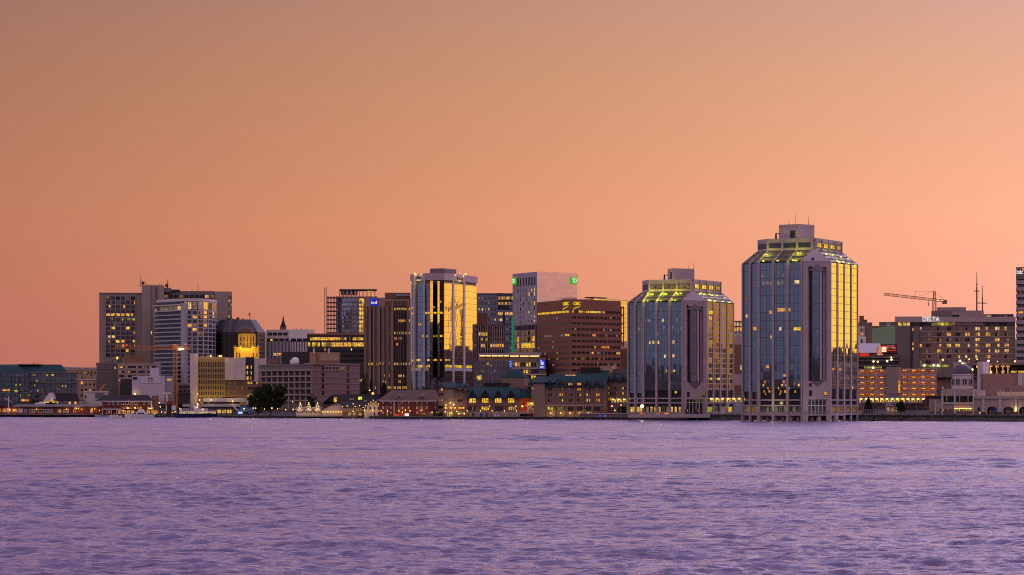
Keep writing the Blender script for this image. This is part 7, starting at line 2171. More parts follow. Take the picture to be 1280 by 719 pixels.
def gabled_row():
    Y = 1345
    b = Bld('gabled_boathouse', 'row of three small white gables outlined in warm light', 'restaurant', (PX(386, Y), Y + 5, 2.6))
    f = Fc(P(368, Y), P(405, Y)); Z = f.z
    slab(b, f, 370, 402, 509, 521, M_concw, 'wall', -9, -.5)
    for x in (375.3, 386, 396.8):
        a0, a1 = f.a(x - 5.2), f.a(x + 5.2)
        b.part(MB().tri(f, a0 + .2, a1 - .2, Z(513.5), Z(503.6), -9, .2), 'gable_wall', [M_white])
        b.part(MB().gable(f, a0, a1, Z(514), Z(502.8), -10, .6, .1, .3), 'gable_roof', [M_slate])
        for s_ in (-1.4, 1.4): b.win(f, f.a(x + s_ - .9), f.a(x + s_ + .9), Z(514.6), Z(512.2), L_warm, .3, M_frame)
        b.win(f, f.a(x - .8), f.a(x + .8), Z(508.6), Z(506), M_gdark, .3, M_frame, 'loft_window')
        slab(b, f, x - 3, x + 3, 509.6, 510.4, L_dim, 'lit_ledge', .2, .4)
        bulb(b, *f.pt(f.a(x), .8, Z(503.8)), .38, L_bulb, 'gable_lamp', 110, (1, .7, .3)); bulb(b, *f.pt(f.a(x), 1.5, Z(511.2)), .3, L_bulb, 'gable_lamp', 90, (1, .65, .25))
    b.done()
    b = Bld('clapboard_hall', 'wide pale clapboard gable with a lit string of lamps along its deck', 'restaurant', (PX(424, Y), Y + 10, 2.6))
    f = Fc(P(402, Y - 3), P(445, Y - 3)); Z = f.z
    slab(b, f, 402.5, 441, 511, 521, M_concw, 'wall', -14, 0)
    b.part(MB().tri(f, f.a(402.5), f.a(439.5), Z(511.2), Z(503.2), -14, 0), 'gable_wall', [M_concw])
    b.part(MB().gable(f, f.a(402), f.a(440), Z(511.8), Z(502.4), -16, .8, .3, .35), 'roof', [M_slate])
    for x in (418.3, 420.6): b.win(f, f.a(x - .7), f.a(x + .7), Z(507.2), Z(504.8), M_gdark, .1, M_frame, 'loft_window')
    slab(b, f, 402, 440, 514.8, 515.6, L_strip2, 'lit_rail', 3.6, 3.8)
    for x in np.arange(403, 441, 3.4): bulb(b, *f.pt(f.a(x), 4, Z(514.6)), .26, L_bulb, 'string_lamp', 0)
    for x in (407, 417, 427, 436): lamp_light(b.root, f.pt(f.a(x), 3, Z(515.5)), 60, (1, .55, .12), .4)
    slab(b, f, 370, 455, 519.6, 521.4, M_deck, 'deck', 0, 6)
    for x in np.arange(372, 455, 6): slab(b, f, x - .4, x + .4, 521, 526, M_black, 'pile', 4.5, 5.3)
    b.done()
    b = Bld('dark_roofed_hall', 'dark pitched roofs with glowing skylights behind the clapboard gable', 'building', (PX(430, Y + 25), Y + 30, 3))
    f = Fc(P(398, Y + 20), P(475, Y + 20), Y + 20); Z = f.z
    slab(b, f, 400, 470, 503, 520, M_concd, 'wall', -16, 0)
    b.part(MB().slope(f, f.a(416), f.a(478), Z(504.5), Z(493), 2, -9), 'roof', [M_slate])
    b.part(MB().tri(f, f.a(405), f.a(424), Z(503), Z(494), -12, 2.6), 'gable_wall', [M_slate]); b.part(MB().gable(f, f.a(404), f.a(425), Z(503.6), Z(493.3), -14, 3.4, .3, .35), 'gable_roof', [M_concw2])
    b.win(f, f.a(417.3), f.a(420.8), Z(502.6), Z(496.8), L_yel, 2.8, None, 'lit_gable_window')
    for x0, x1, y0, y1, m in ((447.6, 452.5, 496.2, 499.8, L_skyl), (437, 442.3, 497.9, 499.8, L_dim), (455, 458.2, 500, 501.5, L_dimp)):
        b.part(MB().fbox(f, f.a(x0), f.a(x1), Z(y1), Z(y0), -.5, 1.2), 'skylight', [m])
    b.done()
    b = Bld('lit_gable_house', 'pale pink gabled house with its eaves traced in warm lamps', 'restaurant', (PX(466, Y - 20), Y - 12, 2.6))
    f = Fc(P(452, Y - 20), P(482, Y - 20)); Z = f.z
    slab(b, f, 455, 478.6, 508.5, 523, M_pinkw, 'wall', -13, 0)
    b.part(MB().tri(f, f.a(455), f.a(478.6), Z(508.6), Z(501.2), -13, 0), 'gable_wall', [M_pinkw])
    b.part(MB().gable(f, f.a(453.4), f.a(480.2), Z(510), Z(500.3), -14, 1, .2, .35), 'roof', [M_slate])
    for i in range(9):
        t = i / 8; x = 454 + 25.5 * t; y = 509.6 - 9.0 * (1 - abs(2 * t - 1))
        bulb(b, *f.pt(f.a(x), 1.35, Z(y - .2)), .27, L_bulb, 'eave_lamp', 9, (1, .6, .15))
    for x in (457.6, 462.6, 467.8, 473): b.win(f, f.a(x - 1.2), f.a(x + 1.2), Z(512.6), Z(508.6), M_gdark, .1, M_frame)
    for x in (457.6, 462.6, 467.8, 473): b.win(f, f.a(x - 1.2), f.a(x + 1.2), Z(519.8), Z(515.2), M_gdark if x > 465 else L_dimw, .1, M_frame)
    for x in (455.5, 466, 477): bulb(b, *f.pt(f.a(x), 1.2, Z(512.8)), .42, None, 'wall_lamp', 60, (1, .55, .12))
    g = Fc(P(425, Y - 12), P(458, Y - 12)); Z = g.z
    slab(b, g, 428, 458, 507.5, 522, M_brown, 'side_wing_wall', -9, 0)
    b.part(MB().slope(g, g.a(426), g.a(460), Z(508), Z(501.5), 1, -9), 'side_wing_roof', [M_slate])
    for x in (431, 436, 441, 447, 452): b.win(g, g.a(x - 1.4), g.a(x + 1.4), Z(513.5), Z(509.8), M_gpale, .1, M_frame, 'side_window')
    for x in (437, 443, 450): b.win(g, g.a(x - 1.6), g.a(x + 1.6), Z(519.5), Z(516), L_dimw, .1, None, 'side_window')
    for x, y in ((428, 508.4), (434, 507.5), (441.5, 505), (444, 508.2), (449.5, 507.2), (441.5, 514.5)): bulb(b, *g.pt(g.a(x), 1.3, Z(y)), .33, None, 'lamp', 45, (1, .6, .12))
    b.done()
L_strip2 = glow('rail_light', (1, .48, .05), 1.2, vary=False)
L_skyl = glow('skylight_glow', (.85, .80, .04), 1.0)
M_concw2 = wall('pale_barge_boards', (.15, .13, .14), var=.08)
M_pinkw = wall('pinkish_white_boards', (.58, .48, .48), var=.06, grid=(50, .4, .06, .85))
gabled_row()


def ferry_terminal():
    Y = 1420
    b = Bld('ferry_terminal', 'low modern ferry terminal with pale sloping canopies and blue skylight', 'terminal', (PX(280, Y), Y + 8, 2.6))
    f = Fc(P(240, Y), P(318, Y)); Z = f.z
    slab(b, f, 252, 310, 506, 521, M_concd, 'wall', -14, -1)
    slab(b, f, 254, 307, 497.6, 502.2, M_concw, 'upper_roof_band', -12, 0); slab(b, f, 262, 300, 502.2, 505, M_black, 'clerestory', -10, -.6)
    slab(b, f, 228, 300, 505, 508.5, M_steel, 'lower_roof_band', -12, 1)
    slab(b, f, 277, 296, 496.4, 498.2, M_black, 'roof_plant', -9, -3)
    m = MB().hexa([f.pt(f.a(308), .5, Z(505.5)), f.pt(f.a(317), .5, Z(508)), f.pt(f.a(317), -12, Z(508)), f.pt(f.a(308), -12, Z(505.5))], [f.pt(f.a(308), .5, Z(498)), f.pt(f.a(312), .5, Z(498.5)), f.pt(f.a(312), -12, Z(498.5)), f.pt(f.a(308), -12, Z(498))])
    b.part(m, 'slanted_end_roof', [M_concw])
    m = MB().slope(f, f.a(296), f.a(316), Z(514), Z(506.5), 1.2, -1, .3); b.part(m, 'blue_skylight', [M_blueg])
    m = MB().hexa([f.pt(f.a(296), 1.6, Z(514)), f.pt(f.a(299), 1.6, Z(514)), f.pt(f.a(299), .6, Z(514)), f.pt(f.a(296), .6, Z(514))], [f.pt(f.a(289), 1.6, Z(506)), f.pt(f.a(291.5), 1.6, Z(506)), f.pt(f.a(291.5), .6, Z(506)), f.pt(f.a(289), .6, Z(506))]); b.part(m, 'slanted_strut', [M_concw])
    for x0, x1 in ((271, 276.5), (277.5, 283), (284, 289.8)): b.win(f, f.a(x0), f.a(x1), Z(517), Z(512), L_yel, -.9, M_concw, 'waiting_room_window')
    slab(b, f, 297.6, 303, 514.2, 517.2, L_screen, 'lit_poster', -1, .2)
    for x, y, p_ in ((249.5, 500, 80), (264.2, 500.2, 160), (290.8, 501.8, 120), (305, 511, 60), (321.5, 511, 50)): bulb(b, *f.pt(f.a(x), 1.5, Z(y)), .6 if y < 505 else .5, L_bulb, 'lamp', p_, (1, .75, .3))
    b.done()
M_blueg = gloss('blue_roof_glazing', (.02, .07, .16), .15, .8)
L_screen = glow('lit_poster_blue_white', (.35, .55, 1), 1.3, vary=False)
ferry_terminal()


def boardwalk_buildings():
    Y = 1480
    b = Bld('pier_shed', 'long low red pier shed with white windows standing on piles', 'pier building', (PX(55, Y), Y + 8, 1.5))
    f = Fc(P(-30, Y), P(128, Y - 8), Y - 3); Z = f.z
    slab(b, f, -30, 126, 508, 517.6, M_redb, 'wall', -12, 0)
    b.part(MB().slope(f, f.a(-30), f.a(16), Z(507.4), Z(505.4), 1.2, -6), 'hip_roof', [M_slate]); b.part(MB().slope(f, f.a(16), f.a(127), Z(508), Z(505.6), 1.0, -6), 'roof', [M_concw2])
    slab(b, f, -30, 128, 517.4, 518.6, M_deck, 'deck', -13, 2)
    for x in np.arange(-28, 128, 3.6): slab(b, f, x - .25, x + .25, 518.4, 523.5, M_black if int(x) % 3 else M_deck, 'pile', .6, 1.2)
    slab(b, f, -30, 127, 518.6, 523, M_black, 'under_deck_shade_sheet', -12, -6)  # black sheet drawn in place of the shade beneath the deck
    for x, w, lit in ((40.5, 7.2, M_gpale), (51.5, 6.5, M_gdark), (61, 10, M_gpale), (82.5, 7.2, L_dim), (93, 2.4, M_gpale), (32, 3, M_gpale), (74.5, 4.5, L_dimw), (114.4, 3, L_warm)):
        b.win(f, f.a(x - w / 2), f.a(x + w / 2), Z(516), Z(511.6), lit, .1, M_frame)
    for x0, x1 in ((-28, -12), (-11, 2), (3, 14), (15, 22)): b.win(f, f.a(x0), f.a(x1), Z(515.8), Z(510.5), L_rest, .1, M_redb, 'restaurant_window')
    slab(b, f, 23, 29, 511, 516, M_concw, 'white_kiosk_front', 0, .6)
    for x, y in ((10.5, 511.3), (12.5, 512.2), (10.8, 513.2), (18, 512.3), (46.5, 511.6), (84, 511.4), (96, 510.5), (98.5, 510.6), (94.5, 510.2), (102.8, 511.5), (115.5, 511.4), (119, 511.2)): bulb(b, *f.pt(f.a(x), .8, Z(y)), .33, L_bulb, 'lamp', 40, (1, .5, .12))
    b.done()
    b = Bld('tent_pavilion', 'white pointed tent roof lit yellow along its eave', 'tent', (PX(64, Y + 20), Y + 24, 3))
    f = Fc(P(50, Y + 18), P(100, Y + 18)); Z = f.z
    x, y = P(64, Y + 26)
    r = 9.2 * Y / F
    t = MB().hexa([(x - r, y - r, Z(502)), (x + r, y - r, Z(502)), (x + r, y + r, Z(502)), (x - r, y + r, Z(502))], [(x - .9, y - .9, Z(491)), (x + .9, y - .9, Z(491)), (x + .9, y + .9, Z(491)), (x - .9, y + .9, Z(491))]); b.part(t, 'canvas_roof', [M_concw])
    for x0, x1 in ((55, 61.5), (65, 73)): b.part(MB().fbox(f, f.a(x0), f.a(x1), Z(503.6), Z(502.2), 2.0, 2.4), 'lit_eave', [L_yel])
    b.part(MB().tri(f, f.a(62.5), f.a(67), Z(502), Z(496), 1.9, 2.3), 'lit_inner_panel', [L_dimy])
    for px in (56, 72): b.part(MB().tube((PX(px, Y + 20), Y + 20, 3), (PX(px, Y + 20), Y + 20, Z(502)), .15, .15, 6), 'pole', [M_white])
    b.part(MB().lathe(*P(50, Y + 14), [(8.2 * Y / F, Z(506.5)), (6 * Y / F, Z(503.6)), (2 * Y / F, Z(502.2)), (.1, Z(502))], 20), 'low_dome', [M_lilac3], smooth=True)
    b.done()
    b = Bld('slate_roof_house', 'house with a big dark hipped roof and lit white windows behind the pier shed', 'house', (PX(83, Y + 26), Y + 30, 3))
    f = Fc(P(66, Y + 24), P(108, Y + 24)); Z = f.z
    slab(b, f, 69, 107, 500, 510, M_concw2, 'wall', -14, 0)
    m = MB().hexa([f.pt(f.a(67), .8, Z(500.2)), f.pt(f.a(99), .8, Z(500.2)), f.pt(f.a(99), -15, Z(500.2)), f.pt(f.a(67), -15, Z(500.2))], [f.pt(f.a(71), -6, Z(490.8)), f.pt(f.a(96), -6, Z(490.8)), f.pt(f.a(96), -8, Z(490.8)), f.pt(f.a(71), -8, Z(490.8))]); b.part(m, 'roof', [M_slate])
    for x, m in ((82, M_gdark), (87.3, L_warm), (94.5, L_warm), (101, L_dim), (105, M_gpale)): b.win(f, f.a(x - 1.7), f.a(x + 1.7), Z(505.5), Z(501.8), m, .1, M_frame)
    b.done()
    b, fc = simple_block('white_shed', 'plain white flat-roofed shed below the concrete office', 'shed', 104.5, 135.5, 1512, 489.5, M_concw, 10, [([(106, 108)], [(494, 498)], M_gdark, 0, WARM, 1)], z0=2)
    slab(b, fc, 119, 130, 490.5, 498, M_concd, 'open_door', -.2, .2); b.done()
    b = Bld('loader_arm', 'yellow lit slanting conveyor arm above the white shed', 'conveyor', (PX(128, 1516), 1518, 8))
    q0, q1 = (*P(124, 1518), PZ(489, 1518)), (*P(131, 1518), PZ(480.5, 1518))
    b.part(MB().tube(q0, q1, .5, .5, 4), 'arm', [M_orange]); b.part(MB().tube((*P(124, 1518), 3), q0, .5, .4, 6), 'post', [M_black]); b.done()
    Y = 1450
    b = Bld('red_tavern', 'two-storey red boardwalk building with white windows and yellow lit awnings', 'restaurant', (PX(158, Y), Y + 8, 2.6))
    f = Fc(P(120, Y), P(200, Y)); Z = f.z
    slab(b, f, 128, 190, 501, 519, M_redw, 'wall', -14, 0)
    slab(b, f, 190, 198.5, 494.5, 516, M_brown, 'brick_end', -14, -2)
    m = MB().hexa([f.pt(f.a(119), 1, Z(501.2)), f.pt(f.a(190.5), 1, Z(501.2)), f.pt(f.a(190.5), -15, Z(501.2)), f.pt(f.a(119), -15, Z(501.2))], [f.pt(f.a(131), -6, Z(493.8)), f.pt(f.a(186), -6, Z(493.8)), f.pt(f.a(186), -8, Z(493.8)), f.pt(f.a(131), -8, Z(493.8))]); b.part(m, 'roof', [M_slate])
    slab(b, f, 129, 190, 501.2, 502.1, M_white, 'eave_trim', -.2, 1.0)
    slab(b, f, 189, 190.2, 502, 511, M_white, 'corner_board', -.1, .3)
    for x, w in ((136, 2.4), (141.5, 2.6), (147.5, 2.4), (153, 4), (158.8, 4), (164.3, 2.4), (169.6, 4), (180.4, 2), (187, 2.6)): b.win(f, f.a(x - w / 2), f.a(x + w / 2), Z(505.9), Z(501.8), M_gpale if w < 3.5 else M_gdark, .2, M_frame)
    for i, x in enumerate((154, 158.5, 163, 167.5, 172)):
        q = [f.pt(f.a(x - 2), 0, Z(508.4)), f.pt(f.a(x + 1), 0, Z(508.4))]
        r_ = [f.pt(f.a(x + .2), 2.6, Z(511)), f.pt(f.a(x + 3.4), 2.6, Z(511))]
        t = MB().face([r_[0], r_[1], q[1], q[0]]).face([q[0], q[1], r_[1], r_[0]]); b.part(t, 'awning', [M_awn])
    t = MB().slope(f, f.a(184), f.a(192), Z(511.5), Z(508.8), 3, 0, .25); b.part(t, 'awning', [M_awn])
    slab(b, f, 127, 152, 511, 512, M_white, 'porch_roof', -.1, 3)
    for x in (128, 133.5, 139.5, 146, 151.5): slab(b, f, x - .3, x + .3, 512, 519, M_white, 'porch_post', 2.4, 2.7)
    for x0, x1, m in ((147, 151, L_dimw), (153, 158, L_amb2), (158.5, 163, L_amb2), (163.5, 168, L_warm), (134.8, 138.2, L_dim), (183, 188, L_amb2), (188.5, 197.5, L_rest)): b.win(f, f.a(x0), f.a(x1), Z(517.5), Z(512.5), m, .15, M_redw, 'shop_window')
    for x, y, p_ in ((153.8, 513, 60), (160, 509.5, 80), (169, 509.5, 80), (176, 510, 60), (187.5, 510.5, 100), (193.3, 517.2, 50), (124.5, 513, 60)): bulb(b, *f.pt(f.a(x), 1.6, Z(y)), .34, None, 'lamp', p_, (1, .6, .12))
    slab(b, f, 118, 200, 519, 520.6, M_deck, 'deck', -12, 5)
    for x in np.arange(119, 200, 4.5): slab(b, f, x - .3, x + .3, 520.4, 526, M_black, 'pile', 3.8, 4.4)
    b.done()
L_rest = glow('restaurant_light', (1, .36, .06), .55, scale=1.0)
L_amb2 = glow('amber_shop_light', (1, .36, .04), .8, scale=.9)
L_dimy = glow('tent_glow', (1, .6, .12), .8)
M_awn = wall('yellow_awning', (.65, .5, .22), var=.05)
boardwalk_buildings()


# ---------------------------------------------------------------- boats
def hull(b, x0, x1, Y, zt, mat, beam=4.5, name='hull', bow=1):
    """A boat hull seen from the side: pointed bow, square stern, flared sides."""
    X0, X1 = PX(x0, Y), PX(x1, Y); L = X1 - X0
    st = []
    for i in range(9):
        t = i / 8; w = beam / 2 * (1 if t < .55 else max(.06, 1 - ((t - .55) / .45) ** 1.8)); sh = zt + (.5 * t ** 2)
        x = X0 + L * t if bow > 0 else X1 - L * t
        st.append(((x, Y - w, sh), (x, Y - w * .8, -.4), (x, Y + w * .8, -.4), (x, Y + w, sh)))
    m = MB()
    for i in range(8):
        for j in range(3):
            q = [st[i][j], st[i + 1][j], st[i + 1][j + 1], st[i][j + 1]]
            m.face(q if bow < 0 else q[::-1])
        m.face([st[i][3], st[i + 1][3], st[i + 1][0], st[i][0]] if bow < 0 else [st[i][0], st[i + 1][0], st[i + 1][3], st[i][3]], 1)
    m.face(list(st[0]))
    return b.part(m, name, [mat, M_white])


def boats():
    Y = 1415
    b = Bld('motor_yacht', 'long white motor yacht moored below the red tavern', 'yacht', (PX(176, Y), Y, 0))
    hull(b, 156, 193, Y, 1.6, M_white, 5, 'hull', -1)
    f = Fc(P(156, Y - 2), P(193, Y - 2)); Z = f.z
    m = MB().hexa([f.pt(f.a(163), 0, 1.8), f.pt(f.a(184), 0, 1.8), f.pt(f.a(184), -4, 1.8), f.pt(f.a(163), -4, 1.8)], [f.pt(f.a(167), 0, Z(515.2)), f.pt(f.a(182), 0, Z(514.8)), f.pt(f.a(182), -4, Z(514.8)), f.pt(f.a(167), -4, Z(515.2))]); b.part(m, 'cabin', [M_white])
    b.part(MB().hexa([f.pt(f.a(171), -.2, Z(515)), f.pt(f.a(181), -.2, Z(515)), f.pt(f.a(181), -3.5, Z(515)), f.pt(f.a(171), -3.5, Z(515))], [f.pt(f.a(173.5), -.4, Z(511.8)), f.pt(f.a(180), -.4, Z(511.5)), f.pt(f.a(180), -3.3, Z(511.5)), f.pt(f.a(173.5), -3.3, Z(511.8))]), 'flybridge', [M_white])
    for x0, x1 in ((167.5, 170), (172, 176), (176.6, 180)): b.win(f, f.a(x0), f.a(x1), Z(517.6), Z(516), M_gdark, .06, None, 'cabin_window')
    b.done()
    b = Bld('small_white_boat', 'small white cabin boat tied up beside the larger yacht', 'boat', (PX(145, Y), Y, 0), 'small moored boats')
    hull(b, 136, 152, Y, .9, M_white, 3, 'hull', -1); g = Fc(P(136, Y - 1), P(152, Y - 1)); slab(b, g, 142, 147, 517.2, 520.5, M_white, 'cabin', -2, 0); b.win(g, g.a(142.8), g.a(146), g.z(519), g.z(517.7), M_gdark, .06, None, 'cabin_window'); b.done()
    b = Bld('dark_launch', 'low dark launch at the end of the red pier shed', 'boat', (PX(128, Y + 10), Y + 10, 0), 'small moored boats')
    hull(b, 119, 134, Y + 12, .8, M_lilac2, 3, 'hull', -1); slab(b, Fc(P(119, Y + 11), P(134, Y + 11)), 126, 130, 518, 521, M_concd, 'cabin', -2, 0); b.done()
    b = Bld('workboat', 'low workboat with a green lit stern between the yacht and the ferry', 'boat', (PX(196, Y), Y, 0), 'small moored boats')
    hull(b, 187, 204, Y, 1.0, M_black, 3.4, 'hull', -1); g = Fc(P(187, Y - 1.7), P(204, Y - 1.7)); slab(b, g, 194, 199, 517.5, 520.5, M_tealg, 'wheelhouse', -2.4, -.2); slab(b, g, 188.5, 193, 519.8, 520.8, L_gstrip, 'lit_stern', -.4, 0); b.done()
    Y = 1392
    b = Bld('harbour_ferry', 'double-ended passenger ferry with dark blue hull and glowing saloon windows', 'ferry', (PX(250, Y), Y, 0))
    f = Fc(P(215, Y - 4), P(284, Y - 4)); Z = f.z
    X0, X1 = PX(217, Y), PX(272, Y)
    st = []
    for i in range(13):
        t = i / 12; w = 4.6 * max(.12, 1 - abs(2 * t - 1) ** 3); e = abs(2 * t - 1) ** 2
        st.append(((X0 + (X1 - X0) * t, Y - w, 2.2 + .5 * e), (X0 + (X1 - X0) * (t * .94 + .03), Y - w * .8, -.4), (X0 + (X1 - X0) * (t * .94 + .03), Y + w * .8, -.4), (X0 + (X1 - X0) * t, Y + w, 2.2 + .5 * e)))
    m = MB()
    for i in range(12):
        for j in range(3): m.face([st[i][j], st[i][j + 1], st[i + 1][j + 1], st[i + 1][j]])
        m.face([st[i][0], st[i + 1][0], st[i + 1][3], st[i][3]], 1)
    b.part(m, 'hull', [M_navy, M_concw])
    slab(b, f, 224, 270, 513.6, 517.4, M_white, 'saloon', -7, -.8)
    for i, (x0, x1) in enumerate(cols(226, 244, 6, 2.4) + [(247, 250), (250.6, 254), (254.6, 259)] + cols(262.5, 270, 3, 1.9)): b.win(f, f.a(x0), f.a(x1), Z(517), Z(515.1), L_pale if i < 9 else L_warm, -.7, None, 'saloon_window')
    slab(b, f, 225, 243, 511, 513.7, M_white, 'upper_deck', -7, -1.2); slab(b, f, 243, 260, 510.8, 513.8, M_pinkw, 'upper_deck', -7, -1)
    for x0, x1 in cols(227, 242, 5, 2): b.win(f, f.a(x0), f.a(x1), Z(513.3), Z(511.6), M_gdark, -1.1, None, 'upper_window')
    slab(b, f, 241.5, 248.5, 504.5, 507.8, M_white, 'wheelhouse', -5.5, -2.5); slab(b, f, 242.5, 247.5, 507.8, 511, M_white, 'wheelhouse_base', -5, -2.8)
    b.win(f, f.a(242.3), f.a(247.8), Z(506.8), Z(505.2), M_gdark, -2.4, None, 'wheelhouse_window')
    slab(b, f, 249.8, 252.2, 502.5, 510.8, M_rust, 'funnel', -4.5, -3)
    m = MB(); m.tube(f.pt(f.a(245), -4, Z(504.6)), f.pt(f.a(245), -4, Z(500)), .12, .08, 5); m.tube(f.pt(f.a(243.5), -4, Z(501.5)), f.pt(f.a(246.5), -4, Z(501.5)), .08, .08, 5); b.part(m, 'mast', [M_white])
    for x, y, mm in ((246.6, 505.2, L_bulbw), (247, 509.2, L_bulbw), (251.5, 503.5, L_bulbr), (224.5, 511, L_bulb), (219, 514.5, L_bulb), (253.5, 512, L_bulb)): bulb(b, *f.pt(f.a(x), -1.5, Z(y)), .35, mm, 'deck_lamp', 25 if mm is not L_bulbr else 5, (1, .7, .35))
    for s_ in (218, 221, 272, 269): slab(b, f, s_ - .15, s_ + .15, 513.5, 518, M_steel, 'rail_post', -2, -1.8)
    b.done()
M_navy = wall('navy_hull_paint', (.015, .03, .09), rough=.4, var=.1)
boats()


# ---------------------------------------------------------------- tower cranes
def lattice(m, p, q, w, step, r, mi=0):
    """A square lattice beam between two points."""
    p, q = Vector(p), Vector(q); d = (q - p); L = d.length; d.normalize()
    e = d.cross(Vector((0, 1, 0))) if abs(d.y) < .9 else d.cross(Vector((1, 0, 0))); e.normalize(); g = d.cross(e)
    cs = [(e * sx + g * sy) * w / 2 for sx, sy in ((-1, -1), (1, -1), (1, 1), (-1, 1))]
    for c in cs: m.tube(p + c, q + c, r, r, 4, mi)
    n = max(1, int(L / step))
    for i in range(n):
        a, b_ = p + d * (L * i / n), p + d * (L * (i + 1) / n)
        for j in range(4):
            c0, c1 = cs[j], cs[(j + 1) % 4]
            m.tube(a + c0, b_ + c1, r * .65, r * .65, 4, mi); m.tube(a + c0, a + c1, r * .6, r * .6, 4, mi)


Y = 1448
b = Bld('tower_crane', 'orange tower crane with a flat jib in front of the balcony tower', 'crane', (PX(219, Y), Y, 2.6), 'tower cranes')
x, y = P(219, Y)
m = MB(); lattice(m, (x, y, 2.6), (x, y, PZ(437, Y)), 1.9, 2.4, .2); b.part(m, 'mast', [M_orange])
m = MB(); lattice(m, (PX(145, Y), y - 4, PZ(434.3, Y)), (PX(232, Y), y + 1, PZ(435.6, Y)), 1.7, 2.4, .16); b.part(m, 'jib', [M_orange])
hd = b.part(MB().box(x - 1.3, x + 1.3, y - 1.3, y + 1.3, PZ(437.5, Y), PZ(431.5, Y)), 'slewing_head', [M_orange])
b.part(MB().box(PX(230, Y), PX(237.5, Y), y - 1, y + 2, PZ(437.5, Y), PZ(433.5, Y)), 'counterweight', [M_rust])
MB().box(x + 1.4, x + 3, y - 1.4, y + .2, PZ(438.5, Y), PZ(435, Y)).build('cab', [M_white], hd)
bulb(b, x + 4.0, y - 1.8, PZ(436.4, Y), .75, L_bulbw, 'work_lamp', 300, (1, .8, .4))
for px, yy in ((218.5, 431.2), (232, 430.6), (158.5, 431.5)):
    p = (PX(px, Y), y - .5, PZ(yy, Y)); bulb(b, *p, .45, L_bulbr, 'warning_lamp')
b.done()
Y = 1640
b = Bld('tower_crane', 'distant tower crane with a long slanting jib above the brick hotel', 'crane', (PX(1168, Y), Y, 20), 'tower cranes')
x, y = P(1168, Y)
m = MB(); lattice(m, (x, y, 20), (x, y, PZ(376, Y)), 1.8, 2.4, .2); lattice(m, (x, y, PZ(376, Y)), (x, y, PZ(364, Y)), 1.1, 2.0, .2); b.part(m, 'mast', [M_orange2])
m = MB(); lattice(m, (PX(1105.5, Y), y, PZ(367.8, Y)), (PX(1183.5, Y), y, PZ(376.8, Y)), 1.3, 2.6, .17); b.part(m, 'jib', [M_steelb])
b.part(MB().box(PX(1178, Y), PX(1183.5, Y), y - 1, y + 1, PZ(380, Y), PZ(375.5, Y)), 'counterweight', [M_steelb])
m = MB()
for px, yy in ((1144, 371.5), (1182, 376.5)): m.tube((x, y, PZ(364.3, Y)), (PX(px, Y), y, PZ(yy, Y)), .09, .09, 4)
m.tube((PX(1144, Y), y, PZ(371.8, Y)), (PX(1144, Y), y, PZ(364, Y)), .12, .12, 4); m.tube((x, y, PZ(364.3, Y)), (PX(1144, Y), y, PZ(364.5, Y)), .08, .08, 4)
b.part(m, 'stay', [M_steelb])
m = MB(); m.tube((PX(1160.5, Y), y, PZ(374.5, Y)), (PX(1160.5, Y), y, PZ(379, Y)), .1, .1, 4); m.box(PX(1160, Y), PX(1161.2, Y), y - .3, y + .3, PZ(382, Y), PZ(379, Y)); b.part(m, 'hook_block', [M_steelb])
bulb(b, PX(1172, Y), y - 1.2, PZ(375.6, Y), .5, L_bulb, 'work_lamp'); bulb(b, PX(1178, Y), y - 1.2, PZ(375.8, Y), .4, L_bulb, 'work_lamp')
b.done()

# ---------------------------------------------------------------- flood mast and street lamps
Y = 1440
b = Bld('floodlight_mast', 'tall pale floodlight mast with a crossbar beside the orange crane', 'light mast', (PX(208.6, Y), Y, 2.6))
x, y = P(208.6, Y)
b.part(MB().tube((x, y, 2.6), (x, y, PZ(491.5, Y)), .55, .45, 8), 'pole', [M_stone]); b.part(MB().box(x - 2.2, x + 2.2, y - .3, y + .3, PZ(492.3, Y), PZ(490.8, Y)), 'crossbar', [M_white])
lamp_light(b.root, (x + .5, y - 3, PZ(512, Y)), 200, (1, .7, .2), .4); b.done()
b = Bld('market_umbrella', 'dark red awning stall beside the floodlight mast', 'stall', (PX(211, 1437), 1437, 2.6))
f = Fc(P(205, 1436), P(217, 1436)); slab(b, f, 207.8, 216, 502, 506.2, M_redb, 'awning', -3, 0); slab(b, f, 208.5, 215.3, 506, 519, M_black, 'counter', -3, -.6); b.done()
b = Bld('white_banner', 'white upright banner near the ferry bow', 'banner', (PX(217.5, 1420), 1420, 2.6))
f = Fc(P(214, 1420), P(221, 1420)); slab(b, f, 214.7, 219.6, 507, 512.6, M_white, 'panel', -.2, 0); slab(b, f, 214.4, 214.9, 506.5, 519.5, M_steel, 'pole', -.2, 0); b.done()

lampmesh = {}
def street_lamp(px, y, Y, label, kind='warm', r=.42, power=40):
    x = PX(px, Y); zt = PZ(y, Y); zb = max(2.4, ground(x, Y))
    r = r * .72; power *= 1.6
    t = thing('street_lamp', label, 'street lamp', (x, Y, zb), 'street lamps along the waterfront')
    h = zt - zb
    m = MB().tube((x, Y, zb), (x, Y, zt - r), .14, .09, 6).tube((x, Y, zb), (x, Y, zb + .5), .22, .2, 6)
    m.build('post', [M_black], t)
    MB().lathe(x, Y, [(.06, zt - r), (r * .85, zt - r * .45), (r, zt), (r * .8, zt + r * .5), (.08, zt + r)], 10).build('globe', [{'warm': L_bulb, 'white': L_bulbw, 'orange': L_bulbo}[kind]], t)
    if power: lamp_light(t, (x, Y - r - .3, zt), power, {'warm': (1, .6, .2), 'white': (1, .8, .5), 'orange': (1, .35, .08)}[kind], .3)


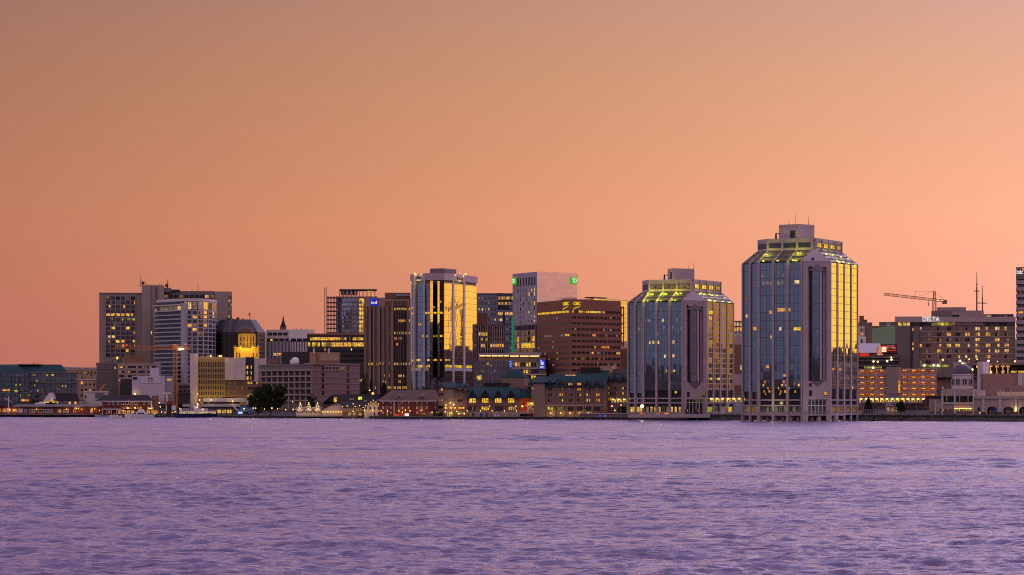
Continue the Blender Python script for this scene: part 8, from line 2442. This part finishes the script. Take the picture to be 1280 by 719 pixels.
for (px, y, kind, r, power, lab) in (
    (802.5, 508, 'white', 1.0, 420, 'very bright big street lamp on the concrete dock'),
    (199, 503.6, 'orange', .5, 60, 'orange street lamp beside the brick end of the red tavern'),
    (200.4, 508.6, 'warm', .42, 40, 'lower yellowish street lamp beside the red tavern'),
    (202, 515.2, 'warm', .38, 40, 'first low lamp left of the floodlight mast foot'),
    (206.3, 516, 'warm', .36, 30, 'second low lamp left of the floodlight mast foot'),
    (215.5, 515.6, 'warm', .38, 40, 'low lamp by the ferry bow under the orange crane'),
    (224.3, 509.8, 'warm', .45, 60, 'street lamp behind the bow of the ferry'),
    (207, 494.5, 'orange', .0, 0, ''),
    (247, 492.6, 'orange', .5, 80, 'orange street lamp at the foot of the pale end wall'),
    (316.5, 510.2, 'warm', .42, 40, 'first street lamp in the row before the big dark tree'),
    (319.5, 510.4, 'warm', .42, 40, 'second street lamp in the row before the big dark tree'),
    (330.5, 511.4, 'warm', .3, 15, 'faint small lamp below the middle of the big dark tree'),
    (339.8, 510.2, 'warm', .5, 60, 'brightest street lamp below the big dark tree'),
    (347.2, 511.2, 'warm', .32, 20, 'small lamp right of the brightest one below the tree'),
    (357, 512.2, 'orange', .45, 40, 'orange street lamp at the right foot of the big dark tree'),
    (366.6, 512, 'warm', .45, 40, 'street lamp just left of the three white gables'),
    (370.4, 511.6, 'white', .35, 20, 'small white lamp touching the first white gable'),
    (365.7, 502.2, 'white', .25, 8, 'tiny white lamp high above the shrubs left of the gables'),
    (462, 488, 'warm', .5, 40, 'street lamp glowing between the two small firs'),
    (466, 492, 'orange', .9, 120, 'big amber lamp at the foot of the brown ribbed tower'),
    (548, 516, 'warm', .0, 0, ''),
    (1150.5, 515.8, 'warm', .0, 0, ''),
    (1166.5, 458.5, 'warm', .0, 0, ''),
    (1178.6, 450, 'orange', .7, 40, 'orange street lamp in front of the brick hotel wall'),
    (1200, 451.5, 'white', .8, 60, 'bright white street lamp just above the dark dome'),
    (1211.5, 449, 'warm', .45, 20, 'street lamp right of the bright one above the dome'),
    (1221.5, 449.2, 'warm', .45, 20, 'street lamp above the lit viaduct beside the pale lift tower'),
    (1235.6, 451.2, 'white', .6, 30, 'white street lamp above the middle of the lit viaduct'),
    (1247, 452, 'warm', .4, 15, 'small street lamp above the right part of the viaduct'),
    (1268.6, 451.8, 'warm', .6, 30, 'street lamp at the foot of the grey banded tower'),
    (1075, 517, 'warm', .0, 0, ''),
    (1049.5, 512.2, 'white', .7, 120, 'white lamp at the shore foot of the taller glass tower'),
    (1061.5, 507.4, 'warm', .4, 30, 'first small lamp above the grey hut'),
    (1070, 507.4, 'warm', .4, 30, 'second small lamp above the grey hut'),
    (1086, 512, 'orange', .0, 0, ''),
    (1101.5, 513.6, 'orange', .0, 0, '')):
    if r <= 0: continue
    Yl = shoreY(px) + (8 if y > 495 else 60)
    if px == 802.5: Yl = 1169
    if px > 1170 and y < 480: Yl = 1275
    if px in (462, 466): Yl = 1385
    street_lamp(px, y, Yl, lab, kind, r, power)

# flag pole at the left pier
b = Bld('flagpole', 'white flagpole with a crossarm and small red flag at the left pier', 'flagpole', (PX(10.5, 1475), 1475, 2))
x, y = P(10.5, 1470)
b.part(MB().tube((x, y, 2), (x, y, PZ(495.5, 1470)), .25, .15, 7), 'pole', [M_white]); b.part(MB().tube((PX(5, 1470), y, PZ(498, 1470)), (PX(16, 1470), y, PZ(503, 1470)), .12, .12, 5), 'crossarm', [M_white])
b.part(MB().box(PX(2.6, 1470), PX(4.6, 1470), y - .1, y, PZ(498.6, 1470), PZ(496, 1470)), 'flag', [M_redb]); b.done()

# ---------------------------------------------------------------- trees
tree(338, 1375, 478, 44, 'big dark round tree in front of the brick corner office', n=5600, seed=1)
tree(322, 1380, 489, 26, 'smaller leafy tree at the left shoulder of the big one', n=2400, seed=2)
tree(391, 1392, 492, 13, 'dark bush-like tree behind the three white gables', n=800, seed=3)
tree(456, 1395, 468, 12, 'slim leafy tree at the foot of the brown ribbed tower', n=900, seed=4)
tree(480, 1370, 477, 19, 'pointed fir left of the red warehouse roof', kind='fir', n=1800, seed=5)
tree(463.5, 1395, 476, 11, 'small fir beside the amber street lamp', kind='fir', n=900, seed=6)
tree(521, 1345, 482.5, 14, 'low leafy tree behind the red warehouse ridge', n=800, seed=7)
tree(530, 1350, 481.5, 14, 'low leafy tree under the white columns of the mirror tower', n=800, seed=8)
tree(1085.5, 1135, 496.5, 15, 'tall dark fir on the shore in front of the car park', kind='fir', n=1500, seed=9)
tree(1126.5, 1138, 501, 15, 'leafy shore tree right of the lit kiosk', n=1100, seed=10)
tree(1119, 1155, 503.5, 10, 'smaller shore tree beside the kiosk', n=600, seed=11)
tree(932, 1200, 484, 12, 'dark tree in the gap between the glass towers', n=700, seed=12)
tree(780, 1218, 507, 16, 'low dark shrub tree on the quay beside the shorter tower', n=700, seed=13)
tree(228.5, 1440, 503.5, 14, 'dark leafy tree at the foot of the orange crane', n=700, seed=14)
tree(103, 1630, 466.5, 13, 'first dark tree on the street behind the beige stucco building', n=600, seed=15)
tree(113, 1635, 465.5, 15, 'second dark tree on the street behind the beige stucco building', n=600, seed=16)
tree(46, 1494, 494, 14, 'dark tree against the green glass office', n=700, seed=17)
tree(257, 1470, 498, 8, 'small tree before the pale end wall of the olive lit office', n=400, seed=18)

# ---------------------------------------------------------------- rocks of the breakwater
M_rock = wall('wet_boulders', (.075, .07, .068), var=.5, scale=.5)
def rocks(x0, x1, off, n, seed, name, zmax):
    rr = random.Random(seed); m = MB()
    for i in range(n):
        px = rr.uniform(x0, x1); t = rr.random()
        Y = shoreY(px) - 3.4 + t * 6.5 + off; z = -.4 + t * zmax + rr.uniform(-.2, .3); s = rr.uniform(.45, 1.25)
        X = PX(px, Y); p = []
        for (sx, sy, sz) in ((-1, -1, -1), (1, -1, -1), (1, 1, -1), (-1, 1, -1), (-1, -1, 1), (1, -1, 1), (1, 1, 1), (-1, 1, 1)):
            kq = .55 if sz > 0 else 1
            p.append((X + sx * s * kq * rr.uniform(.6, 1.2), Y + sy * s * kq * rr.uniform(.6, 1.2), z + sz * s * .6 * rr.uniform(.6, 1.1)))
        m.hexa(p[:4], p[4:])
    tag(m.build(name, [M_rock]), 'dark wet boulders piled along the right shore', None, None, 'stuff')
rocks(1041, 1330, 0, 900, 4, 'boulders', 2.6)
rocks(888, 930, 0, 160, 5, 'boulders', 2.4)

for o in list(COL.objects):
    if '_w' in o: del o['_w']
